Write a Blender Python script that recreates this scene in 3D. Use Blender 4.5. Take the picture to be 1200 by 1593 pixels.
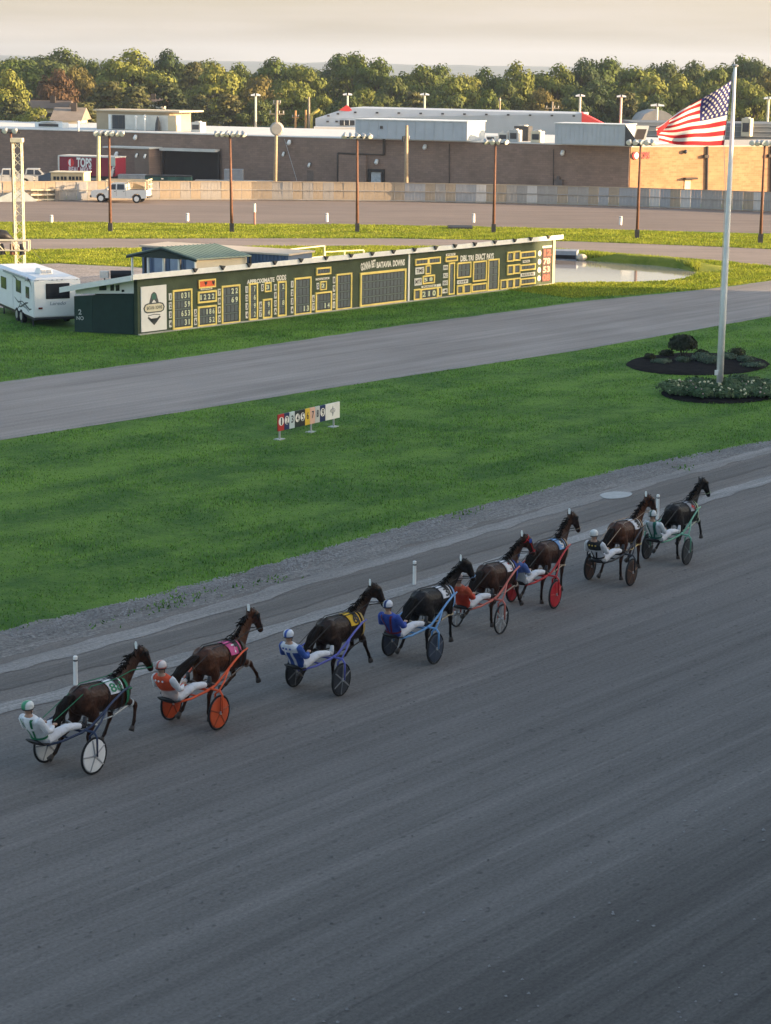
import bpy, bmesh, math, random
import numpy as np
from mathutils import Vector, Matrix, noise as mnoise

for o in list(bpy.data.objects):
    bpy.data.objects.remove(o)
random.seed(7)
rng = np.random.default_rng(7)
R = math.radians
V = Vector
S = bpy.context.scene
C = S.collection

# ------------------------------------------------------------------ camera
HC = 12.7
TH = R(12.3)
RO = 0.0124
FPX = 3158.0
cf = V((0, math.cos(TH), -math.sin(TH)))
u0 = V((0, math.sin(TH), math.cos(TH)))
cr = V((1, 0, 0)) * math.cos(RO) + u0 * math.sin(RO)
cu = u0 * math.cos(RO) - V((1, 0, 0)) * math.sin(RO)
cam_d = bpy.data.cameras.new('camera')
cam = bpy.data.objects.new('camera', cam_d)
C.objects.link(cam)
mw = Matrix((cr, cu, -cf)).transposed().to_4x4()
mw.translation = V((0, 0, HC))
cam.matrix_world = mw
cam_d.lens = 36.0 * FPX / 1593.0
cam_d.sensor_width = 36
cam_d.clip_start = 0.5
cam_d.clip_end = 12000
S.camera = cam
S.render.resolution_x, S.render.resolution_y = 771, 1024

# ------------------------------------------------------------------ world, sun, exposure
SUN_AZ = R(-5.7)          # measured from +X
SUN_EL = R(9.0)
W = bpy.data.worlds.new('World')
S.world = W
W.use_nodes = True
wn = W.node_tree
wn.nodes.clear()
sky = wn.nodes.new('ShaderNodeTexSky')
sky.sky_type = 'NISHITA'
sky.sun_disc = False
sky.sun_elevation = SUN_EL
sky.sun_rotation = R(90) - SUN_AZ
sky.air_density = 1.0
sky.dust_density = 3.0
sky.ozone_density = 1.0
wtc = wn.nodes.new('ShaderNodeTexCoord')
wmp = wn.nodes.new('ShaderNodeMapping')
wmp.inputs['Scale'].default_value = (1.6, 1.6, 26)
wno = wn.nodes.new('ShaderNodeTexNoise')
wno.inputs['Scale'].default_value = 3.0
wno.inputs['Detail'].default_value = 5
wrp = wn.nodes.new('ShaderNodeValToRGB')
wrp.color_ramp.elements[0].position = 0.42
wrp.color_ramp.elements[0].color = (0.55, 0.55, 0.55, 1)
wrp.color_ramp.elements[1].position = 0.72
wrp.color_ramp.elements[1].color = (0.97, 0.97, 0.97, 1)
wmx = wn.nodes.new('ShaderNodeMixRGB')
wmx.inputs['Color2'].default_value = (1.58, 1.36, 1.15, 1)   # thin evening cloud veil
wbg = wn.nodes.new('ShaderNodeBackground')
wbg.inputs['Strength'].default_value = 0.13
wou = wn.nodes.new('ShaderNodeOutputWorld')
L = wn.links.new
L(wtc.outputs['Generated'], wmp.inputs['Vector'])
L(wmp.outputs['Vector'], wno.inputs['Vector'])
L(wno.outputs['Fac'], wrp.inputs['Fac'])
wsp = wn.nodes.new('ShaderNodeSeparateXYZ')
L(wtc.outputs['Generated'], wsp.inputs[0])
wel = wn.nodes.new('ShaderNodeMapRange')      # the veil thins out towards the zenith
wel.interpolation_type = 'SMOOTHSTEP'
wel.inputs[1].default_value, wel.inputs[2].default_value, wel.inputs[3].default_value, wel.inputs[4].default_value = .03, .30, 1.0, .05
L(wsp.outputs[2], wel.inputs[0])
wml = wn.nodes.new('ShaderNodeMath'); wml.operation = 'MULTIPLY'
L(wrp.outputs['Color'], wml.inputs[0]); L(wel.outputs[0], wml.inputs[1])
L(wml.outputs[0], wmx.inputs['Fac'])
L(sky.outputs['Color'], wmx.inputs['Color1'])
L(wmx.outputs['Color'], wbg.inputs['Color'])
L(wbg.outputs['Background'], wou.inputs['Surface'])

sd = V((math.cos(SUN_AZ) * math.cos(SUN_EL), math.sin(SUN_AZ) * math.cos(SUN_EL), math.sin(SUN_EL)))
sl = bpy.data.lights.new('sun', 'SUN')
sl.energy = 4.0
sl.angle = R(0.5)
sl.color = (1.0, 0.70, 0.40)
so = bpy.data.objects.new('sun', sl)
C.objects.link(so)
so.rotation_euler = (-sd).to_track_quat('-Z', 'Y').to_euler()
so.location = (80, 0, 60)

S.view_settings.view_transform = 'Standard'
S.view_settings.look = 'None'
S.view_settings.gamma = 1
S.view_settings.exposure = 2.05
S.view_settings.use_curve_mapping = False
S.cycles.max_bounces = 5
S.cycles.transparent_max_bounces = 8
S.cycles.use_denoising = True

# ------------------------------------------------------------------ geometry helpers
def ray(px, py):
    return cf + cr * ((px - 600) / FPX) - cu * ((py - 796.5) / FPX)

def g(px, py, z=0.0):
    d = ray(px, py)
    return V((0, 0, HC)) + d * ((z - HC) / d.z)

def atY(px, py, Y):
    d = ray(px, py)
    return V((0, 0, HC)) + d * (Y / d.y)

def tag(o, label=None, cat=None, group=None, kind=None):
    if label: o['label'] = label
    if cat: o['category'] = cat
    if group: o['group'] = group
    if kind: o['kind'] = kind
    return o

def thing(name, label, cat, loc=(0, 0, 0), rz=0.0, group=None):
    o = bpy.data.objects.new(name, None)
    o.empty_display_size = 0.2
    C.objects.link(o)
    o.location = loc
    o.rotation_euler = (0, 0, rz)
    return tag(o, label, cat, group)

KIDS = {}
def link(o, parent=None):
    C.objects.link(o)
    if parent:
        o.parent = parent
        KIDS.setdefault(parent.name, []).append(o)
    return o

def copy_tree(o, parent=None):
    c = o.copy()
    link(c, parent)
    for ch in list(KIDS.get(o.name, [])):
        copy_tree(ch, c)
    return c

class MB:
    """collects verts and faces; build() links ONE mesh object"""
    def __init__(s, o=(0, 0, 0)):
        s.v, s.f, s.m, s.o = [], [], [], V(o)
        s.M = None
    def add(s, vs, fs, mi=0):
        b = len(s.v)
        if s.M is not None:
            vs = [s.M @ V(v) for v in vs]
        s.v += [V(v) for v in vs]
        s.f += [tuple(i + b for i in f) for f in fs]
        s.m += [mi] * len(fs)
    def box(s, c, size, mi=0, rz=0.0, ax=None):
        hx, hy, hz = size[0] / 2, size[1] / 2, size[2] / 2
        if ax is None:
            ax = (V((math.cos(rz), math.sin(rz), 0)), V((-math.sin(rz), math.cos(rz), 0)), V((0, 0, 1)))
        c = V(c)
        vs = [c + ax[0] * (hx * i) + ax[1] * (hy * j) + ax[2] * (hz * k)
              for k in (-1, 1) for i, j in ((-1, -1), (1, -1), (1, 1), (-1, 1))]
        s.add(vs, [(3, 2, 1, 0), (4, 5, 6, 7), (0, 1, 5, 4), (1, 2, 6, 5), (2, 3, 7, 6), (3, 0, 4, 7)], mi)
    def hexa(s, b4, t4, mi=0):
        s.add(list(b4) + list(t4), [(3, 2, 1, 0), (4, 5, 6, 7), (0, 1, 5, 4), (1, 2, 6, 5), (2, 3, 7, 6), (3, 0, 4, 7)], mi)
    def loft(s, pts, ra, rb=None, side=None, n=10, mi=0, cap=True):
        pts = [V(p) for p in pts]
        k = len(pts)
        if not hasattr(ra, '__len__'): ra = [ra] * k
        if rb is None: rb = ra
        if not hasattr(rb, '__len__'): rb = [rb] * k
        vs, fs = [], []
        ps = None
        for i, p in enumerate(pts):
            t = pts[min(i + 1, k - 1)] - pts[max(i - 1, 0)]
            t = t.normalized() if t.length > 1e-9 else V((0, 0, 1))
            sv = side[i] if isinstance(side, list) else side
            if sv is None:
                sv = ps if ps is not None else (V((0, 1, 0)) if abs(t.y) < .9 else V((1, 0, 0)))
            sv = V(sv)
            sv = (sv - t * sv.dot(t))
            sv = sv.normalized() if sv.length > 1e-6 else t.orthogonal().normalized()
            ps = sv
            up = t.cross(sv)
            for j in range(n):
                a = 2 * math.pi * j / n
                vs.append(p + sv * (math.cos(a) * ra[i]) + up * (math.sin(a) * rb[i]))
        for i in range(k - 1):
            for j in range(n):
                j2 = (j + 1) % n
                fs.append((i * n + j, i * n + j2, (i + 1) * n + j2, (i + 1) * n + j))
        if cap:
            fs.append(tuple(range(n - 1, -1, -1)))
            fs.append(tuple((k - 1) * n + j for j in range(n)))
        s.add(vs, fs, mi)
    def bar(s, a, b, r, n=6, mi=0):
        s.loft([a, b], r, n=n, mi=mi)
    def sph(s, c, r, mi=0, nu=10, nv=7):
        if not hasattr(r, '__len__'): r = (r, r, r)
        vs = [V(c) + V((0, 0, -r[2]))]
        for i in range(1, nv):
            a = -math.pi / 2 + math.pi * i / nv
            for j in range(nu):
                b = 2 * math.pi * j / nu
                vs.append(V(c) + V((r[0] * math.cos(a) * math.cos(b), r[1] * math.cos(a) * math.sin(b), r[2] * math.sin(a))))
        vs.append(V(c) + V((0, 0, r[2])))
        fs = [(0, 1 + (j + 1) % nu, 1 + j) for j in range(nu)]
        for i in range(nv - 2):
            for j in range(nu):
                q = 1 + i * nu
                fs.append((q + j, q + (j + 1) % nu, q + nu + (j + 1) % nu, q + nu + j))
        q = 1 + (nv - 2) * nu
        fs += [(q + j, q + (j + 1) % nu, len(vs) - 1) for j in range(nu)]
        s.add(vs, fs, mi)
    def prism(s, poly, d, mi=0):
        """extrude closed planar polygon (list of V) by vector d"""
        n = len(poly)
        vs = [V(p) for p in poly] + [V(p) + V(d) for p in poly]
        fs = [tuple(range(n - 1, -1, -1)), tuple(range(n, 2 * n))]
        fs += [(i, (i + 1) % n, n + (i + 1) % n, n + i) for i in range(n)]
        s.add(vs, fs, mi)
    def mesh(s, name):
        me = bpy.data.meshes.new(name)
        me.from_pydata([v - s.o for v in s.v], [], s.f)
        return me
    def build(s, name, mats, parent=None, smooth=False, bevel=0.0, loc=None):
        me = s.mesh(name)
        mats = mats if isinstance(mats, (list, tuple)) else [mats]
        for m in mats: me.materials.append(m)
        if len(mats) > 1:
            me.polygons.foreach_set('material_index', s.m)
        bm = bmesh.new(); bm.from_mesh(me)
        bmesh.ops.recalc_face_normals(bm, faces=bm.faces)
        if bevel > 0:
            es = [e for e in bm.edges if len(e.link_faces) == 2 and e.calc_face_angle(0) > .5]
            bmesh.ops.bevel(bm, geom=es, offset=bevel, segments=2, affect='EDGES', clamp_overlap=True)
        bm.to_mesh(me); bm.free()
        if smooth: me.shade_smooth()
        me.update()
        o = bpy.data.objects.new(name, me)
        link(o, parent)
        if loc is not None: o.location = loc
        elif parent is None: o.location = s.o
        return o

def np_obj(name, verts, faces, mat, parent=None, loc=None, mi=None):
    """fast builder: faces is an (n,k) array"""
    me = bpy.data.meshes.new(name)
    nf, k = faces.shape
    me.vertices.add(len(verts)); me.vertices.foreach_set('co', verts.astype(np.float32).ravel())
    me.loops.add(nf * k); me.loops.foreach_set('vertex_index', faces.astype(np.int32).ravel())
    me.polygons.add(nf)
    me.polygons.foreach_set('loop_start', np.arange(0, nf * k, k, dtype=np.int32))
    me.update(calc_edges=True); me.validate()
    for m in (mat if isinstance(mat, (list, tuple)) else [mat]): me.materials.append(m)
    o = bpy.data.objects.new(name, me)
    link(o, parent)
    if loc is not None: o.location = loc
    return o

def remeshed(mb, voxel, smooth=4, name='body'):
    me = mb.mesh(name)
    bm = bmesh.new(); bm.from_mesh(me); bmesh.ops.recalc_face_normals(bm, faces=bm.faces); bm.to_mesh(me); bm.free()
    t = bpy.data.objects.new('tmp', me); C.objects.link(t)
    m = t.modifiers.new('r', 'REMESH'); m.mode = 'VOXEL'; m.voxel_size = voxel
    if smooth:
        q = t.modifiers.new('s', 'SMOOTH'); q.factor = .5; q.iterations = smooth
    dg = bpy.context.evaluated_depsgraph_get()
    out = bpy.data.meshes.new_from_object(t.evaluated_get(dg))
    bpy.data.objects.remove(t); bpy.data.meshes.remove(me)
    out.name = name
    out.shade_smooth()
    return out

def mesh_obj(name, me, mats, parent=None):
    me.materials.clear()
    for m in (mats if isinstance(mats, (list, tuple)) else [mats]): me.materials.append(m)
    return link(bpy.data.objects.new(name, me), parent)

_tc = {}
def text_mesh(s, h, bold=0.0):
    """glyph mesh centred on the origin in XY, cap height h"""
    k = (s, round(h, 4), bold)
    if k not in _tc:
        cu_ = bpy.data.curves.new('t', 'FONT')
        cu_.body = s; cu_.size = h / 0.69; cu_.offset = bold * h
        cu_.resolution_u = 3
        cu_.align_x = 'CENTER'
        ob = bpy.data.objects.new('t', cu_); C.objects.link(ob)
        dg = bpy.context.evaluated_depsgraph_get()
        me = bpy.data.meshes.new_from_object(ob.evaluated_get(dg))
        vs = [V((v.co.x, v.co.y - h / 2, 0)) for v in me.vertices]
        fs = [tuple(p.vertices) for p in me.polygons]
        bpy.data.objects.remove(ob); bpy.data.curves.remove(cu_); bpy.data.meshes.remove(me)
        _tc[k] = (vs, fs)
    return _tc[k]

def put_text(mb, s, h, O, ux, uy, wmax=None, mi=0, bold=0.02, hfit=None):
    vs, fs = text_mesh(s, h, bold)
    if not vs: return
    k = 1.0
    if wmax:
        w = max(v.x for v in vs) - min(v.x for v in vs)
        k = wmax / w
    mb.add([V(O) + V(ux) * (v.x * k) + V(uy) * v.y for v in vs], fs, mi)

class Wall:
    """vertical plane through two ground points, facing the camera"""
    def __init__(s, P0, P1):
        s.P0, s.P1 = V(P0), V(P1)
        d = s.P1 - s.P0; d.z = 0
        s.len = d.length
        s.u = d.normalized()
        s.n = V((s.u.y, -s.u.x, 0))
        if s.n.dot(V((0, 0, 0)) - s.P0) < 0: s.n = -s.n
        s.ang = math.atan2(s.u.y, s.u.x)
    def uv(s, px, py):
        d = ray(px, py); o = V((0, 0, HC))
        t = (s.P0 - o).dot(s.n) / d.dot(s.n)
        p = o + d * t
        return (p - s.P0).dot(s.u), p.z
    def pt(s, u, v, off=0.0):
        q = s.P0 + s.u * u + s.n * off
        return V((q.x, q.y, v))
    def box(s, mb, u0, v0, u1, v1, o0, o1, mi=0):
        c = s.pt((u0 + u1) / 2, (v0 + v1) / 2, (o0 + o1) / 2)
        mb.box(c, (abs(u1 - u0), abs(o1 - o0), abs(v1 - v0)), mi, ax=(s.u, s.n, V((0, 0, 1))))
    def rect(s, x0, y0, x1, y1, k=0.1):
        """pixel bounding box of a slanted panel -> u0,v0,u1,v1"""
        w = x1 - x0; xm = (x0 + x1) / 2
        ua = s.uv(x0, (y0 + y1) / 2 + w * k * .25)[0]; ub = s.uv(x1, (y0 + y1) / 2 - w * k * .25)[0]
        vt = s.uv(xm, y0 + w * k / 2)[1]; vb = s.uv(xm, y1 - w * k / 2)[1]
        return ua, vb, ub, vt
    def text(s, mb, st, u, v, h, off, wmax=None, mi=0, bold=0.02, tilt=0.0):
        ux = s.u * math.cos(tilt) + V((0, 0, 1)) * math.sin(tilt)
        uy = V((0, 0, 1)) * math.cos(tilt) - s.u * math.sin(tilt)
        put_text(mb, st, h, s.pt(u, v, off), ux, uy, wmax, mi, bold)

# ------------------------------------------------------------------ materials
MATS = {}
def mat(name, c, r=0.7, v=0.15, s=2.0, b=0.0, metal=0.0, spec=0.3, bs=None, c2=None, rnd=0.0):
    if name in MATS: return MATS[name]
    m = bpy.data.materials.new(name); m.use_nodes = True
    nt = m.node_tree; p = nt.nodes['Principled BSDF']; l = nt.links.new
    p.inputs['Roughness'].default_value = r
    p.inputs['Metallic'].default_value = metal
    p.inputs['Specular IOR Level'].default_value = spec
    tc = nt.nodes.new('ShaderNodeTexCoord')
    n1 = nt.nodes.new('ShaderNodeTexNoise'); n1.inputs['Scale'].default_value = s
    n1.inputs['Detail'].default_value = 6; n1.inputs['Roughness'].default_value = .65
    l(tc.outputs['Object'], n1.inputs['Vector'])
    rp = nt.nodes.new('ShaderNodeValToRGB')
    e = rp.color_ramp.elements
    e[0].position, e[1].position = .3, .7
    lo = c2 if c2 else tuple(x * (1 - v) for x in c)
    hi = c if c2 else tuple(min(1, x * (1 + v)) for x in c)
    e[0].color = (*lo, 1); e[1].color = (*hi, 1)
    l(n1.outputs['Fac'], rp.inputs['Fac'])
    out = rp.outputs['Color']
    if rnd:
        oi = nt.nodes.new('ShaderNodeObjectInfo'); h = nt.nodes.new('ShaderNodeHueSaturation')
        mr = nt.nodes.new('ShaderNodeMapRange'); mr.inputs['To Min'].default_value = 1 - rnd; mr.inputs['To Max'].default_value = 1 + rnd
        l(oi.outputs['Random'], mr.inputs['Value']); l(mr.outputs['Result'], h.inputs['Value']); l(out, h.inputs['Color'])
        out = h.outputs['Color']
    l(out, p.inputs['Base Color'])
    if b:
        n2 = nt.nodes.new('ShaderNodeTexNoise'); n2.inputs['Scale'].default_value = bs or s * 6
        n2.inputs['Detail'].default_value = 4
        l(tc.outputs['Object'], n2.inputs['Vector'])
        bp = nt.nodes.new('ShaderNodeBump'); bp.inputs['Strength'].default_value = b; bp.inputs['Distance'].default_value = .05
        l(n2.outputs['Fac'], bp.inputs['Height']); l(bp.outputs['Normal'], p.inputs['Normal'])
    MATS[name] = m
    return m

TA = math.atan2(0.768, 0.64)       # heading of the home stretch

def dirt_mat(name, c, along=0.05, across=1.6, dark=0.75, light=1.25, speck=0.12, bump=0.5, ang=TA, fine=14.0, lanes=None, prints=0.0):
    """raked track dirt: noise stretched along the running direction"""
    m = bpy.data.materials.new(name); m.use_nodes = True
    nt = m.node_tree; p = nt.nodes['Principled BSDF']; l = nt.links.new
    p.inputs['Roughness'].default_value = .95; p.inputs['Specular IOR Level'].default_value = .15
    ge = nt.nodes.new('ShaderNodeNewGeometry')
    ro = nt.nodes.new('ShaderNodeVectorRotate'); ro.rotation_type = 'Z_AXIS'; ro.inputs['Angle'].default_value = -ang
    l(ge.outputs['Position'], ro.inputs['Vector'])
    def nz(sc, scale, det=5, rough=.6):
        mp = nt.nodes.new('ShaderNodeMapping'); mp.inputs['Scale'].default_value = sc
        l(ro.outputs['Vector'], mp.inputs['Vector'])
        n = nt.nodes.new('ShaderNodeTexNoise'); n.inputs['Scale'].default_value = scale
        n.inputs['Detail'].default_value = det; n.inputs['Roughness'].default_value = rough
        l(mp.outputs['Vector'], n.inputs['Vector']); return n.outputs['Fac']
    a = nz((along, across, 1), 1.0, 8, .7)
    bq = nz((along * 1.2, across * 5, 1), 1.0, 4)
    cq = nz((1, 1, 1), fine, 6, .75)
    dq = nz((.35, .6, 1), .35, 3)
    def mr(src, f0, f1, t0, t1):
        n = nt.nodes.new('ShaderNodeMapRange'); n.inputs[1].default_value = f0; n.inputs[2].default_value = f1
        n.inputs[3].default_value = t0; n.inputs[4].default_value = t1; l(src, n.inputs[0]); return n.outputs[0]
    def mul(x, y):
        n = nt.nodes.new('ShaderNodeMath'); n.operation = 'MULTIPLY'; l(x, n.inputs[0]); l(y, n.inputs[1]); return n.outputs[0]
    k = mul(mul(mr(a, .3, .7, dark, light), mr(bq, .3, .7, 1 - (1 - dark) * .45, 1 + (light - 1) * .45)),
            mul(mr(cq, .25, .75, 1 - speck * 2, 1 + speck * 2), mr(dq, .3, .7, .9, 1.1)))
    if prints:
        e1 = nz((.018, 2.6, 1), 1.0, 3); e2 = nz((.012, 8.0, 1), 1.0, 2)
        k = mul(k, mul(mr(e1, .38, .62, .93, 1.06), mul(mr(e2, .60, .70, 1.0, 1.10), mr(e2, .30, .40, .90, 1.0))))
    if lanes:
        sx = nt.nodes.new('ShaderNodeSeparateXYZ'); l(ro.outputs['Vector'], sx.inputs[0])
        wob = nt.nodes.new('ShaderNodeMath'); wob.operation = 'MULTIPLY_ADD'; wob.inputs[1].default_value = 1.6; l(a, wob.inputs[0]); l(sx.outputs[1], wob.inputs[2])
        for (y0, y1, kk) in lanes: k = mul(k, mr(wob.outputs[0], y0, y1, 1.0, kk))
    if prints:
        def vor(scv, scale, rad):
            mp = nt.nodes.new('ShaderNodeMapping'); mp.inputs['Scale'].default_value = scv; l(ro.outputs['Vector'], mp.inputs['Vector'])
            v_ = nt.nodes.new('ShaderNodeTexVoronoi'); v_.inputs['Scale'].default_value = scale; l(mp.outputs['Vector'], v_.inputs['Vector'])
            sp_ = nt.nodes.new('ShaderNodeSeparateColor'); l(v_.outputs['Color'], sp_.inputs[0])
            th = mr(sp_.outputs[0], .55, .95, 0, rad)
            df = nt.nodes.new('ShaderNodeMath'); df.operation = 'SUBTRACT'; l(v_.outputs['Distance'], df.inputs[0]); l(th, df.inputs[1])
            return mr(df.outputs[0], -.03, .05, 1 - prints, 1.0)
        k = mul(k, mul(vor((.7, 1, 0), 3.4, .16), vor((.6, 1, 0), 5.5, .2)))
    vm = nt.nodes.new('ShaderNodeVectorMath'); vm.operation = 'SCALE'
    vm.inputs[0].default_value = c
    l(k, vm.inputs['Scale'])
    l(vm.outputs[0], p.inputs['Base Color'])
    ad = nt.nodes.new('ShaderNodeMath'); ad.operation = 'ADD'; l(bq, ad.inputs[0]); l(cq, ad.inputs[1])
    bp = nt.nodes.new('ShaderNodeBump'); bp.inputs['Strength'].default_value = bump; bp.inputs['Distance'].default_value = .06
    l(ad.outputs[0], bp.inputs['Height']); l(bp.outputs['Normal'], p.inputs['Normal'])
    MATS[name] = m
    return m

def grass_mat(name, c1, c2, c3, island=False, bump=0.8):
    m = bpy.data.materials.new(name); m.use_nodes = True
    nt = m.node_tree; p = nt.nodes['Principled BSDF']; l = nt.links.new
    p.inputs['Roughness'].default_value = .8; p.inputs['Specular IOR Level'].default_value = .15
    ge = nt.nodes.new('ShaderNodeNewGeometry')
    def nz(scale, det, rough=.6):
        n = nt.nodes.new('ShaderNodeTexNoise'); n.inputs['Scale'].default_value = scale
        n.inputs['Detail'].default_value = det; n.inputs['Roughness'].default_value = rough
        l(ge.outputs['Position'], n.inputs['Vector']); return n.outputs['Fac']
    a = nz(.32, 8, .78)
    rp = nt.nodes.new('ShaderNodeValToRGB'); e = rp.color_ramp.elements
    e[0].position, e[1].position = .40, .62
    e[0].color, e[1].color = (*c1, 1), (*c2, 1)
    l(a, rp.inputs['Fac'])
    ro = nt.nodes.new('ShaderNodeVectorRotate'); ro.rotation_type = 'Z_AXIS'; ro.inputs['Angle'].default_value = -TA
    l(ge.outputs['Position'], ro.inputs['Vector'])
    mp = nt.nodes.new('ShaderNodeMapping'); mp.inputs['Scale'].default_value = (.05, .55, 1); l(ro.outputs['Vector'], mp.inputs['Vector'])
    nb = nt.nodes.new('ShaderNodeTexNoise'); nb.inputs['Scale'].default_value = 1.0; nb.inputs['Detail'].default_value = 3; l(mp.outputs['Vector'], nb.inputs['Vector'])
    ad = nt.nodes.new('ShaderNodeMath'); ad.operation = 'MULTIPLY_ADD'; ad.inputs[1].default_value = .55; l(nb.outputs['Fac'], ad.inputs[0])
    sb = nt.nodes.new('ShaderNodeMath'); sb.operation = 'SUBTRACT'; sb.inputs[1].default_value = .275; l(a, sb.inputs[0]); l(sb.outputs[0], ad.inputs[2])
    l(ad.outputs[0], rp.inputs['Fac'])
    bq = nz(2.6, 6, .7)
    rp2 = nt.nodes.new('ShaderNodeValToRGB'); e = rp2.color_ramp.elements
    e[0].position, e[1].position = .52, .74
    e[0].color, e[1].color = (0, 0, 0, 1), (.6, .6, .6, 1)
    l(bq, rp2.inputs['Fac'])
    mx = nt.nodes.new('ShaderNodeMixRGB'); mx.inputs['Color2'].default_value = (*c3, 1)
    l(rp2.outputs['Color'], mx.inputs['Fac']); l(rp.outputs['Color'], mx.inputs['Color1'])
    out = mx.outputs['Color']
    if island:
        hs = nt.nodes.new('ShaderNodeHueSaturation')
        mr = nt.nodes.new('ShaderNodeMapRange'); mr.inputs[3].default_value = .42; mr.inputs[4].default_value = 1.55
        l(ge.outputs['Random Per Island'], mr.inputs[0]); l(mr.outputs[0], hs.inputs['Value']); l(out, hs.inputs['Color'])
        out = hs.outputs['Color']
        tr = nt.nodes.new('ShaderNodeBsdfTranslucent'); l(out, tr.inputs['Color'])
        ms = nt.nodes.new('ShaderNodeMixShader'); ms.inputs[0].default_value = .35
        l(p.outputs[0], ms.inputs[1]); l(tr.outputs[0], ms.inputs[2])
        l(ms.outputs[0], nt.nodes['Material Output'].inputs['Surface'])
    l(out, p.inputs['Base Color'])
    if bump:
        f_ = nz(9, 5, .7)
        bp = nt.nodes.new('ShaderNodeBump'); bp.inputs['Strength'].default_value = bump; bp.inputs['Distance'].default_value = .15
        l(f_, bp.inputs['Height']); l(bp.outputs['Normal'], p.inputs['Normal'])
    MATS[name] = m
    return m

def leaf_mat(name, c, c2, v=.35):
    m = bpy.data.materials.new(name); m.use_nodes = True
    nt = m.node_tree; p = nt.nodes['Principled BSDF']; l = nt.links.new
    p.inputs['Roughness'].default_value = .7; p.inputs['Specular IOR Level'].default_value = .2
    oi = nt.nodes.new('ShaderNodeObjectInfo'); ge = nt.nodes.new('ShaderNodeNewGeometry')
    mx = nt.nodes.new('ShaderNodeMixRGB'); mx.inputs['Color1'].default_value = (*c, 1); mx.inputs['Color2'].default_value = (*c2, 1)
    tc = nt.nodes.new('ShaderNodeTexCoord')
    n = nt.nodes.new('ShaderNodeTexNoise'); n.inputs['Scale'].default_value = 3.0; n.inputs['Detail'].default_value = 2
    l(tc.outputs['Object'], n.inputs['Vector'])
    ad = nt.nodes.new('ShaderNodeMath'); ad.operation = 'ADD'; l(n.outputs['Fac'], ad.inputs[0])
    s1 = nt.nodes.new('ShaderNodeMath'); s1.operation = 'MULTIPLY_ADD'; s1.inputs[1].default_value = .9; s1.inputs[2].default_value = -.45
    l(oi.outputs['Random'], s1.inputs[0]); l(s1.outputs[0], ad.inputs[1]); l(ad.outputs[0], mx.inputs['Fac'])
    hs = nt.nodes.new('ShaderNodeHueSaturation')
    mr = nt.nodes.new('ShaderNodeMapRange'); mr.inputs[3].default_value = 1 - v; mr.inputs[4].default_value = 1 + v
    l(ge.outputs['Random Per Island'], mr.inputs[0]); l(mr.outputs[0], hs.inputs['Value']); l(mx.outputs['Color'], hs.inputs['Color'])
    l(hs.outputs['Color'], p.inputs['Base Color'])
    tr = nt.nodes.new('ShaderNodeBsdfTranslucent'); l(hs.outputs['Color'], tr.inputs['Color'])
    ms = nt.nodes.new('ShaderNodeMixShader'); ms.inputs[0].default_value = .18
    l(p.outputs[0], ms.inputs[1]); l(tr.outputs[0], ms.inputs[2])
    l(ms.outputs[0], nt.nodes['Material Output'].inputs['Surface'])
    MATS[name] = m
    return m

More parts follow.
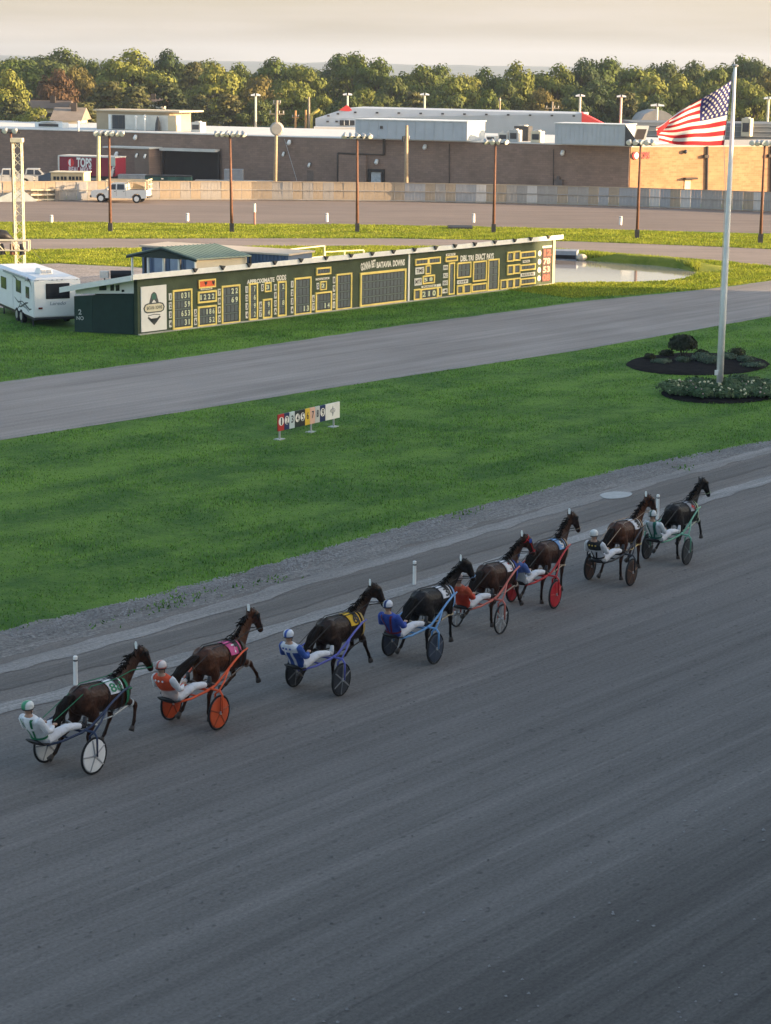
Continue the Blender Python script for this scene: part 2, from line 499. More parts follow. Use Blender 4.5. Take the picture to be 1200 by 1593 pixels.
def zone_mat(name, base, zones, r=.75, dirt=.12):
    """coloured cloth / coat whose colour changes across the object; zones: list of (axis, lo, hi, colour, absolute)"""
    m = bpy.data.materials.new(name); m.use_nodes = True
    nt = m.node_tree; p = nt.nodes['Principled BSDF']; l = nt.links.new
    p.inputs['Roughness'].default_value = r; p.inputs['Specular IOR Level'].default_value = .25
    tc = nt.nodes.new('ShaderNodeTexCoord'); sp = nt.nodes.new('ShaderNodeSeparateXYZ'); l(tc.outputs['Object'], sp.inputs[0])
    cur = None
    rgb = nt.nodes.new('ShaderNodeRGB'); rgb.outputs[0].default_value = (*base, 1); cur = rgb.outputs[0]
    for z in zones:
        ax, lo, hi, col = z[:4]; soft = z[5] if len(z) > 5 else .008
        src = sp.outputs['XYZ'.index(ax)]
        if len(z) > 4 and z[4]:
            ab = nt.nodes.new('ShaderNodeMath'); ab.operation = 'ABSOLUTE'; l(src, ab.inputs[0]); src = ab.outputs[0]
        a = nt.nodes.new('ShaderNodeMapRange'); a.inputs[1].default_value = lo - soft; a.inputs[2].default_value = lo + soft; l(src, a.inputs[0])
        b = nt.nodes.new('ShaderNodeMapRange'); b.inputs[1].default_value = hi - soft; b.inputs[2].default_value = hi + soft
        b.inputs[3].default_value = 1; b.inputs[4].default_value = 0; l(src, b.inputs[0])
        mu = nt.nodes.new('ShaderNodeMath'); mu.operation = 'MULTIPLY'; l(a.outputs[0], mu.inputs[0]); l(b.outputs[0], mu.inputs[1])
        mx = nt.nodes.new('ShaderNodeMixRGB'); mx.inputs['Color2'].default_value = (*col, 1)
        l(mu.outputs[0], mx.inputs['Fac']); l(cur, mx.inputs['Color1']); cur = mx.outputs['Color']
    n = nt.nodes.new('ShaderNodeTexNoise'); n.inputs['Scale'].default_value = 9; n.inputs['Detail'].default_value = 5
    l(tc.outputs['Object'], n.inputs['Vector'])
    hs = nt.nodes.new('ShaderNodeHueSaturation'); mr = nt.nodes.new('ShaderNodeMapRange')
    mr.inputs[1].default_value = .3; mr.inputs[2].default_value = .7; mr.inputs[3].default_value = 1 - dirt * 1.5; mr.inputs[4].default_value = 1 + dirt
    l(n.outputs['Fac'], mr.inputs[0]); l(mr.outputs[0], hs.inputs['Value']); l(cur, hs.inputs['Color'])
    l(hs.outputs['Color'], p.inputs['Base Color'])
    n2 = nt.nodes.new('ShaderNodeTexNoise'); n2.inputs['Scale'].default_value = 16; n2.inputs['Detail'].default_value = 3
    l(tc.outputs['Object'], n2.inputs['Vector'])
    bp = nt.nodes.new('ShaderNodeBump'); bp.inputs['Strength'].default_value = .55; bp.inputs['Distance'].default_value = .03
    l(n2.outputs['Fac'], bp.inputs['Height']); l(bp.outputs['Normal'], p.inputs['Normal'])
    MATS[name] = m
    return m

def brick_mat(name, c1, c2, mortar, ang):
    m = bpy.data.materials.new(name); m.use_nodes = True
    nt = m.node_tree; p = nt.nodes['Principled BSDF']; l = nt.links.new
    p.inputs['Roughness'].default_value = .9; p.inputs['Specular IOR Level'].default_value = .1
    ge = nt.nodes.new('ShaderNodeNewGeometry')
    ro = nt.nodes.new('ShaderNodeVectorRotate'); ro.rotation_type = 'Z_AXIS'; ro.inputs['Angle'].default_value = -ang
    l(ge.outputs['Position'], ro.inputs['Vector'])
    sp = nt.nodes.new('ShaderNodeSeparateXYZ'); l(ro.outputs['Vector'], sp.inputs[0])
    cb = nt.nodes.new('ShaderNodeCombineXYZ'); l(sp.outputs[0], cb.inputs[0]); l(sp.outputs[2], cb.inputs[1])
    br = nt.nodes.new('ShaderNodeTexBrick'); l(cb.outputs[0], br.inputs['Vector'])
    br.inputs['Color1'].default_value = (*c1, 1); br.inputs['Color2'].default_value = (*c2, 1); br.inputs['Mortar'].default_value = (*mortar, 1)
    br.inputs['Scale'].default_value = 1; br.inputs['Brick Width'].default_value = .6; br.inputs['Row Height'].default_value = .22
    br.inputs['Mortar Size'].default_value = .012
    n = nt.nodes.new('ShaderNodeTexNoise'); n.inputs['Scale'].default_value = .5; n.inputs['Detail'].default_value = 8; n.inputs['Roughness'].default_value = .7
    l(ge.outputs['Position'], n.inputs['Vector'])
    hs = nt.nodes.new('ShaderNodeHueSaturation'); mr = nt.nodes.new('ShaderNodeMapRange')
    mr.inputs[1].default_value = .3; mr.inputs[2].default_value = .7; mr.inputs[3].default_value = .82; mr.inputs[4].default_value = 1.15
    l(n.outputs['Fac'], mr.inputs[0]); l(mr.outputs[0], hs.inputs['Value']); l(br.outputs['Color'], hs.inputs['Color'])
    l(hs.outputs['Color'], p.inputs['Base Color'])
    MATS[name] = m
    return m

white_paint = mat('white_paint', (.78, .78, .76), .5, .08, 3)
off_white = mat('off_white', (.62, .60, .55), .7, .12, 1)
black_paint = mat('black_paint', (.012, .012, .014), .5, .2, 3)
dark_steel = mat('dark_steel', (.06, .06, .065), .5, .2, 3, metal=.3)
galv = mat('galvanised_steel', (.42, .43, .44), .45, .15, 4, metal=.5)
rust_steel = mat('rusty_steel', (.16, .075, .045), .75, .25, 3)
wood_pole = mat('weathered_pole_wood', (.36, .28, .19), .85, .2, 4)
glass_dark = mat('dark_glass', (.02, .022, .028), .12, .1, 2, spec=.6)
rubber = mat('black_rubber', (.02, .02, .021), .8, .2, 8)
chrome = mat('bare_aluminium', (.62, .62, .62), .35, .1, 6, metal=.6)
yellow_trim = mat('yellow_trim_paint', (.86, .67, .20), .6, .12, 2)
tote_green = mat('dark_green_board_paint', (.055, .076, .046), .8, .22, 1.2, b=.2, bs=14)
door_green = mat('dark_green_door_paint', (.013, .035, .03), .6, .15, 1.5)
panel_black = mat('readout_black', (.03, .04, .05), .5, .25, 4)
roof_white = mat('white_roof_membrane', (.66, .65, .62), .7, .1, .7)

# ------------------------------------------------------------------ ground sheets
def P(l):
    return [V((q.x, q.y, 0)) for q in (g(*p) for p in l)]

def dense(pts, step=.4, jit=0.0, sc=.8, seed=0):
    out = []
    for a, b in zip(pts[:-1], pts[1:]):
        n = max(1, int((b - a).length / step))
        d = (b - a).normalized(); nn = V((-d.y, d.x, 0))
        for i in range(n):
            p = a.lerp(b, i / n)
            if jit:
                q = mnoise.noise(V((p.x * sc, p.y * sc, seed))) + .6 * mnoise.noise(V((p.x * sc * 3.3, p.y * sc * 3.3, seed + 5)))
                p = p + nn * (q * jit)
            out.append(p)
    out.append(pts[-1])
    return out

def sheet(name, poly, z, m):
    me = bpy.data.meshes.new(name)
    me.from_pydata([(p.x, p.y, z) for p in poly], [], [tuple(range(len(poly)))])
    bm = bmesh.new(); bm.from_mesh(me)
    bmesh.ops.triangulate(bm, faces=bm.faces)
    bmesh.ops.recalc_face_normals(bm, faces=bm.faces)
    if sum(f.normal.z for f in bm.faces) < 0: bmesh.ops.reverse_faces(bm, faces=bm.faces)
    bm.to_mesh(me); bm.free()
    me.materials.append(m)
    return tag(link(bpy.data.objects.new(name, me)), kind='structure')

def strip(name, line, w0, w1, z, m, jit=0.0, seed=0, sc=.8):
    """ribbon along a ground line, from offset w0 to w1 (to the left of the line's direction)"""
    def off(w):
        o = []
        for i, p in enumerate(line):
            d = (line[min(i + 1, len(line) - 1)] - line[max(i - 1, 0)]).normalized()
            o.append(p + V((-d.y, d.x, 0)) * w)
        return o
    a = dense(off(w0), .4, jit, sc, seed); b = dense(off(w1), .4, jit, sc, seed + 9)
    return sheet(name, a + b[::-1], z, m)

lawn_m = grass_mat('lawn_turf', (.054, .130, .022), (.125, .235, .036), (.17, .26, .055))
lawn_b = grass_mat('lawn_blades', (.078, .190, .030), (.155, .30, .048), (.22, .33, .075), island=True, bump=0)
far_m = grass_mat('field_turf', (.12, .16, .018), (.22, .24, .03), (.27, .25, .06))
far_b = grass_mat('field_blades', (.19, .25, .022), (.33, .36, .045), (.38, .36, .08), island=True, bump=0)

me = bpy.data.meshes.new('ground')
me.from_pydata([(-3100, -75, 0), (3100, -75, 0), (3100, 5100, 0), (-3100, 5100, 0)], [], [(0, 1, 2, 3)])
me.materials.append(lawn_m)
tag(link(bpy.data.objects.new('ground', me)), kind='structure')

tdir = V((math.cos(TA), math.sin(TA), 0)); tnr = V((math.sin(TA), -math.cos(TA), 0))   # along the stretch, and to its right
edge_in = P([(0, 985), (120, 957), (250, 925), (400, 886), (500, 857), (650, 814), (800, 775), (950, 735), (1060, 712), (1200, 686)])
edge_in = [edge_in[0] - tdir * 26] + edge_in + [edge_in[-1] + tdir * 12 + V((1, 0, 0)) * 1.2, edge_in[-1] + tdir * 60 + V((14, 0, 0))]
edge_d = dense(edge_in, .35, .22, .7, 3)
trk_m = dirt_mat('stretch_dirt', (.186,.170,.158), dark=.80, light=1.18, speck=.16, bump=.7, lanes=((18.5, 16.6, .76), (14.5, 9.0, .80)), prints=.24)
sheet('race_track', edge_d + [edge_in[-1] + tnr * 60, edge_in[0] + tnr * 30], .004, trk_m)
grv_m = dirt_mat('verge_gravel_bed', (.205,.195,.186), along=.3, across=1.0, dark=.7, light=1.3, speck=.35, bump=1.0, fine=9)
strip('gravel_verge', edge_in, .05, -1.5, .008, grv_m, .35, 4)
dust_m = dirt_mat('pale_dust', (.25,.238,.228), along=.12, across=2.2, dark=.7, light=1.25, speck=.2)
lime_m = dirt_mat('lime_dust_line', (.30,.288,.278), along=.25, across=2.5, dark=.62, light=1.2, speck=.22)
l1 = P([(0, 1043), (180, 994), (330, 950), (500, 899), (650, 856), (800, 812), (1000, 753), (1200, 700)])
l1 = [l1[0] - tdir * 12] + l1 + [l1[-1] + tdir * 20]
strip('dust_band', l1, .32, -.30, .012, dust_m, .16, 6)
l2 = P([(0, 1103), (100, 1080), (300, 1022), (450, 973), (560, 939), (720, 890), (900, 838), (1000, 806), (1100, 776), (1200, 745)])
l2 = [l2[0] - tdir * 12] + l2 + [l2[-1] + tdir * 20]
strip('lime_line', l2, .28, -.26, .016, lime_m, .13, 12)
l3 = P([(-60, 1075), (100, 1040), (300, 985), (500, 923), (700, 862), (900, 805), (1100, 745), (1200, 716)])
hard_m = dirt_mat('packed_dirt', (.148,.137,.128), dark=.75, light=1.2)
strip('packed_lane', [l3[0] - tdir * 9] + l3 + [l3[-1] + tdir * 15], .42, -.48, .012, hard_m, .12, 31)
# freshly harrowed outer lanes
h0 = P([(-150, 1800), (60, 1735), (330, 1640), (460, 1590), (700, 1505), (850, 1430), (1000, 1375), (1200, 1302), (1400, 1225)])

# inner jogging lane between the lawns
pth_m = dirt_mat('jog_lane_dirt', (.262,.240,.226), along=.06, across=1.1, dark=.78, light=1.2)
up = P([(-160, 620), (0, 595), (300, 555), (600, 510), (800, 484), (900, 470), (1000, 460), (1085, 452), (1150, 444), (1200, 437), (1330, 421)])
lo = P([(-160, 712), (0, 685), (300, 638), (600, 590), (900, 545), (1200, 492), (1340, 466), (1500, 420)])
sheet('jogging_lane', dense(up, .5, .10, .6, 2) + dense(lo, .5, .10, .6, 4)[::-1], .004, pth_m)
strip('lane_dust', lo, .42, -.02, .012, dust_m, .10, 17)
strip('lane_edge_dust', up, -.40, .02, .012, dust_m, .12, 18)

# far turn, inner road, gravel yard, pond
tan_m = dirt_mat('far_turn_dirt', (.225, .180, .155), along=.04, across=.5, dark=.85, light=1.12, ang=0.0, bump=.3)
fin = P([(-260, 344), (0, 345), (300, 348), (600, 350), (900, 356), (1200, 363), (1400, 370)])
fence_pts = [V(p) for p in ((-62, 183, 0), (-48, 190.2, 0), (-37.2, 194.9, 0), (-25, 198.5, 0), (-13, 200.9, 0), (0, 201.5, 0), (12, 200.6, 0), (23, 198, 0), (36, 193.2, 0), (50, 186.3, 0), (62, 179, 0))]
sheet('far_turn', dense(fin, 1, .25, .3, 1) + [p + V((0, .6, 0)) for p in fence_pts][::-1], .004, tan_m)
rup = P([(-260, 370), (0, 372), (300, 371), (600, 371), (900, 376), (1100, 383), (1200, 388), (1340, 398)])
rlo = P([(-260, 392), (0, 389), (200, 386), (400, 383), (600, 382), (870, 387), (1000, 397), (1100, 404), (1200, 414), (1400, 436)])
road_m = dirt_mat('service_road_dirt', (.285, .232, .20), along=.08, across=.6, dark=.85, light=1.12, ang=0.0, bump=.3)
sheet('service_road', dense(rup, .8, .18, .4, 5) + dense(rlo, .8, .18, .4, 6)[::-1], .004, road_m)
yd = P([(-160, 413), (0, 412), (90, 410), (150, 413), (215, 416), (290, 424), (330, 436), (300, 452), (200, 478), (100, 484), (-160, 470), (-160, 413)])
yard_m = dirt_mat('yard_gravel', (.30, .265, .245), along=.6, across=.6, dark=.8, light=1.2, speck=.35, ang=0.0, fine=6)
sheet('gravel_yard', dense(yd, .5, .25, .5, 9)[:-1], .004, yard_m)

field_poly = P([(-260, 347), (0, 345.5), (600, 350.5), (900, 356.5), (1400, 370.5), (1400, 397), (1200, 387.5), (900, 375.5), (600, 370.5), (0, 371.5), (-260, 369.5)])
sheet('infield_strip', field_poly, .002, far_m)
field2 = P([(-260, 393), (0, 389.5), (200, 386.5), (400, 383.5), (600, 382.5), (870, 387.5), (1000, 397.5), (1100, 404.5), (1200, 414.5), (1330, 422), (1200, 436.5), (1085, 451), (1000, 458), (890, 464), (700, 440), (500, 426), (300, 424), (215, 415.5), (150, 412.5), (90, 409.5), (0, 411.5), (-260, 413)])
sheet('infield_grass', field2, .002, far_m)

wm = bpy.data.materials.new('pond_water'); wm.use_nodes = True
wp = wm.node_tree.nodes['Principled BSDF']
wp.inputs['Base Color'].default_value = (.36, .31, .275, 1); wp.inputs['Roughness'].default_value = .06
wp.inputs['Specular IOR Level'].default_value = 1.0
wnz = wm.node_tree.nodes.new('ShaderNodeTexNoise'); wnz.inputs['Scale'].default_value = 3.0; wnz.inputs['Detail'].default_value = 4
wge = wm.node_tree.nodes.new('ShaderNodeNewGeometry'); wm.node_tree.links.new(wge.outputs['Position'], wnz.inputs['Vector'])
wbp = wm.node_tree.nodes.new('ShaderNodeBump'); wbp.inputs['Strength'].default_value = .06; wbp.inputs['Distance'].default_value = .02
wm.node_tree.links.new(wnz.outputs['Fac'], wbp.inputs['Height']); wm.node_tree.links.new(wbp.outputs['Normal'], wp.inputs['Normal'])
pond_px = [(770, 432), (770, 414), (800, 406), (868, 404), (905, 405), (960, 409), (1020, 413), (1060, 418), (1085, 424), (1074, 431), (1040, 437), (960, 439.5), (900, 440), (862, 440), (770, 436)]
pond = dense(P(pond_px), .5, .12, .8, 3)
sheet('pond', pond[:-1], .010, wm)
# grassy berm round the far rim of the pond
rim = P([(905, 404.5), (960, 409), (1020, 413), (1060, 418), (1087, 424)])
rim = dense(rim, .5)
mb = MB()
pr = [(-.15, .0), (.05, .28), (.35, .50), (.9, .52), (2.2, .25), (3.6, .01)]
vs, fs = [], []
for i, p in enumerate(rim):
    d = (rim[min(i + 1, len(rim) - 1)] - rim[max(i - 1, 0)]).normalized(); nn = V((-d.y, d.x, 0))
    e = min(1, i / 4, (len(rim) - 1 - i) / 6)
    for k, (a, h) in enumerate(pr):
        j = .12 * mnoise.noise(V((p.x, p.y, k)))
        vs.append(p + nn * (a + j) + V((0, 0, .004 + max(0, h * e + (j * .7 if h > .1 else 0) * e))))
nk = len(pr)
for i in range(len(rim) - 1):
    for k in range(nk - 1):
        fs.append((i * nk + k, i * nk + k + 1, (i + 1) * nk + k + 1, (i + 1) * nk + k))
mb.add(vs, fs)
tag(mb.build('pond_bank', far_m, smooth=True), kind='structure')

# far hills
mb = MB(); vs, fs = [], []
NX = 140
for j in range(6):
    y = 3600 + j * 150
    for i in range(NX + 1):
        x = -2600 + 5200 * i / NX
        a = mnoise.noise(V((x * .0011, 3, 0))) * 6 + mnoise.noise(V((x * .006, 8, 0))) * 2.6 + mnoise.noise(V((x * .03, 2, 0))) * .9
        h = 19 + a * 1.9 - x * .009 + (5 if j >= 3 else 0)
        vs.append(V((x, y, h * (j / 5.0) ** .8)))
for j in range(5):
    for i in range(NX):
        q = j * (NX + 1) + i
        fs.append((q, q + 1, q + NX + 2, q + NX + 1))
b = len(vs)
for i in range(NX + 1): vs.append(V((vs[5 * (NX + 1) + i].x, 4900, 0)))
for i in range(NX):
    fs.append((5 * (NX + 1) + i, 5 * (NX + 1) + i + 1, b + i + 1, b + i))
mb.add(vs, fs)
hill_m = mat('wooded_hill', (.05, .07, .055), .95, .35, .012)
tag(mb.build('hills', hill_m, smooth=True), kind='structure')

# haze
mb = MB(); mb.box((0, 2520, 29.5), (6400, 5200, 61))
hz = bpy.data.materials.new('evening_haze'); hz.use_nodes = True
hn = hz.node_tree; hn.nodes.clear()
ho = hn.nodes.new('ShaderNodeOutputMaterial'); hv = hn.nodes.new('ShaderNodeVolumePrincipled')
hv.inputs['Color'].default_value = (.62, .74, .95, 1); hv.inputs['Density'].default_value = .00016
hv.inputs['Anisotropy'].default_value = .2
hn.links.new(hv.outputs[0], ho.inputs['Volume'])
HAZE = tag(mb.build('haze', hz), kind='stuff')

# ------------------------------------------------------------------ the grandstand whose shade lies over the stretch
gs = thing('grandstand', 'long tall grandstand along the track behind the viewer', 'grandstand', tuple(tnr * 2.5 - tdir * 40))
mb = MB()
def gb(t0, t1, n0, n1, z0, z1, mb, mi=0):
    c = tdir * ((t0 + t1) / 2 - 0) + tnr * ((n0 + n1) / 2) + V((0, 0, (z0 + z1) / 2))
    mb.box(c, (t1 - t0, n1 - n0, z1 - z0), mi, rz=TA)
gmat = mat('grandstand_concrete', (.34, .33, .32), .9, .15, .3)
for nm, arr in (('wall', [(-60, 150, 16, 32, 0, 13.5)]), ('roof', [(-62, 151.5, 3, 33, 17.6, 18.3)]),
                ('seating_tier', [(-60, 150, 3 + 1.3 * i, 16.0, (.0 if i == 0 else 1.0 * i + .9), 1.0 * i + 1.9) for i in range(10)]),
                ('rear_wall', [(-60, 150, 29.5, 31.9, 13.502, 17.6)]), ('end_wall', [(150.0, 150.8, 3, 32, 0, 17.6), (-61, -60.2, 3, 32, 0, 17.6)])):
    m_ = MB(gs.location)
    for q in arr: gb(*q, m_)
    m_.build(nm, gmat, gs)
for i in range(12):
    m_ = MB(gs.location); gb(-60 + 19 * i, -59.5 + 19 * i, 15.2, 15.7, 10, 17.6, m_); m_.build('column', galv, gs)

# ------------------------------------------------------------------ grass blades (stuff)
def in_poly(px, py, poly):
    x = np.array([p.x for p in poly]); y = np.array([p.y for p in poly])
    ins = np.zeros(len(px), bool); j = len(poly) - 1
    for i in range(len(poly)):
        c = ((y[i] > py) != (y[j] > py)) & (px < (x[j] - x[i]) * (py - y[i]) / (y[j] - y[i] + 1e-12) + x[i])
        ins ^= c; j = i
    return ins

def blades(name, poly, n, hmin, hmax, w, m, avoid=(), z=0.004, clump=.0):
    x0, x1 = min(p.x for p in poly), max(p.x for p in poly); y0, y1 = min(p.y for p in poly), max(p.y for p in poly)
    X = rng.uniform(x0, x1, n * 3); Y = rng.uniform(y0, y1, n * 3)
    ok = in_poly(X, Y, poly)
    for a in avoid: ok &= ~in_poly(X, Y, a)
    ok &= (np.abs(X) / Y < .235)
    X, Y = X[ok][:n], Y[ok][:n]; n = len(X)
    a = rng.uniform(0, 2 * np.pi, n)
    f = .55 + .45 * np.sin(X * .9 + 1.3 * np.sin(Y * .7)) * np.sin(Y * .8 + 2 * np.sin(X * .35))
    h = rng.uniform(hmin, hmax, n) * (1 - clump + clump * 1.6 * f); lean = rng.uniform(0, .7, n) * h
    b = a + rng.uniform(-1, 1, n)
    v = np.zeros((n, 3, 3))
    v[:, 0] = np.stack([X - np.cos(a) * w, Y - np.sin(a) * w, np.full(n, z)], 1)
    v[:, 1] = np.stack([X + np.cos(a) * w, Y + np.sin(a) * w, np.full(n, z)], 1)
    v[:, 2] = np.stack([X + np.sin(b) * lean, Y - np.cos(b) * lean, z + h], 1)
    o = np_obj(name, v.reshape(-1, 3), np.arange(n * 3).reshape(-1, 3), m)
    return tag(o, kind='stuff')

lawn1 = P([(-100, 702), (0, 686), (300, 639), (600, 591), (900, 546), (1200, 493), (1320, 472), (1320, 668)]) + [p for p in edge_d[::-1] if p.x < 17]
lawn2 = P([(-100, 610), (0, 594), (300, 554), (600, 509), (900, 469), (1085, 451), (1000, 443), (862, 443), (635, 474), (215, 523), (118, 518), (60, 505), (-100, 480)])
bed1 = P([(974 + 112 + 112 * math.cos(a), 567 + 18 * math.sin(a)) for a in [i * math.pi / 20 for i in range(40)]])
bed2 = P([(1122 + 94 * math.cos(a), 612 + 16 * math.sin(a)) for a in [i * math.pi / 20 for i in range(40)]])
blades('lawn_grass', lawn1, 190000, .02, .07, .017, lawn_b, (bed1, bed2), clump=.75)
blades('lawn_grass', lawn2, 60000, .04, .10, .02, lawn_b, clump=.5)
blades('field_grass', field_poly, 170000, .05, .15, .035, far_b, clump=.5)
blades('field_grass', field2, 170000, .05, .14, .033, far_b, (pond,), clump=.5)
blades('bank_grass', dense([p + V((0, .5, 0)) for p in rim], 1) + [p + V((.4, 2.2, 0)) for p in rim][::-1], 6000, .35, .62, .05, far_b)

# stones of the gravel verge, and clods and debris on the dirt
def pebbles(name, pts, r0, r1, m):
    n = len(pts)
    base = np.array([(1, 0, 0), (0, 1, 0), (-1, 0, 0), (0, -1, 0), (0, 0, .8), (0, 0, -.3)], float)
    fc = np.array([(0, 1, 4), (1, 2, 4), (2, 3, 4), (3, 0, 4)])
    r = rng.uniform(r0, r1, n)[:, None, None] * rng.uniform(.6, 1.3, (n, 6, 3))
    a = rng.uniform(0, 6.28, n); ca, sa = np.cos(a), np.sin(a)
    v = base[None] * r
    vx = v[..., 0] * ca[:, None] - v[..., 1] * sa[:, None]; vy = v[..., 0] * sa[:, None] + v[..., 1] * ca[:, None]
    v = np.stack([vx, vy, v[..., 2]], -1) + np.array([(p.x, p.y, .016) for p in pts])[:, None, :]
    F = (fc[None] + (np.arange(n) * 6)[:, None, None]).reshape(-1, 3)
    return tag(np_obj(name, v.reshape(-1, 3), F, m), kind='stuff')
gst = mat('verge_stone', (.26, .255, .25), .9, .35, 1.1)
pts = []
for i in range(5200):
    k = random.uniform(1, len(edge_in) - 2.2); q = edge_in[int(k)].lerp(edge_in[int(k) + 1], k % 1)
    if abs(q.x) / q.y > .24: continue
    pts.append(q + tnr * (abs(random.gauss(0, .6)) - .1))
pebbles('verge_gravel', pts, .014, .040, gst)
pts = []
for i in range(1000):
    q = V((random.uniform(-9, 16), random.uniform(25, 62), 0))
    t_ = (q - edge_in[0]).dot(tnr)
    if t_ > 5.5 and abs(q.x) / q.y < .24: pts.append(q)
pebbles('dirt_clods', pts, .012, .035, mat('dirt_clod', (.14, .132, .126), .95, .3, .8))
pts = []
for i in range(80):
    q = P([(random.uniform(300, 1200), random.uniform(1240, 1593))])[0]
    if (q - h0[3]).dot(tnr) > -1: pts.append(q)
pebbles('pale_debris', pts, .015, .04, mat('pale_chip', (.26, .25, .245), .9, .2, 2))
# weeds in the gravel
weed = []
for (x, y, n, s_) in ((265, 941, 70, .6), (180, 966, 15, .6), (300, 926, 25, .4), (425, 903, 30, .5), (1060, 712, 30, .6), (1110, 700, 25, .5), (720, 800, 60, .5), (1060, 729, 30, .3)):
    c = P([(x, y)])[0]
    for i in range(n): weed.append(c + tdir * random.gauss(0, s_) + tnr * random.gauss(0, .22))
wv = []; 
for p in weed:
    a = random.uniform(0, 6.28); h = random.uniform(.03, .11); w_ = .03
    wv += [(p.x - math.cos(a) * w_, p.y - math.sin(a) * w_, .012), (p.x + math.cos(a) * w_, p.y + math.sin(a) * w_, .012), (p.x + random.gauss(0, .04), p.y + random.gauss(0, .04), .012 + h)]
tag(np_obj('weeds', np.array(wv), np.arange(len(wv)).reshape(-1, 3), lawn_b), kind='stuff')
q = P([(958, 771)])[0]
mb = MB((q.x, q.y, 0)); poly = [q + tdir * (.62 * math.cos(a) * (1 + .08 * math.sin(3 * a))) + V((.5 * math.cos(a), 0, 0)) * .0 + tnr * (.42 * math.sin(a)) for a in [i * math.pi / 14 for i in range(28)]]
mb.prism([p + V((0, 0, .014)) for p in poly], V((0, 0, .012)))
tag(mb.build('drain_cover', mat('pale_concrete_lid', (.36, .37, .37), .8, .15, 3)), 'pale oval concrete drain lid in the gravel beside the lead horse', 'drain cover')

# ------------------------------------------------------------------ outer track fence
fline = dense(fence_pts, .25)
cum = [0.0]
for a, b in zip(fline[:-1], fline[1:]): cum.append(cum[-1] + (b - a).length)
def along(d):
    i = min(max(int(np.searchsorted(cum, d)) - 1, 0), len(fline) - 2)
    k = (d - cum[i]) / max(1e-6, cum[i + 1] - cum[i])
    return fline[i].lerp(fline[i + 1], k), (fline[i + 1] - fline[i]).normalized()
fe = thing('track_fence', 'long pale boarded fence round the outside of the far turn', 'fence', (0, 201.5, 0))
fm = [mat('fence_board_tan', (.40, .32, .235), .85, .18, .8), mat('fence_board_grey', (.37, .34, .31), .85, .2, .8),
      mat('fence_board_pale', (.60, .56, .52), .8, .12, .8), mat('fence_board_blue_grey', (.36, .36, .37), .85, .15, .8)]
d = 1.0; k = 0
FH = 1.78
shared = {}
while d < cum[-1] - 1.2:
    w = .98
    p, t = along(d + w / 2); nn = V((t.y, -t.x, 0))
    right = p.x > 1
    mi = random.choices([0, 1, 2, 3], [5, 2, .25, .1] if not right else [2.2, 4, 1.3, 2.2])[0]
    if mi not in shared:
        b_ = MB()
        for q in range(3):   # each panel is three upright boards with open joints
            b_.box(((q - 1) * .327, random.uniform(-.006, .006), FH / 2), (.318, .03, FH))
        o = b_.build('fence_panel', fm[mi], fe); shared[mi] = o
    else:
        o = shared[mi].copy(); link(o, fe)
    o.location = p - fe.location + V((0, 0, .02)); o.rotation_euler = (random.uniform(-.015, .015), 0, math.atan2(t.y, t.x))
    if k % 4 == 0:
        p2, t2 = along(d)
        m_ = MB(); m_.box((0, .09, FH / 2), (.12, .12, FH + .06))
        if 'post' not in shared: shared['post'] = m_.build('post', galv, fe); po = shared['post']
        else: po = shared['post'].copy(); link(po, fe)
        po.location = p2 - fe.location; po.rotation_euler = (0, 0, math.atan2(t2.y, t2.x))
    d += 1.0; k += 1
for zz, off in ((1.02, -.055), (FH + .05, 0.0), (.12, -.055)):
    m_ = MB(fe.location)
    ln = dense(fence_pts, 3)
    vs, fs = [], []
    for i, p in enumerate(ln):
        t = (ln[min(i + 1, len(ln) - 1)] - ln[max(i - 1, 0)]).normalized(); nn = V((-t.y, t.x, 0))
        for a, b in ((-.03, -.04), (.03, -.04), (.03, .04), (-.03, .04)):
            vs.append(p + nn * (a + off) + V((0, 0, zz + b)))
    for i in range(len(ln) - 1):
        for j in range(4): fs.append((i * 4 + j, i * 4 + (j + 1) % 4, i * 4 + 4 + (j + 1) % 4, i * 4 + 4 + j))
    m_.add(vs, fs); m_.build('rail', fm[1] if zz < 1.5 else fm[0], fe)

# ------------------------------------------------------------------ long brown building
BW = Wall((-46.53 - 20, 246 + 9.25, 0), (24.76, 213, 0))
OW = Wall((24.76, 213, 0), (24.76 + 34, 213 + 17, 0))
BH = 5.2
br_m = brick_mat('brown_painted_block', (.27, .185, .145), (.225, .155, .122), (.19, .135, .108), BW.ang)
tan_brick = brick_mat('tan_brick', (.42, .245, .135), (.33, .185, .10), (.37, .245, .16), OW.ang)
bl = thing('supermarket_building', 'long low brown building with a tan brick end behind the far fence', 'building', tuple(BW.P1))
m_ = MB(bl.location); BW.box(m_, 0, 0, BW.len - .003, BH, -28, 0); m_.build('brown_wall', br_m, bl)
m_ = MB(bl.location); OW.box(m_, 0.15, 0, OW.len, BH - .06, -16, -.01); m_.build('tan_wall', tan_brick, bl)
m_ = MB(bl.location); OW.box(m_, .16, BH - .06, OW.len, BH + .05, -16, .04); m_.build('coping', mat('stone_coping', (.55, .48, .40), .8, .1, 1), bl)
m_ = MB(bl.location); BW.box(m_, 0, BH + .002, BW.len + .3, BH + .10, -28.2, .12); BW.box(m_, .3, BH + .1, BW.len, BH + .13, -27.5, -1.0); m_.build('roof', roof_white, bl)
def wpx(m_, wall, x0, y0, x1, y1, o0, o1, k=0.0, mi=0):
    u0_, v0_, u1_, v1_ = wall.rect(x0, y0, x1, y1, k); wall.box(m_, u0_, v0_, u1_, v1_, o0, o1, mi)
brick_dark = mat('brown_trim', (.06, .048, .042), .8, .2, 1)
def part(name, m, parent, fn, **kw):
    q = MB(parent.location); fn(q); return q.build(name, m, parent, **kw)
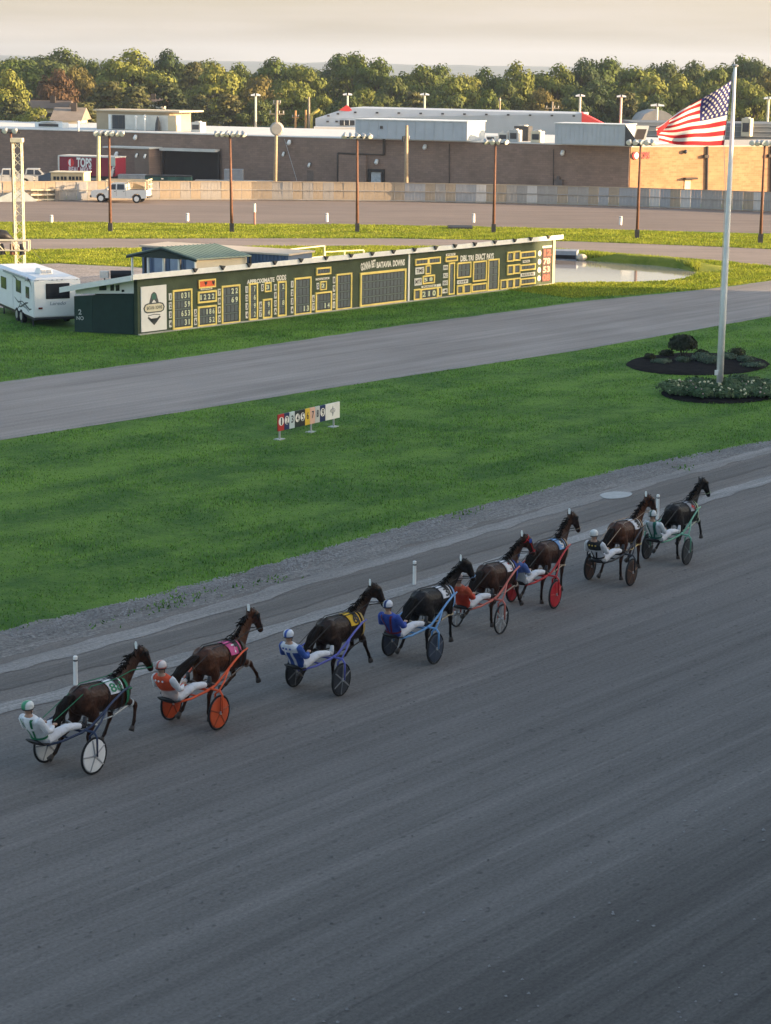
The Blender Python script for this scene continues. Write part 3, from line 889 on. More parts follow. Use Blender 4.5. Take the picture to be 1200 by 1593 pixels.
# loading dock, annex, doors, pipes
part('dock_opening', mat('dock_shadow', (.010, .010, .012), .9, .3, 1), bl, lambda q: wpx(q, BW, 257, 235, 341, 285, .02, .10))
part('dock_canopy', off_white, bl, lambda q: wpx(q, BW, 256, 231, 342, 235, .0, 1.1))
for x_ in (255, 340): part('dock_frame', black_paint, bl, lambda q: wpx(q, BW, x_, 235, x_ + 3, 290, .0, .3))
part('annex', br_m, bl, lambda q: wpx(q, BW, 183, 230, 251, 295, .0, 2.6))
part('annex_roof', off_white, bl, lambda q: wpx(q, BW, 181, 227.5, 253, 229.8, .0, 2.9))
part('annex_side', mat('annex_tan', (.22, .165, .13), .9, .15, .6), bl, lambda q: wpx(q, BW, 229, 231, 251, 295, 2.602, 2.68))
part('recess_panel', br_m, bl, lambda q: wpx(q, BW, 530, 241, 572, 296, .0, .5))
dr = part('service_door', black_paint, bl, lambda q: (wpx(q, BW, 574, 263, 577, 296, .0, .25), wpx(q, BW, 595.5, 264, 599, 296, .0, .25), wpx(q, BW, 574, 263, 599, 267, .0, .28)))
q = MB(bl.location); wpx(q, BW, 578, 268, 593, 296, .01, .08); o = q.build('door_leaf', mat('scuffed_white_door', (.46, .48, .50), .7, .4, 2.5), dr); 
def pipe(pts, r=.08):
    q = MB(bl.location); q.loft([BW.pt(*BW.uv(*p), .14) for p in pts], r, n=6); q.build('pipe', brick_dark, bl, smooth=True)
pipe([(598.5, 214), (598.5, 241)], .16); pipe([(598, 241), (527, 238)]); pipe([(527, 238), (527, 292)], .14); pipe([(862, 232), (862, 296)], .05)
pipe([(181, 231), (181, 292)], .05); pipe([(345, 231), (345, 292)], .05); pipe([(700, 224), (700, 295)], .05)
part('gas_meter_box', mat('meter_grey', (.12, .10, .095), .7, .2, 2), bl, lambda q: (wpx(q, BW, 865, 279, 877, 292, 0, .5), wpx(q, BW, 868, 274, 872, 279, .1, .4)))
part('patched_block', mat('patched_brick', (.16, .12, .10), .9, .2, 2), bl, lambda q: wpx(q, BW, 478, 265, 488, 285, 0, .03))
dom = white_paint
for (x, y) in ((213, 214), (203, 239), (234, 241), (247, 242), (452, 222), (443, 240), (483, 257), (588, 252), (663, 229), (877, 238)):
    u_, v_ = BW.uv(x, y); o_ = 2.7 if 190 < x < 250 and y > 235 else .02
    q = MB(bl.location); q.loft([BW.pt(u_, v_ + .22, o_), BW.pt(u_, v_ + .18, o_ + .2), BW.pt(u_, v_ - .1, o_ + .42), BW.pt(u_, v_ - .22, o_ + .36)], [.1, .2, .23, .13] if x not in (443, 234, 247, 483) else [.06, .12, .14, .08], n=8)
    wl = q.build('wall_lamp', dom, bl, smooth=True)
    q = MB(bl.location); BW.box(q, u_ - .12, v_ - .05, u_ + .12, v_ + .3, o_ - .02, o_ + .08); q.build('lamp_bracket', dark_steel, wl)
q = MB(bl.location); wpx(q, OW, 1065, 280, 1074, 298, .0, .06); dd = q.build('tan_door', mat('cream_door', (.66, .60, .40), .6, .1, 2), bl)
q = MB(bl.location); wpx(q, OW, 1063, 276, 1082, 279, .0, .5); q.build('door_hood', brick_dark, dd)
for x in (1099, 1187 + 12):
    q = MB(bl.location); q.loft([OW.pt(OW.uv(x + 1, 228)[0], BH, .1), OW.pt(OW.uv(x, 298)[0], 0, .1)], .14, n=6); q.build('downspout', brick_dark, bl)
    q = MB(bl.location); OW.box(q, OW.uv(x, 240)[0] - .45, 4.0, OW.uv(x, 240)[0] + .1, 4.3, .0, .4); q.build('conductor_head', brick_dark, bl)
q = MB(bl.location); u_, v_ = OW.uv(1065, 236); q.sph(OW.pt(u_, v_, .2), .22); q.build('security_camera', dark_steel, bl, smooth=True)
# small red shop letters and round emblem on the brick end
q = MB(bl.location); u_, v_ = OW.uv(1002, 241.5); OW.text(q, 'TOPS', u_, v_, .62, .10, wmax=1.35, bold=.06); q.build('red_lettering', mat('sign_red', (.62, .03, .04), .5, .1, 3), bl)
q = MB(bl.location); u_, v_ = OW.uv(988.5, 242); q.loft([OW.pt(u_, v_, .03), OW.pt(u_, v_, .12)], .40, n=16); lg = q.build('round_emblem', mat('sign_red', (.62, .03, .04)), bl)
q = MB(bl.location); q.loft([OW.pt(u_ + .08, v_, .121), OW.pt(u_ + .08, v_, .14)], [.26, .26], [.34, .34], n=14); q.build('emblem_face', white_paint, lg)

# roof things -------------------------------------------------------
ex = BW.u; ey = -BW.n
def roof_box(name, label, cat, px0, px1, ytop, Y, m, depth=3.0, z0=BH + .13, side=None, h=None, parts=None):
    a = atY(px0, ytop, Y); b = atY(px1, ytop, Y - (px1 - px0) / FPX * Y * .47)
    w_ = (V((b.x, b.y, 0)) - V((a.x, a.y, 0))).length
    t = thing(name, label, cat, (a.x, a.y, z0), BW.ang)
    zt = (h if h else a.z - z0)
    q = MB(); q.box((w_ / 2, depth / 2, zt / 2), (w_, depth, zt)); q.build('housing', m, t, bevel=.03)
    return t, w_, zt
pale_blue = mat('pale_grey_metal', (.42, .46, .50), .6, .08, .8)
t, w_, zt = roof_box('rooftop_plant_room', 'long pale grey metal box on the roof with a bright right end', 'plant room', 553, 726, 186, 225, pale_blue, 5.0)
q = MB(); q.box((w_ / 2, 2.5, zt + .05), (w_ + .2, 5.2, .1)); q.build('roof_cap', white_paint, t)
for i in range(12):
    q = MB(); q.box((w_ * (i + .5) / 12, -.015, zt / 2), (.05, .05, zt - .1)); q.build('wall_seam', pale_blue, t)
q = MB(); q.box((w_ * .24, -.06, zt * .62), (.28, .12, .3)); q.build('vent_grille', dark_steel, t)
t, w_, zt = roof_box('rooftop_plant_room', 'shorter ribbed pale metal box on the roof left of the flag', 'plant room', 864, 972, 192, 214.5, pale_blue, 3.4)
q = MB(); q.box((w_ / 2, 1.7, zt + .04), (w_ + .2, 3.6, .08)); q.build('roof_cap', white_paint, t)
for i in range(16):
    q = MB(); q.box((w_ * (i + .5) / 16, -.02, zt / 2), (.06, .05, zt - .1)); q.build('rib', pale_blue, t)
q = MB(); q.prism([V((w_, -.01, 0)), V((w_, -.01, zt)), V((w_ + 1.7, -.01, 0))], V((0, .08, 0))); q.build('side_screen', dark_steel, t)
# the tan penthouse on the left roof
t, w_, zt = roof_box('rooftop_penthouse', 'tan penthouse with a white front and dark doorway on the left roof', 'penthouse', 150, 264, 172, 246, mat('penthouse_tan', (.40, .32, .22), .8, .12, .6), 5.0)
q = MB(); q.box((w_ * .57, 2.4, zt + .09), (w_ * 1.18, 5.6, .18)); q.build('roof', mat('penthouse_roof', (.62, .52, .38), .8, .1, .5), t)
q = MB(); q.box((w_ * .60, -.12, zt * .42), (w_ * .78, .1, zt * .8)); q.build('white_front', off_white, t)
q = MB(); q.box((w_ * .32, -.2, zt * .42), (w_ * .17, .08, zt * .74)); dk = q.build('dark_doorway', panel_black, t)
for i in range(3):
    q = MB(); q.box((w_ * (.26 + .06 * i), -.25, zt * .42), (.05, .03, zt * .72)); q.build('mullion', dark_steel, dk)
q = MB(); q.box((w_ * .20, -.2, zt * .42), (w_ * .035, .09, zt * .8)); q.build('door_jamb', white_paint, t)
q = MB(); q.box((w_ * 1.0, .4, zt * .42), (w_ * .2, 1.1, zt * .84)); q.build('side_wing', mat('penthouse_cream', (.60, .50, .34), .8, .1, .6), t)
for x_ in (.62, .74):
    q = MB(); q.bar((w_ * x_, -1.2, 0), (w_ * x_, -1.2, .9 + x_), .09); q.sph((w_ * x_, -1.2, .95 + x_), .17); q.build('vent_pipe', white_paint, t, smooth=True)
q = MB(); q.loft([V((w_ * .88, -.6, 0)), V((w_ * .88, -.6, .9)), V((w_ * .88, -.6, 1.7))], [.35, .28, .07], n=8); q.build('dark_hood', dark_steel, t)
# small roof units
def unit(label, px0, px1, ytop, Y, m=off_white, nm='rooftop_unit', depth=1.3, fan=True):
    t, w_, zt = roof_box(nm, label, 'roof unit', px0, px1, ytop, Y, m, depth)
    q = MB(); q.box((w_ / 2, -.02, zt * .5), (w_ * .7, .05, zt * .5)); q.build('louvre', dark_steel, t)
    if fan:
        q = MB(); q.loft([V((w_ / 2, depth / 2, zt)), V((w_ / 2, depth / 2, zt + .12))], w_ * .33, n=12); q.build('fan_cowl', galv, t)
    return t
unit('white roof unit standing alone at the far left of the roof', 54, 98, 190, 249, white_paint)
unit('low pale vent box just right of the tan penthouse', 297, 312, 190, 240)
unit('small white unit in the cluster right of the long box', 775, 790, 206, 220.5)
unit('middle grey unit in the cluster right of the long box', 792, 806, 202, 219.6, galv)
unit('dark low unit behind the cluster on the roof', 800, 822, 196, 222.5, dark_steel)
unit('cream tilted duct unit at the right end of the roof cluster', 826, 841, 204, 218.4, mat('cream_unit', (.66, .58, .42), .7, .1, 2))
unit('tiny white vent beside the long box end on the roof', 756, 771, 211, 221.5, white_paint, fan=False)
# framed roof hatch panel at the corner
q0 = atY(988, 227, 213.4); t = thing('solar_hatch', 'framed dark slanted panel on the roof corner beside the flag', 'roof panel', (q0.x, q0.y + .4, BH + .1))
q = MB(); q.hexa([V((-.3, 0, .5)), V((1.1, 0, .5)), V((1.1, .5, .5)), V((-.3, .5, .5))], [V((.2, .8, 2.0)), V((1.55, .8, 2.0)), V((1.55, 1.1, 2.0)), V((.2, 1.1, 2.0))]); q.build('panel_frame', off_white, t)
q = MB(); q.hexa([V((-.05, -.03, .65)), V((.9, -.03, .65)), V((.9, .2, .65)), V((-.05, .2, .65))], [V((.36, .74, 1.85)), V((1.36, .74, 1.85)), V((1.36, .9, 1.85)), V((.36, .9, 1.85))]); q.build('dark_panel', brick_dark, t)
for x_ in (0, .9):
    q = MB(); q.bar((x_, .5, 0), (x_, .5, .6), .06); q.build('leg', galv, t)
for i, (x, y) in enumerate(((122, 190), (1081, 207), (924, 219))):
    p = atY(x, y, 240 if x < 200 else (226 if x > 1000 else 214.5))
    q = MB((p.x, p.y, BH)); q.bar((p.x, p.y, BH), p, .1); q.sph(p, .16)
    tag(q.build('vent_stack', white_paint, smooth=True), ['thin white vent pipe left of the tan penthouse on the roof', 'white vent pipe standing on the roof right of the flag', 'short white vent pipe on the roof edge below the ribbed box'][i], 'vent pipe')

# long white metal building behind
wb = thing('white_metal_building', 'long white metal building with a red gable end behind the roof boxes', 'building', (0, 262, 0))
wmm = mat('white_metal_sheet', (.50, .53, .57), .5, .06, .5)
A = atY(491, 184, 266); B = atY(905, 181, 262); T1 = atY(540, 168, 266); 
q = MB(wb.location)
q.prism([V((A.x, 266, 0)), V((A.x, 266, A.z)), V((T1.x, 266, T1.z)), V((B.x, 262, atY(905, 177, 262).z)), V((B.x, 262, 0))], V((2, 12, 0))); q.build('wall', wmm, wb)
q = MB(wb.location); q.prism([V((B.x + .02, 262, 4)), V((B.x + .02, 262, atY(905, 175.5, 262).z)), V((B.x + 3.0, 262, 6.2)), V((B.x + 3.0, 262, 4))], V((.8, 9, 0))); q.build('red_gable', mat('bright_red_sheet', (.62, .06, .06), .6, .1, 1), wb)
q = MB(wb.location); q.prism([V((T1.x - 1.0, 265.8, T1.z - .3)), V((T1.x, 265.8, T1.z + .42)), V((T1.x + .9, 265.8, T1.z - .5))], V((0, .6, 0))); q.build('red_ridge_cap', mat('bright_red_sheet', (.62, .06, .06)), wb)
WW = Wall((T1.x, 265.6, 0), (B.x, 261.6, 0))
for i in range(11):
    x = 553 + i * 34
    q = MB(wb.location); wpx(q, WW, x - 2, 173.5 + i * .55, x + 2, 176 + i * .55, -.02, .2); q.build('vent', dark_steel, wb)
WL = Wall((A.x, 265.7, 0), (T1.x, 265.7, 0))
for (x, y) in ((511, 180), (526, 177), (510, 189), (524, 189)):
    q = MB(wb.location); wpx(q, WL, x - 2, y - 1.2, x + 2, y + 1.2, .0, .2); q.build('vent', dark_steel, wb)
q = MB(wb.location); wpx(q, WL, 529, 187, 552, 195, .05, .3); wd = q.build('dark_window', glass_dark, wb)
for x in (536, 544):
    q = MB(wb.location); wpx(q, WL, x - .6, 187, x + .6, 195, .3, .34); q.build('mullion', off_white, wd)
q = MB(wb.location); wpx(q, WL, 490, 197, 560, 203, .3, 3.5); q.build('lean_to_roof', roof_white, wb)
q = MB((atY(430, 196, 275).x, 275, 0)); a, b = atY(400, 196, 275), atY(490, 197, 274); q.box(((a.x + b.x) / 2, 275, a.z / 2), (b.x - a.x, 1, a.z)); tag(q.build('green_roof_shed', mat('dull_green_sheet', (.03, .07, .045), .7, .2, .5)), 'low dark green shed wall left of the white metal building', 'shed')
# grey building far right, domed hall and the houses on the left
gbld = thing('grey_building', 'long grey flat building behind the flag and flagpole', 'building', (30, 250, 0))
a, b = atY(985, 190, 250), atY(1330, 186, 250)
q = MB(gbld.location); q.box(((a.x + b.x) / 2, 256, a.z / 2), (b.x - a.x, 12, a.z)); q.build('wall', mat('slate_grey_wall', (.17, .19, .21), .8, .15, .4), gbld)
for i in range(5):
    q = MB(gbld.location); q.box(((a.x + b.x) / 2, 249.95, a.z - .35 - .6 * i), (b.x - a.x, .12, .1)); q.build('siding_line', mat('slate_light', (.26, .28, .30), .8, .1, .4), gbld)
p = atY(1161, 184, 249); unit('small tan vent on the grey building behind the flagpole', 1154, 1168, 184, 249, mat('cream_unit', (.66, .58, .42)))
hall = thing('round_roofed_hall', 'small hall with a rounded grey roof and dark red door left of the flag', 'hall', (34, 275, 0))
a, b = atY(997, 187, 275), atY(1052, 187, 275); pk = atY(1035, 171, 275)
prof = [V((a.x, 275, 0)), V((a.x, 275, a.z))] + [V((a.x + (b.x - a.x) * k / 8, 275, a.z + (pk.z - a.z) * math.sin(math.pi * min(1, .1 + k / 9.5)))) for k in range(1, 8)] + [V((b.x, 275, a.z)), V((b.x, 275, 0))]
q = MB(hall.location); q.prism(prof, V((0, 10, 0))); q.build('wall', mat('hall_grey', (.34, .33, .32), .8, .12, .6), hall)
q = MB(hall.location); q.box((a.x + (b.x - a.x) * .52, 274.95, a.z * .5), ((b.x - a.x) * .5, .2, a.z * .9)); q.build('red_door', mat('dull_red_door', (.22, .045, .05), .7, .15, .6), hall)
def house(label, px0, px1, ye, yp, Y, wallm, roofm):
    a, b = atY(px0, ye, Y), atY(px1, ye, Y); pk = atY((px0 + px1) / 2, yp, Y + 4)
    t = thing('house', label, 'house', ((a.x + b.x) / 2, Y, 0))
    q = MB(t.location); q.box(((a.x + b.x) / 2, Y + 4, a.z / 2), (b.x - a.x, 8, a.z)); q.build('wall', wallm, t)
    q = MB(t.location); e = .5
    q.prism([V((a.x - e, Y - e, a.z)), V((a.x - e, Y + 4, pk.z)), V((a.x - e, Y + 8 + e, a.z))], V((b.x - a.x + 2 * e, 0, 0))); rf = q.build('roof', roofm, t)
    q = MB(t.location); q.box((a.x + (b.x - a.x) * .7, Y + 3, pk.z), (.7, .7, 1.2)); q.build('chimney', brick_dark, rf)
    for k_ in (.25, .7):
        q = MB(t.location); q.box((a.x + (b.x - a.x) * k_, Y - .03, a.z - 1.2), (1.1, .1, 1.2)); q.build('window', glass_dark, t)
house('house with a broad brown roof among trees at the left edge', 25, 100, 168, 156, 290, mat('house_cream', (.55, .48, .38), .8, .1, .4), mat('roof_brown', (.13, .10, .08), .9, .2, .5))
house('house with a grey tan roof nearer the penthouse', 84, 122, 187, 167, 268, mat('house_cream', (.55, .48, .38)), mat('roof_tan_grey', (.24, .20, .165), .9, .2, .5))
house('small pale house glimpsed between trees behind the penthouse', 200, 250, 160, 152, 310, mat('house_white', (.62, .58, .50), .8, .1, .4), mat('roof_brown', (.13, .10, .08)))
house('house half hidden by the trees in the middle distance', 318, 345, 158, 149, 305, mat('house_white', (.62, .58, .50)), mat('roof_tan_grey', (.24, .20, .165)))

# ------------------------------------------------------------------ trees
leaf = {
 'green': leaf_mat('leaves_green', (.062, .095, .018), (.165, .185, .034)),
 'dark': leaf_mat('leaves_dark', (.036, .062, .020), (.095, .118, .030)),
 'yellow': leaf_mat('leaves_yellow_green', (.115, .14, .024), (.19, .20, .04)),
 'red': leaf_mat('leaves_dark_red', (.07, .040, .022), (.12, .070, .030)),
 'orange': leaf_mat('leaves_tawny', (.105, .095, .024), (.17, .135, .035)),
 'conifer': leaf_mat('needles', (.034, .052, .018), (.11, .105, .034)),
}
bark = mat('bark', (.07, .052, .04), .9, .3, 4)
def crown_mesh(seed, style, nclump, nleaf, ls):
    r = np.random.default_rng(seed)
    cl = []
    if style == 'conifer':
        for i in range(nclump):
            z = .12 + .86 * (i + r.uniform(0, 1)) / nclump
            a = r.uniform(0, 6.28); rad = (.34 * (1 - z) ** .75 + .03) * r.uniform(.55, 1.05)
            cl.append((rad * math.cos(a), rad * math.sin(a), z, .10, .035))
    else:
        while len(cl) < nclump:
            p = r.normal(size=3); p /= np.linalg.norm(p); rr = r.uniform(.35, 1) ** .5
            wz = {'tall': (.30, .38), 'wide': (.40, .38), 'round': (.38, .38)}[style]
            z = .56 + p[2] * rr * wz[1]
            if z < .16: continue
            taper = 1 - .35 * max(0, (z - .6) / .4)
            cl.append((p[0] * rr * wz[0] * taper, p[1] * rr * wz[0] * taper, z, r.uniform(.11, .20), r.uniform(.085, .145)))
    vs = []
    for (x, y, z, a, b) in cl:
        n = nleaf
        d = r.normal(size=(n, 3)); d /= np.linalg.norm(d, axis=1)[:, None]
        d[:, 2] = np.where(d[:, 2] < -.25, -d[:, 2] * .6, d[:, 2])
        q = np.array([x, y, z]) + d * np.array([a, a, b]) * (r.uniform(.35, 1.08, n) ** .5)[:, None]
        t1 = np.cross(d, r.normal(size=(n, 3))); t1 /= np.linalg.norm(t1, axis=1)[:, None] + 1e-9
        t2 = np.cross(d, t1) + d * r.uniform(-.4, .4, n)[:, None]
        s_ = ls * r.uniform(.6, 1.35, n)[:, None]
        vs.append(np.stack([q - t1 * s_ - t2 * s_ * .6, q + t1 * s_ - t2 * s_ * .5, q + t1 * s_ * .7 + t2 * s_ * .7, q - t1 * s_ * .6 + t2 * s_ * .6], 1))
    v = np.concatenate(vs).reshape(-1, 3)
    return v, np.arange(len(v)).reshape(-1, 4), cl
PROTO = {}
def tree_proto(kind, style, seed):
    k = (kind, style, seed)
    if k in PROTO: return PROTO[k]
    v, f, cl = crown_mesh(seed, style, 44 if style != 'conifer' else 90, 150 if style != 'conifer' else 44, .0165 if style != 'conifer' else .018)
    t = thing('conifer_tree' if style == 'conifer' else 'leafy_tree', 'x', 'tree', (0, -250, 0))
    np_obj('crown', v, f, leaf[kind], t)
    q = MB(); q.loft([V((0, 0, 0)), V((.01, 0, .25)), V((.0, .01, .55)), V((0, 0, .85))], [.028, .022, .014, .004], n=7)
    rr = random.Random(seed)
    if style == 'conifer':
        lim = rr.sample(cl, 14)
        for (x, y, z, a, b) in lim: q.loft([V((0, 0, z - .02)), V((x, y, z))], [.006, .002], n=4)
    else:
        for (x, y, z, a, b) in rr.sample(cl, 12): q.loft([V((0, 0, max(.2, z - .3))), V((x * .5, y * .5, z - .1)), V((x, y, z))], [.012, .008, .003], n=5)
    q.build('trunk', bark, t, smooth=True)
    PROTO[k] = [t, False]
    return PROTO[k]
TREES = []
def tree(px, ytop, wpx_, Y, kind, style, seed):
    pr_ = tree_proto(kind, style, seed)
    if not pr_[1]: o = pr_[0]; pr_[1] = True
    else: o = copy_tree(pr_[0])
    p = atY(px, ytop, Y); h = p.z / .98
    wid = {'tall': .66, 'wide': 1.1, 'round': .92, 'conifer': .78}[style]
    sx = wpx_ / FPX * Y / wid
    o.location = (p.x, Y, 0); o.scale = (sx, sx, h); o.rotation_euler = (0, 0, random.uniform(0, 6.28))
    TREES.append((o, px, ytop, kind, style, Y))
    return o
# front and middle trees: (px, top, width, Y, kind, style)
FT = [(8, 113, 52, 285, 'yellow', 'round'), (38, 88, 84, 330, 'green', 'wide'), (86, 112, 56, 300, 'red', 'wide'), (124, 104, 44, 305, 'orange', 'round'),
 (95, 79, 90, 350, 'dark', 'wide'), (140, 95, 48, 330, 'green', 'round'), (205, 84, 86, 325, 'green', 'wide'), (168, 128, 62, 290, 'conifer', 'conifer'), (212, 134, 60, 286, 'conifer', 'conifer'),
 (262, 130, 58, 288, 'conifer', 'conifer'), (266, 84, 50, 330, 'dark', 'round'), (300, 99, 44, 320, 'conifer', 'conifer'), (338, 106, 46, 305, 'yellow', 'tall'), (328, 95, 36, 335, 'dark', 'tall'),
 (372, 103, 48, 320, 'green', 'round'), (356, 148, 52, 284, 'conifer', 'conifer'), (310, 150, 44, 286, 'conifer', 'conifer'), (405, 118, 46, 305, 'orange', 'round'), (432, 91, 60, 330, 'green', 'round'), (468, 98, 66, 320, 'green', 'wide'),
 (452, 130, 62, 292, 'yellow', 'wide'), (498, 148, 50, 288, 'green', 'wide'), (526, 88, 46, 340, 'dark', 'tall'), (552, 79, 62, 330, 'green', 'round'), (590, 92, 66, 325, 'green', 'wide'), (566, 140, 44, 290, 'yellow', 'round'),
 (610, 120, 60, 300, 'dark', 'wide'), (644, 142, 50, 288, 'conifer', 'conifer'), (650, 108, 56, 320, 'green', 'round'), (682, 98, 64, 330, 'green', 'wide'), (706, 124, 54, 300, 'green', 'round'), (724, 112, 52, 315, 'yellow', 'wide'),
 (757, 112, 56, 318, 'green', 'wide'), (786, 130, 40, 298, 'dark', 'round'), (806, 99, 34, 305, 'yellow', 'tall'), (836, 112, 44, 320, 'dark', 'tall'), (868, 106, 56, 315, 'green', 'round'), (845, 140, 44, 290, 'orange', 'round'),
 (905, 98, 64, 318, 'dark', 'wide'), (944, 91, 74, 322, 'green', 'wide'), (925, 128, 60, 295, 'dark', 'wide'), (985, 104, 66, 310, 'green', 'round'), (1012, 122, 48, 298, 'yellow', 'tall'), (975, 142, 44, 288, 'conifer', 'conifer'),
 (1062, 122, 62, 300, 'yellow', 'wide'), (1036, 97, 66, 335, 'dark', 'wide'), (1080, 98, 60, 338, 'dark', 'round'), (1112, 104, 56, 325, 'green', 'wide'), (1148, 94, 56, 330, 'green', 'round'), (1180, 92, 60, 328, 'dark', 'wide'),
 (1150, 128, 50, 296, 'green', 'round'), (1176, 126, 46, 294, 'yellow', 'round'), (1204, 112, 50, 300, 'orange', 'round'), (1108, 138, 56, 290, 'dark', 'wide'), (20, 150, 46, 282, 'conifer', 'conifer'), (55, 168, 50, 276, 'yellow', 'wide'),
 (130, 160, 60, 280, 'conifer', 'conifer'), (398, 156, 44, 284, 'dark', 'round'), (540, 150, 40, 286, 'dark', 'round'), (700, 150, 60, 284, 'dark', 'wide'), (765, 146, 46, 286, 'green', 'wide'), (890, 150, 50, 284, 'dark', 'wide'), (1020, 152, 40, 284, 'dark', 'round')]
random.seed(11)
for i, (px, yt, w, Y, kd, st) in enumerate(FT):
    tree(px, yt + random.uniform(-3, 3), w * 1.75, Y, kd, st, 100 + (i % 2) + hash(st) % 1)
NF = len(TREES)
# back row filling the skyline
SKY = [(-60, 92), (0, 88), (60, 84), (100, 83), (140, 98), (155, 108), (170, 98), (205, 90), (240, 100), (265, 92), (285, 104), (300, 110), (340, 106), (390, 112), (430, 102), (480, 98), (515, 112), (545, 92), (580, 98), (610, 114), (660, 108), (700, 112), (760, 120), (790, 116), (820, 116), (870, 114), (890, 108), (935, 98), (980, 104), (1000, 114), (1030, 104), (1080, 102), (1150, 98), (1200, 99), (1260, 99)]
x = -50
while x < 1250:
    yy = np.interp(x, [a for a, b in SKY], [b for a, b in SKY])
    tree(x, yy + random.uniform(2, 9), random.uniform(110, 150), random.uniform(375, 420), random.choice(['dark', 'green', 'dark']), random.choice(['wide', 'round']), 101)
    x += random.uniform(22, 30)
x = -40
while x < 1250:
    tree(x, np.interp(x, [a for a, b in SKY], [b for a, b in SKY]) + random.uniform(22, 40), random.uniform(110, 150), random.uniform(345, 365), random.choice(['dark', 'green', 'dark', 'yellow']), random.choice(['wide', 'round']), 101)
    x += random.uniform(34, 46)
def where(px):
    for hi, s_ in ((20, 'at the left edge'), (60, 'behind the houses on the left'), (145, 'behind the red trailer'), (235, 'behind the tan penthouse'), (300, 'just right of the tan penthouse'), (385, 'above the dark loading dock'),
                   (480, 'behind the tall pole with crossarms'), (550, 'at the left end of the white metal building'), (640, 'above the long pale roof box'), (725, 'above the middle of the white metal building'),
                   (790, 'above the small roof units'), (850, 'left of the red gable'), (925, 'just above the red gable'), (1000, 'left of the round roofed hall'), (1060, 'behind the flag'), (1130, 'between the flag and its pole top'), (1300, 'right of the flagpole')):
        if px < hi: return s_
kn = {'green': 'green leafy', 'dark': 'dark green', 'yellow': 'yellow green', 'red': 'dark red', 'orange': 'tawny', 'conifer': 'dark layered conifer'}
stn = {'wide': 'broad', 'round': 'rounded', 'tall': 'tall narrow', 'conifer': 'drooping'}
seen = {}
for (o, px, yt, kd, st, Y) in TREES[:NF]:
    lab = '%s %s tree %s' % (stn[st], kn[kd], where(px))
    if kd == 'conifer': lab = 'dark layered conifer %s' % where(px)
    seen.setdefault(lab, []).append((px, o))
for lab, l_ in seen.items():
    l_.sort(key=lambda a: a[0])
    for i, (px, o) in enumerate(l_):
        if len(l_) > 1:
            lab2 = lab + [', the left one', ', the right one'][i] if len(l_) == 2 else lab + [', the leftmost', ', the middle one', ', the rightmost', ', the last one'][i]
        else: lab2 = lab
        tag(o, lab2, 'tree', 'trees of the wood behind the buildings')
for (o, px, yt, kd, st, Y) in TREES[NF:]:
    tag(o, 'tree in the dense back rows of the far wood', 'tree', 'trees in the back rows of the far wood')
for k_, (t, used) in list(PROTO.items()):
    assert used

# ------------------------------------------------------------------ poles
def flood_pole(label, bx, by, tx, ty, heads, m=rust_steel, Yb=None):
    b = g(bx, by); top = atY(tx, ty, b.y)
    t = thing('floodlight_pole', label, 'floodlight pole', tuple(b), 0, 'floodlight poles along the infield strip')
    q = MB(b); q.loft([V((b.x, b.y, 0)), V((top.x, top.y, top.z))], [.13, .085], n=8); q.build('pole', m, t, smooth=True)
    q = MB(b); q.box((b.x, b.y, .35), (.34, .34, .7)); q.build('base', dark_steel, t)
    wb_ = heads[1] / FPX * b.y
    q = MB(b); q.box((top.x, top.y, top.z + .05), (wb_, .12, .12)); q.build('crossarm', dark_steel, t)
    n = heads[0]
    for i in range(n):
        x = top.x - wb_ / 2 + wb_ * (i + .5) / n
        c = V((x, top.y - .1, top.z + .22)); dr_ = V((random.uniform(-.6, .6), random.uniform(-1, -.2), -.45)).normalized()
        q = MB(b); q.loft([c - dr_ * .24, c - dr_ * .13, c + dr_ * .08, c + dr_ * .20], [.08, .13, .20, .23], n=10)
        hd = q.build('floodlight', galv, t, smooth=True)
        q = MB(b); q.loft([c + dr_ * .202, c + dr_ * .225], [.21, .15], n=10); q.build('lens', white_paint, hd)
        q = MB(b); q.bar((x, top.y, top.z + .05), c - dr_ * .1, .03, 5); q.build('bracket', dark_steel, hd)
    return t
flood_pole('rusty floodlight pole in front of the white pickup', 172, 361, 170, 211, (6, 50))
flood_pole('rusty floodlight pole in front of the dark loading dock', 361, 361, 358, 212, (6, 50))
flood_pole('rusty floodlight pole left of the black framed door', 556, 361, 556, 215, (5, 48))
flood_pole('dark floodlight pole on a thick base above the middle of the tote board', 768, 362, 771, 224, (4, 40))
flood_pole('rusty floodlight pole in front of the brick building corner', 991, 371, 997, 225, (5, 44))
flood_pole('rusty floodlight pole at the right edge beyond the flagpole', 1183, 378, 1190, 226, (6, 46))
flood_pole('thin red floodlight pole at the left edge behind the lattice tower', 24, 363, 17, 207, (2, 30))
# wooden utility poles behind the fence
def util_pole(label, bx, by, Y, tx, ty, r, arms, m=wood_pole, extra=None):
    b0 = atY(bx, by, Y); b = V((b0.x, Y, 0)); top = atY(tx, ty, Y)
    t = thing('utility_pole', label, 'utility pole', tuple(b), 0, 'utility poles behind the far fence')
    q = MB(b); q.loft([b, top], [r * 1.25, r * .8], n=8); q.build('pole', m, t, smooth=True)
    for dz, w_ in arms:
        q = MB(b); q.box((top.x, top.y, top.z - dz), (w_, .12, .14)); q.build('crossarm', m, t)
        for s_ in (-.42, 0.15, .42):
            q = MB(b); q.loft([V((top.x + s_ * w_, top.y, top.z - dz + .06)), V((top.x + s_ * w_, top.y, top.z - dz + .34))], [.06, .09], n=6); q.build('insulator', galv, t)
    return t, b, top
util_pole('thick cream wooden pole in front of the red trailer', 153, 300, 214, 154, 204, .20, [], mat('cream_pole', (.62, .50, .30), .85, .15, 3))
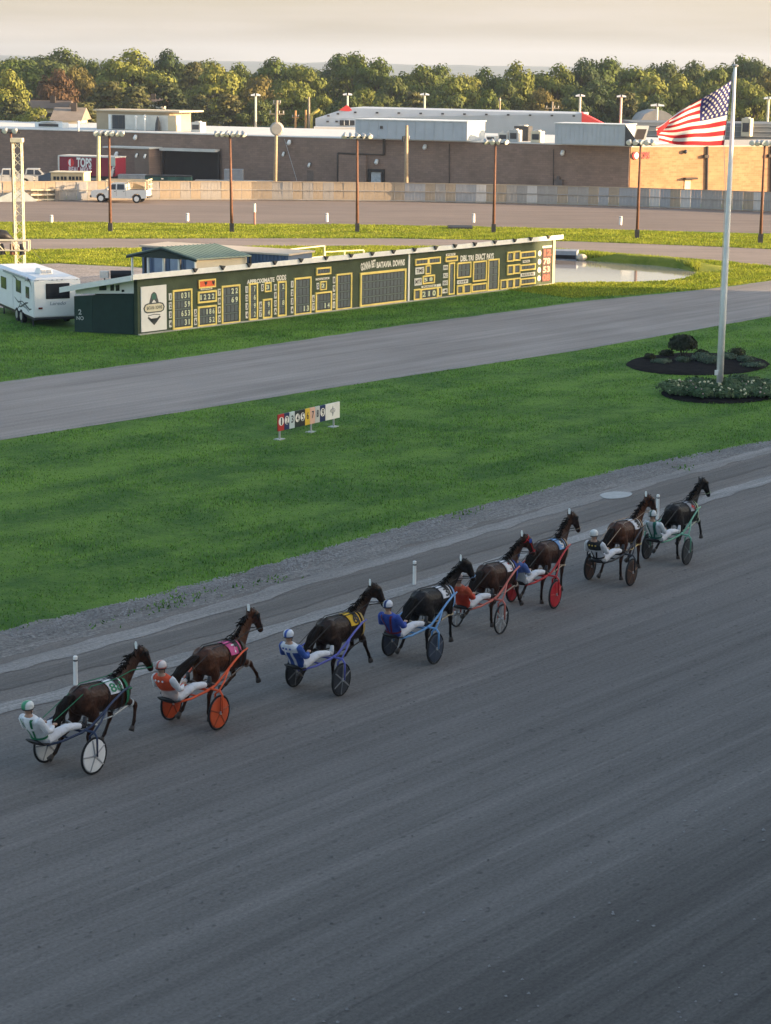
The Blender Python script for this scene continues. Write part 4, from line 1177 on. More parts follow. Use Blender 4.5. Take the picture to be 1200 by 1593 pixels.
t, b, top = util_pole('stout wooden pole with a small transformer right of the black framed door', 632, 300, 214, 633, 195, .19, [(1.4, .6)])
q = MB(b); q.loft([V((top.x - .3, top.y, top.z - 1.7)), V((top.x - .3, top.y, top.z - 1.1))], .17, n=8); q.build('transformer', dark_steel, t)
t, b, top = util_pole('tall wooden pole with crossarms and a round drum above the roof', 428, 300, 214, 431, 156, .17, [(1.4, 1.6), (.35, .8)])
q = MB(b); c = V((top.x, top.y, top.z - 2.9)); q.loft([c - V((0, .25, 0)), c - V((0, .1, 0)), c + V((0, .3, 0))], [.55, .72, .72], n=14); q.build('round_drum', mat('drum_grey', (.40, .38, .35), .6, .15, 2), t, smooth=False)
q = MB(b); q.bar(BW.pt(*BW.uv(444, 216), .2), BW.pt(*BW.uv(470, 281), 1.2), .025, 5); q.build('guy_wire', galv, t)
# car park lamps beyond the buildings
def lot_lamp(label, px, yb, yt, Y, w=14, two=False):
    top = atY(px, yt, Y)
    t = thing('car_park_lamp', label, 'street lamp', (top.x, Y, 0), 0, 'car park lamps beyond the buildings')
    q = MB((top.x, Y, 0)); q.bar((top.x, Y, 0), top, .16, 6); q.build('pole', mat('lamp_pole_cream', (.66, .60, .48), .6, .1, 3), t)
    ww = w / FPX * Y
    for s_ in (-1, 1):
        q = MB((top.x, Y, 0)); q.hexa([top + V((s_ * .1, -.3, 0)), top + V((s_ * ww / 2, -.3, -.02)), top + V((s_ * ww / 2, .3, -.02)), top + V((s_ * .1, .3, 0))],
                                      [top + V((s_ * .1, -.22, .3)), top + V((s_ * ww / 2, -.22, .16)), top + V((s_ * ww / 2, .22, .16)), top + V((s_ * .1, .22, .3))]); q.build('lamp_head', white_paint, t)
for a in (('car park lamp among the trees right of the tan penthouse', 398, 200, 149, 268), ('car park lamp above the left end of the white metal building', 541, 175, 148, 278), ('pale car park lamp above the long roof box', 661, 178, 148, 280),
          ('car park lamp above the red gable', 903, 190, 150, 272), ('car park lamp right of the red gable above the ribbed box', 967, 200, 151, 270), ('car park lamp beside the round roofed hall', 1023, 200, 165, 262, 20), ('car park lamp at the right edge behind the grey building', 1196, 225, 154, 262)):
    lot_lamp(*a)
util_pole('thin power pole above the right half of the white metal building', 778, 180, 280, 778, 152, .14, [(.5, .2)])
util_pole('short pole with two arms left of the red gable', 859, 178, 280, 860, 158, .14, [(.9, 1.9)])
util_pole('slim wooden pole left of the white metal building', 481, 200, 272, 481, 151, .16, [])
util_pole('stubby orange brown post with a round plate left of the white metal building', 459, 200, 272, 460, 172, .16, [(.9, .9)], mat('orange_post', (.50, .26, .10), .8, .15, 2))
util_pole('stubby orange brown post nearest the white metal building', 476, 200, 271, 476, 171, .16, [], mat('orange_post', (.50, .26, .10)))
p = atY(484, 195, 270); t = thing('lift_arm', 'yellow raised jib left of the white metal building', 'jib', (p.x, 270, 0))
q = MB(t.location); a, b = atY(484, 196, 270), atY(485, 181, 270); q.loft([V((a.x, 270, 0)), V((b.x, 270, b.z))], .2, n=6); q.build('mast', mat('jib_yellow', (.62, .48, .10), .6, .1, 2), t)
q = MB(t.location); a, b = atY(483, 180, 270), atY(497, 170, 270); q.loft([a, b], .22, n=6); q.build('arm', mat('jib_yellow', (.62, .48, .10)), t)

# marker posts
def marker(px, py, h, r, label, grp, capc=True):
    b = g(px, py)
    t = thing('marker_post', label, 'marker post', tuple(b), 0, grp)
    ln = V((random.uniform(-.05, .03), random.uniform(-.03, .03), 1)) if grp.startswith('white distance') else V((random.uniform(-.06, .02), 0, 1))
    q = MB(b); q.loft([b + V((0, 0, -.05)), b + ln * h * .55, b + ln * h], r, n=10); q.build('post', white_paint, t, smooth=False)
    q = MB(b); q.loft([b + ln * (h - .09), b + ln * (h - .055)], r * 1.04, n=10); q.build('dark_band', dark_steel, t)
    q = MB(b); q.loft([b + ln * (h + .001), b + ln * (h + .02)], [r * 1.05, r * .8], n=10); q.build('cap', white_paint, t)
    return t
gp = 'white distance posts along the lime line'
marker(118, 1066, .62, .047, 'white marker post behind the rearmost horse at left', gp)
marker(645, 910, .60, .046, 'white marker post in the middle of the line of horses', gp)
marker(1023, 808, .72, .046, 'white marker post between the two leading horses', gp)
gp = 'white marker posts on the far turn'
for x, y0, y1, lab in ((80.5, 346.5, 335, 'small white marker post on the far turn at left below the pickup'), (292, 344, 332, 'small white marker post on the far turn below the loading dock'), (509, 345, 332, 'small white marker post on the far turn left of the middle floodlight pole'),
                       (737, 346, 333, 'small white marker post on the far turn left of the dark floodlight pole'), (965.5, 350, 337, 'small white marker post on the far turn left of the brick corner pole')):
    marker(x, y0, (y0 - y1) / FPX * g(x, y0).y * 1.0, .13, lab, gp)
b = g(396.5, 350); t = thing('marker_post', 'red and white striped post at the edge of the far turn', 'marker post', tuple(b))
q = MB(b); q.bar(b, b + V((0, 0, 1.05)), .09, 8); q.build('post', mat('faded_red_post', (.40, .20, .16), .7, .15, 3), t)
q = MB(b); q.bar(b + V((0, 0, 1.05)), b + V((0, 0, 1.75)), .10, 8); q.build('white_top', white_paint, t)

# ------------------------------------------------------------------ flagpole and flag
fb = g(1119.5, 606); ft = atY(1144, 104, fb.y)
t = thing('flagpole', 'tall white flagpole rising from the flower bed', 'flagpole', tuple(fb))
q = MB(fb); q.loft([fb.lerp(ft, k) for k in (0, .3, .6, 1)], [.135, .125, .105, .06], n=14); q.build('pole', white_paint, t, smooth=True)
q = MB(fb); q.loft([ft, ft + V((0, 0, .06)), ft + V((0, 0, .10))], [.11, .14, .06], n=10); q.build('truck_cap', galv, t)
q = MB(fb); q.loft([fb + V((0, 0, .0)), fb + V((0, 0, .22)), fb + V((0, 0, .26))], [.24, .22, .15], n=14); q.build('base_collar', mat('collar_rust', (.20, .10, .08), .7, .2, 3), t)
q = MB(fb); c = fb.lerp(ft, .055) + V((-.17, -.1, 0)); q.box(c, (.14, .1, .2)); q.build('cleat_box', white_paint, t)
hoT, hoB = atY(1139, 124, fb.y), atY(1126.5, 226, fb.y)
q = MB(fb); pa = fb.lerp(ft, .985); q.loft([pa + V((-.1, -.02, 0)), hoT, hoB, fb.lerp(ft, .62) + V((-.15, -.02, 0)), fb.lerp(ft, .06) + V((-.15, -.05, 0))], .012, n=5); q.build('halyard', off_white, t)
# the flag: a cloth grid blown to the left with the upper fly folding over
NU, NV = 66, 39
def flag_pt(u, v):      # u along the fly 0..1, v 0 at hoist top .. 1 at bottom
    top = hoT.lerp(hoB, v)
    # fly end positions
    drop_t = V((-3.25, -2.2, -2.15)); drop_b = V((-2.92, -1.9, .20))
    s = v ** .62
    e = drop_t.lerp(drop_b, s)
    p = top + e * u
    bow = math.sin(u * math.pi)
    p += V((0, 0, 1)) * (.30 * bow * (1 - v) ** 2 * (0.4) - .08 * bow * v)
    wv_ = math.sin(u * 9.0 + v * 4.2) * .22 * u ** .7 + math.sin(u * 15 - v * 7.5) * .10 * u ** .6 + (1 - v) ** 2 * math.sin(u * 6.5) * .35
    p += V((.10, -1, .05)) * wv_
    p += V((0, 0, 1)) * math.sin(u * 12 + v * 3) * .035 * u
    return p
me = bpy.data.meshes.new('flag')
vs = [flag_pt(i / NU, j / NV) for j in range(NV + 1) for i in range(NU + 1)]
fs = [(j * (NU + 1) + i, j * (NU + 1) + i + 1, (j + 1) * (NU + 1) + i + 1, (j + 1) * (NU + 1) + i) for j in range(NV) for i in range(NU)]
me.from_pydata([v - hoB for v in vs], [], fs)
def cloth(nm, c):
    m = mat(nm, c, .8, .06, 6, spec=.1)
    nt = m.node_tree; p_ = nt.nodes['Principled BSDF']; tr = nt.nodes.new('ShaderNodeBsdfTranslucent'); ms = nt.nodes.new('ShaderNodeMixShader'); ms.inputs[0].default_value = .3
    nt.links.new(p_.inputs['Base Color'].links[0].from_socket, tr.inputs['Color']); nt.links.new(p_.outputs[0], ms.inputs[1]); nt.links.new(tr.outputs[0], ms.inputs[2])
    nt.links.new(ms.outputs[0], nt.nodes['Material Output'].inputs['Surface']); return m
for m_ in (cloth('flag_red', (.50, .035, .045)), cloth('flag_white', (.78, .76, .72)), cloth('flag_blue', (.035, .04, .16))): me.materials.append(m_)
mi = []
for j in range(NV):
    st_ = j // 3
    for i in range(NU):
        mi.append(2 if (i / NU < .40 and st_ < 7) else (0 if st_ % 2 == 0 else 1))
me.polygons.foreach_set('material_index', mi); me.shade_smooth()
fo = tag(link(bpy.data.objects.new('flag', me)), 'red white and blue striped flag with stars flying from the tall pole', 'flag'); fo.location = hoB
for r_ in range(9):
    for c_ in range(6 if r_ % 2 == 0 else 5):
        uc = .40 * (c_ + (.5 if r_ % 2 == 0 else 1.0)) / 6; vc = (7 / 13) * (r_ + .6) / 9.4
        o = flag_pt(uc, vc); du = (flag_pt(uc + .01, vc) - o) / (.01 * 4.2); dv = (flag_pt(uc, vc + .01) - o) / (.01 * 2.6)
        nn = du.cross(dv).normalized()
        q = MB(hoB)
        for sg in (-1, 1):
            pts = []
            for k in range(10):
                a = math.pi / 2 + k * math.pi / 5; rr = .085 if k % 2 == 0 else .04
                pts.append(o + du * (rr * math.cos(a)) - dv * (rr * math.sin(a)) + nn * (.012 * sg))
            q.add(pts + [o + nn * (.012 * sg)], [(k, (k + 1) % 10, 10) for k in range(10)])
        q.build('star', MATS['flag_white'], fo)

# ------------------------------------------------------------------ planting beds
mulch = mat('dark_mulch', (.016, .015, .015), .95, .4, 3, b=1.0, bs=24, spec=.03)
def bed(name, cx, cy, rx, ry, h):
    pts = P([(cx + rx * math.cos(a), cy + ry * math.sin(a)) for a in [i * math.pi / 24 for i in range(48)]])
    c = sum(pts, V((0, 0, 0))) / len(pts)
    vs, fs = [], []
    rings = [(1.0, .012), (.97, .05), (.8, h * .7), (.45, h), (.1, h)]
    for k, z in rings:
        for p in pts:
            q_ = c.lerp(p, k * (1 + .02 * mnoise.noise(V((p.x * 2, p.y * 2, 1)))))
            vs.append(V((q_.x, q_.y, z + .05 * mnoise.noise(V((q_.x * 3, q_.y * 3, 4))) * (z > .03))))
    n = len(pts)
    for r_ in range(len(rings) - 1):
        for i in range(n): fs.append((r_ * n + i, r_ * n + (i + 1) % n, (r_ + 1) * n + (i + 1) % n, (r_ + 1) * n + i))
    fs.append(tuple((len(rings) - 1) * n + i for i in range(n)))
    q = MB(); q.add(vs, fs)
    return tag(q.build(name, mulch, smooth=True), kind='structure')
bed('planting_bed', 1086, 567, 111, 17.5, .14)
bed('planting_bed', 1122, 612.5, 93, 16, .12)
def leafball(seed, n, rx, rz, ls, low=0.0):
    r = np.random.default_rng(seed)
    d = r.normal(size=(n, 3)); d /= np.linalg.norm(d, axis=1)[:, None]; d[:, 2] = np.where(d[:, 2] < -.2 - low, -d[:, 2], d[:, 2])
    lump = 1 + .22 * np.sin(d[:, 0] * 5 + seed) * np.sin(d[:, 1] * 4 + 2) * np.sin(d[:, 2] * 6 + 1)
    q = d * np.array([rx, rx, rz]) * (r.uniform(.25, 1.0, n) ** .45 * lump)[:, None]
    t1 = np.cross(d, r.normal(size=(n, 3))); t1 /= np.linalg.norm(t1, axis=1)[:, None] + 1e-9
    t2 = np.cross(d, t1) + d * r.uniform(-.8, .8, n)[:, None]
    s_ = ls * r.uniform(.6, 1.4, n)[:, None]
    v = np.stack([q - t1 * s_ - t2 * s_ * .6, q + t1 * s_ - t2 * s_ * .6, q + t2 * s_], 1).reshape(-1, 3)
    return v, np.arange(len(v)).reshape(-1, 3)
def plant(name, label, cat, px, py, rx, rz, n, ls, m, z=0.0, grp=None, flower=None, stem=.1):
    b = g(px, py); t = thing(name, label, cat, (b.x, b.y, z), 0, grp)
    v, f = leafball(int(px * 7 + py), n, rx, rz, ls); v[:, 2] += rz * (.75 if stem > .04 else .35) + stem
    np_obj('foliage', v, f, m, t)
    q = MB()
    for k in range(5): q.loft([V((0, 0, -.02)), V((random.gauss(0, .3) * rx, random.gauss(0, .3) * rx, stem + rz))], [.02 + rx * .02, .008], n=5)
    q.build('stem', bark, t)
    if flower:
        q = MB()
        for k in range(flower[1]):
            a = random.uniform(0, 6.28); e = random.uniform(.3, 1.3)
            c = V((rx * math.cos(a) * math.cos(e), rx * math.sin(a) * math.cos(e), stem + rz * .38 + rz * math.sin(e)))
            q.sph(c, random.uniform(.025, .055), nu=6, nv=4)
        fo_ = q.build('flowers', flower[0], t); fo_['kind'] = 'stuff'
    return t
bl1 = leaf_mat('bush_leaves', (.026, .034, .018), (.058, .058, .028))
bl2 = leaf_mat('low_plant_leaves', (.055, .085, .055), (.10, .14, .09))
bl3 = leaf_mat('bed_plant_leaves', (.06, .11, .05), (.13, .18, .09))
plant('round_bush', 'large round dark bush in the far planting bed', 'bush', 1062, 557, .70, .56, 3200, .05, bl1, .06, None, None, .05)
fl_w = mat('cream_blooms', (.62, .60, .40), .7, .15, 5); fl_p = mat('pale_pink_blooms', (.50, .36, .34), .7, .15, 5)
for i, (x, y, rx, rz, d_) in enumerate(((1011, 561, .16, .10, 'tiny dark plant at the left of the far planting bed'), (1037, 557, .22, .13, 'small dark plant just left of the round bush'), (1092, 558, .22, .14, 'small dark plant just right of the round bush'), (1063, 567, .22, .12, 'low tawny plant in front of the round bush'),
        (1093, 566, .34, .20, 'grey green plant left of the flagpole in the far bed'), (1107, 570, .30, .18, 'grey green plant touching the flagpole line in the far bed'), (1133, 562, .32, .14, 'small bluish plant right of the flagpole in the far bed'), (1146, 561, .26, .24, 'spiky dark plant right of the flagpole in the far bed'), (1160, 566, .26, .12, 'low flat plant near the right end of the far bed'), (1029, 568, .30, .08, 'flat creeping plant at the left of the far bed'), (1172, 573, .34, .07, 'flat creeping plant at the right end of the far bed'))):
    plant('low_plant', d_, 'plant', x, y, rx * 1.7, rz * 1.6, 520, .04, bl1 if 'dark' in d_ else bl2, .10, 'low plants in the far planting bed', None, .02)
random.seed(5)
xs = [(1040, 612), (1054, 617), (1050, 607), (1068, 610), (1078, 619), (1084, 604), (1098, 612), (1094, 622), (1108, 604), (1112, 617), (1126, 622), (1134, 605), (1138, 614), (1146, 621), (1150, 601), (1158, 609), (1165, 618), (1174, 604), (1180, 612), (1188, 621), (1196, 609), (1204, 618), (1208, 611)]
ps = ['at the left tip', 'near the left tip', 'left of the middle', 'left of the pole', 'beside the pole', 'right of the pole', 'right of the middle', 'near the right end', 'at the right edge']
cnt = {}
for i, (x, y) in enumerate(xs):
    pos = ps[min(8, int((x - 1030) / 21))]; row = 'back' if y < 608 else ('front' if y > 615 else 'middle'); fl = [None, (fl_w, 6), (fl_w, 11), (fl_p, 5)][i % 4] if y > 605 else None
    d_ = '%s plant %s of the flower bed, %s row' % ('leafy' if not fl else ('cream flowered' if fl[0] == fl_w else 'pink flowered'), pos, row)
    if d_ in cnt: d_ += ', the one further right'
    cnt[d_] = 1
    plant('bed_plant', d_, 'plant', x, y, random.uniform(.46, .62), random.uniform(.22, .36), 620, .045, bl3, .08, 'plants in the flower bed round the flagpole', fl, .02)

# ------------------------------------------------------------------ numbered order sign on the lawn
SW = Wall(tuple(g(434, 684)), tuple(g(520, 664)))
sg = thing('starter_sign', 'low sign of nine coloured number panels and a white crest panel on the lawn', 'sign', tuple(SW.P0))
cols = [('sign_panel_red', (.42, .03, .03), '1'), ('sign_panel_navy', (.015, .03, .11), '2'), ('sign_panel_pale_blue', (.52, .62, .66), '3'), ('sign_panel_dark_green', (.015, .03, .03), '4'), ('sign_panel_black', (.02, .022, .03), '5'),
        ('sign_panel_yellow', (.75, .50, .06), '6'), ('sign_panel_pink', (.70, .44, .36), '7'), ('sign_panel_grey', (.52, .54, .54), '8'), ('sign_panel_navy', (.015, .03, .11), '9')]
xl = [432, 441.5, 449.5, 458, 466, 474, 481.5, 489.5, 497, 505.5, 528]
num_b, num_w = mat('sign_number_dark', (.02, .025, .05), .6, .1, 3), mat('sign_oval_white', (.80, .80, .78), .5, .05, 3)
def ytop(x): return 646 - (x - 432) * .2292
def ybot(x): return 671.5 - (x - 432) * .2354
vb = SW.uv(480, ybot(480))[1]; vt = SW.uv(480, ytop(480))[1]
for i in range(10):
    ua, ub = SW.uv(xl[i], (ytop(xl[i]) + ybot(xl[i])) / 2)[0], SW.uv(xl[i + 1], (ytop(xl[i + 1]) + ybot(xl[i + 1])) / 2)[0]
    q = MB(SW.P0); SW.box(q, ua + .008, vb, ub - .008, vt, -.02, .03); 
    if i < 9:
        nm, c, n_ = cols[i]
        pn = q.build('number_panel', mat(nm, c, .5, .08, 3), sg)
        uc, vc = (ua + ub) / 2, vb + (vt - vb) * .57
        dk_ = i not in (2, 5, 6, 7)
        if dk_:
            q = MB(SW.P0); q.loft([SW.pt(uc, vc, .031), SW.pt(uc, vc, .036)], (ub - ua) * .42, (vt - vb) * .26, side=SW.u, n=20); q.build('number_oval', num_w, pn)
        q = MB(SW.P0); SW.text(q, n_, uc, vc, .25, .042, wmax=(ub - ua) * (.40 if n_ != '1' else .2), bold=.02); q.build('number', num_b, pn)
    else:
        pn = q.build('crest_panel', white_paint, sg)
        uc, vc = (ua + ub) / 2, (vb + vt) / 2
        q = MB(SW.P0); k_ = (vt - vb)
        pts = [(-.26, .05), (-.17, .14), (-.06, .16), (0, .34), (.06, .16), (.17, .14), (.26, .05), (.17, -.06), (.08, -.08), (0, -.33), (-.08, -.08), (-.17, -.06)]
        q.prism([SW.pt(uc + a * k_ * 1.15, vc + b_ * k_, .031) for a, b_ in pts], SW.n * .006); q.build('crest', mat('crest_grey', (.30, .32, .36), .6, .15, 5), pn)
        q = MB(SW.P0); SW.box(q, uc - .22 * k_, vc - .02 * k_, uc + .22 * k_, vc + .10 * k_, .038, .044); q.build('crest_band', num_w, pn)
        q = MB(SW.P0); SW.text(q, 'BATAVIA', uc, vc + .04 * k_, .05, .047, wmax=.36 * k_); q.build('crest_text', num_b, pn)
for x in (435, 484, 519):
    u_ = SW.uv(x, 672)[0]
    q = MB(SW.P0); SW.box(q, u_ - .025, 0.03, u_ + .025, vb - .002, -.02, .03); q.build('post', galv, sg)
    q = MB(SW.P0); SW.box(q, u_ - .17, .0, u_ + .17, .03, -.13, .13); q.build('foot_plate', galv, sg)
q = MB(SW.P0); SW.box(q, .02, vt - .08, SW.uv(526, 636)[0], vt - .02, -.06, -.022); q.build('back_rail', dark_steel, sg)

# ------------------------------------------------------------------ tote board
TW = Wall(tuple(g(215, 521.5)), tuple(g(862, 441.5)))
tb = thing('tote_board', 'long dark green betting board with yellow framed readouts and a white roof edge', 'scoreboard', tuple(TW.P0))
TH_ = 2.78
E0 = g(118, 516.5); E0.z = 0
bdir = (E0 - TW.P0); bdir = (-TW.n) * bdir.dot(-TW.n) + TW.u * bdir.dot(TW.u); bl_ = bdir.length
dpt = abs(bdir.dot(TW.n)); print('tote depth', dpt, bl_, bdir.dot(TW.u))
q = MB(tb.location); TW.box(q, 0, 0, TW.len, TH_, -.25, 0); q.build('board_wall', tote_green, tb)
su = bdir.dot(TW.u)
q = MB(tb.location)
A_, B_ = TW.pt(0, 0, -.25), TW.pt(su, 0, -dpt)
zb = 1.72
def endq(z0a, z1a, z0b, z1b, ka, kb, off, mb):
    a0, b0 = A_.lerp(B_, ka), A_.lerp(B_, kb); nn = TW.u * -1
    pts = [V((a0.x, a0.y, z0a)), V((b0.x, b0.y, z0b)), V((b0.x, b0.y, z1b)), V((a0.x, a0.y, z1a))]
    mb.prism([p + nn * off for p in pts], TW.u * .12)
endq(0.02, 1.98, 0.02, 1.84, 0, .69, .05, q); q.build('end_door', door_green, tb)
q = MB(tb.location); endq(0.02, 1.835, 0.02, 1.75, .695, 1.0, .06, q); dd = q.build('end_door', mat('dark_green_door_paint_worn', (.016, .042, .036), .6, .2, 1.5), tb)
q = MB(tb.location)
a0 = A_.lerp(B_, .90); put_text(q, '2', .24, V((a0.x, a0.y, 1.0)) - TW.u * .075, (TW.P0 - B_).normalized(), V((0, 0, 1)), bold=.04); 
put_text(q, 'NO', .17, V((a0.x, a0.y, .70)) - TW.u * .075, (A_ - B_).normalized(), V((0, 0, 1)), bold=.04); q.build('lettering', mat('faded_white_lettering', (.45, .47, .46), .8, .2, 6), dd)
q = MB(tb.location); endq(2.0, TH_ - .01, 1.86, 2.08, 0, .99, .0, q); q.build('gable_panel', mat('pale_blue_grey_panel', (.74, .77, .80), .7, .08, 1), tb)
for k_, w_ in ((.52, .12), (.36, .06), (.27, .06), (.18, .04)):
    q = MB(tb.location); zz = 2.10 if k_ > .2 else 2.06; endq(zz, zz + (.3 if k_ > .2 else .1), zz - .02, zz + (.26 if k_ > .2 else .1), k_ - w_ / 2, k_ + w_ / 2, .02, q); q.build('gable_window', glass_dark, tb)
q = MB(tb.location)
def roofpt(u, off, z): return TW.pt(u, z, off)
su_ = su
b4 = [roofpt(-.55, .22, TH_ + .02), roofpt(TW.len + .45, .22, TH_ + .02), roofpt(TW.len + .45, -dpt - .4, 2.04), roofpt(-.55 + su_, -dpt - .4, 2.04)]
q.hexa(b4, [p + V((0, 0, .07)) for p in b4]); q.build('roof', mat('tote_roof_sheet', (.50, .52, .54), .6, .12, .8), tb)
q = MB(tb.location); TW.box(q, -.55, TH_ - .06, TW.len + .45, TH_ + .20, .222, .28); q.build('fascia', white_paint, tb)
q = MB(tb.location); pa_, pb_ = roofpt(-.62, .22, TH_ - .1), roofpt(-.62 + su_, -dpt - .42, 1.93)
q.hexa([pa_, pa_ + TW.u * .1, pb_ + TW.u * .1, pb_], [p_ + V((0, 0, .26)) for p_ in (pa_, pa_ + TW.u * .1, pb_ + TW.u * .1, pb_)]); q.build('barge_board', white_paint, tb)
q = MB(tb.location); TW.box(q, .0, 0, TW.len, 1.98, -dpt, -dpt + .1); q.build('back_wall', tote_green, tb)
q = MB(tb.location); TW.box(q, TW.len - .12, 0, TW.len, 1.97, -dpt + .1, -.26); q.build('far_end_wall', tote_green, tb)
for x in (295, 338, 379, 419, 460, 499, 538, 571, 604, 637, 670, 700, 731, 762, 793, 818, 846):
    u_ = TW.uv(x, 430 - (x - 215) * .0955)[0]
    q = MB(tb.location); q.prism([TW.pt(u_ - .09, TH_ + .26, .24), TW.pt(u_ + .22, TH_ + .22, .24), TW.pt(u_ + .05, TH_ + .03, .24)], TW.n * .16); q.build('spot_bracket', dark_steel, tb)
q = MB(tb.location); u_ = TW.uv(635.5, 433)[0]; TW.box(q, u_ - .07, 0.02, u_ + .07, TH_ - .02, .002, .05); q.build('white_batten', white_paint, tb)
u_ = TW.uv(858, 410)[0]
q = MB(tb.location); TW.box(q, TW.len - .28, .02, TW.len - .02, TH_ - .03, .002, .05); q.build('end_batten', mat('tan_batten', (.50, .40, .26), .7, .12, 2), tb)
q = MB(tb.location); TW.box(q, 0, .0, TW.len, .06, .0, .12); q.build('sill', mat('sill_grey', (.38, .38, .35), .8, .25, 2), tb)
digit_m = mat('readout_digits', (.66, .72, .50), .5, .15, 8)
digit_off = mat('blank_readout_flaps', (.085, .11, .13), .5, .2, 5)
divider_m = mat('readout_divider', (.10, .14, .14), .6, .15, 4)
tile_m = mat('label_tile_white', (.66, .66, .62), .6, .1, 4)
tile_t = mat('label_tile_text', (.03, .03, .035), .6, .1, 4)
def readout(x0, y0, x1, y1, rows=None, tiles=None, frame=True, ndig=4, bar=.085, fm_=yellow_trim, digm=None, tside=-1):
    ua, va, ub, vt_ = TW.rect(x0, y0, x1, y1, .098)
    q = MB(tb.location); TW.box(q, ua + .01, va + .01, ub - .01, vt_ - .01, .002, .03); pn = q.build('readout_panel', panel_black, tb)
    for (a, b, c, d_) in ((ua, va, ub, va + bar), (ua, vt_ - bar, ub, vt_), (ua, va + bar, ua + bar, vt_ - bar), (ub - bar, va + bar, ub, vt_ - bar)):
        q = MB(tb.location); TW.box(q, a, b, c, d_, .0, .085); q.build('frame_bar', fm_, pn)
    rows = rows or ['']
    n = len(rows); ih = (vt_ - va - 2 * bar) / n; iw = ub - ua - 2 * bar
    q2 = MB(tb.location)
    for i, st in enumerate(rows):
        vc = vt_ - bar - ih * (i + .5)
        if i: 
            q3 = MB(tb.location); TW.box(q3, ua + bar, vc + ih / 2 - .03, ub - bar, vc + ih / 2 + .03, .031, .05); q3.build('divider', divider_m, pn)
        cw = iw / ndig; q = MB(tb.location); lit = False
        for k in range(ndig):
            cu_ = ua + bar + cw * (k + .5)
            TW.box(q2, cu_ - cw * .40, vc - ih * .37, cu_ + cw * .40, vc + ih * .37, .0305, .036)
            j = k - (ndig - len(st))
            if j >= 0 and st[j] != ' ':
                TW.text(q, st[j], cu_, vc, ih * .58, .041, wmax=cw * (.62 if st[j] != '1' else .25), bold=.03); lit = True
        if lit: q.build('digits', digm or digit_m, pn)
    q2.build('flaps', digit_off, pn)['kind'] = 'stuff'
    if tiles:
        m_ = len(tiles)
        for i, st in enumerate(tiles):
            vc = vt_ - bar - (vt_ - va - 2 * bar) * (i + .5) / m_
            hh = min(.26, (vt_ - va) / m_ * .36)
            uc = ua - .13 if tside < 0 else ub + .13
            q = MB(tb.location); TW.box(q, uc - .10, vc - hh, uc + .10, vc + hh, .002, .03); tl = q.build('label_tile', tile_m, pn)
            q = MB(tb.location); TW.text(q, st, uc, vc, hh * 1.15, .034, bold=.05); q.build('label_number', tile_t, tl)
    return pn
readout(268, 448.5, 298, 512.6, ['031', '59', '653', '31'], '1234', ndig=5)
readout(307, 451, 336, 472, ['1222'], None, ndig=4)
readout(307, 474, 336, 508.5, ['186', '52'], '56', ndig=5)
readout(344, 442, 372.5, 504.5, ['22', '69', '', ''], '7890', ndig=4)
readout(386.6, 439.5, 400, 498.5, ['7', '6', '9', '2'], '1234', ndig=2)
readout(411, 438.5, 421, 454.5, ['3'], '5', ndig=1, bar=.07)
readout(408, 464, 422, 495.8, ['9', '4'], '67', ndig=2)
readout(431, 436.5, 444.4, 492.5, ['2', '', '8', ''], '890A', ndig=2)
readout(457, 430, 483, 490.5, ['', '', '', '13'], '1234', ndig=4)
readout(491, 414.6, 514, 428.5, [''], None, ndig=5, bar=.08)
readout(497, 436.8, 507, 451.5, ['2'], '5', ndig=1, bar=.06)
readout(490, 452.5, 515, 485.5, ['', '14'], '67', ndig=4)
readout(522, 424, 546.3, 482.5, ['', '', '', ''], '8901', ndig=4)
readout(559.3, 417.5, 630.5, 477.3, ['', '', '', ''], None, ndig=12, bar=.12)
q_ = dict(bar=.08)
readout(645, 401, 665.5, 413.3, [''], None, ndig=4, **q_); readout(665.5, 398.8, 684.5, 411.5, [''], None, ndig=4, **q_)
readout(660.8, 412.2, 669, 427, [''], None, ndig=1, bar=.07); readout(656.5, 427, 675.3, 442.2, ['58'], None, ndig=2, **q_)
readout(643, 449, 653.3, 467.3, [''], None, ndig=1, **q_); readout(653.8, 446.6, 680, 466.6, ['210'], None, ndig=3, **q_); readout(680.2, 446, 686, 461.5, [''], None, ndig=1, bar=.06)
readout(692, 397.6, 711, 407.6, [''], None, ndig=3, bar=.08); readout(697, 408, 706.2, 458.6, ['', '', '', '', '', ''], None, ndig=1, **q_)
readout(710, 406.8, 731.8, 433.3, ['', ''], None, ndig=3, **q_); readout(710, 443, 719.6, 458.2, [''], None, ndig=1, **q_); readout(720, 441, 731.8, 457.5, [''], None, ndig=2, **q_)
readout(734.8, 404.8, 756, 438.5, ['', '', ''], None, ndig=3, **q_); readout(733, 439.5, 756.5, 454.8, [''], None, ndig=4, **q_); readout(758, 402, 775.2, 452.5, ['', '', '', ''], None, ndig=2, **q_)
readout(788, 391, 798.2, 407.5, [''], None, ndig=1, **q_); readout(798.6, 389.8, 808.4, 406, [''], None, ndig=1, **q_); readout(808.8, 389.6, 832, 402.5, [''], None, ndig=4, **q_)
readout(788, 411.4, 798.2, 427.8, [''], None, ndig=1, **q_); readout(798.6, 410.3, 808.4, 426.3, [''], None, ndig=1, **q_); readout(808.8, 409.5, 832, 421.5, [''], None, ndig=4, **q_)
readout(777.5, 434.2, 787.8, 451, [''], None, ndig=1, **q_); readout(788, 433, 798.2, 449.8, [''], None, ndig=1, **q_); readout(798.6, 431.6, 808.4, 448.3, [''], None, ndig=1, **q_); readout(808.8, 431, 832, 443.6, [''], None, ndig=4, **q_)
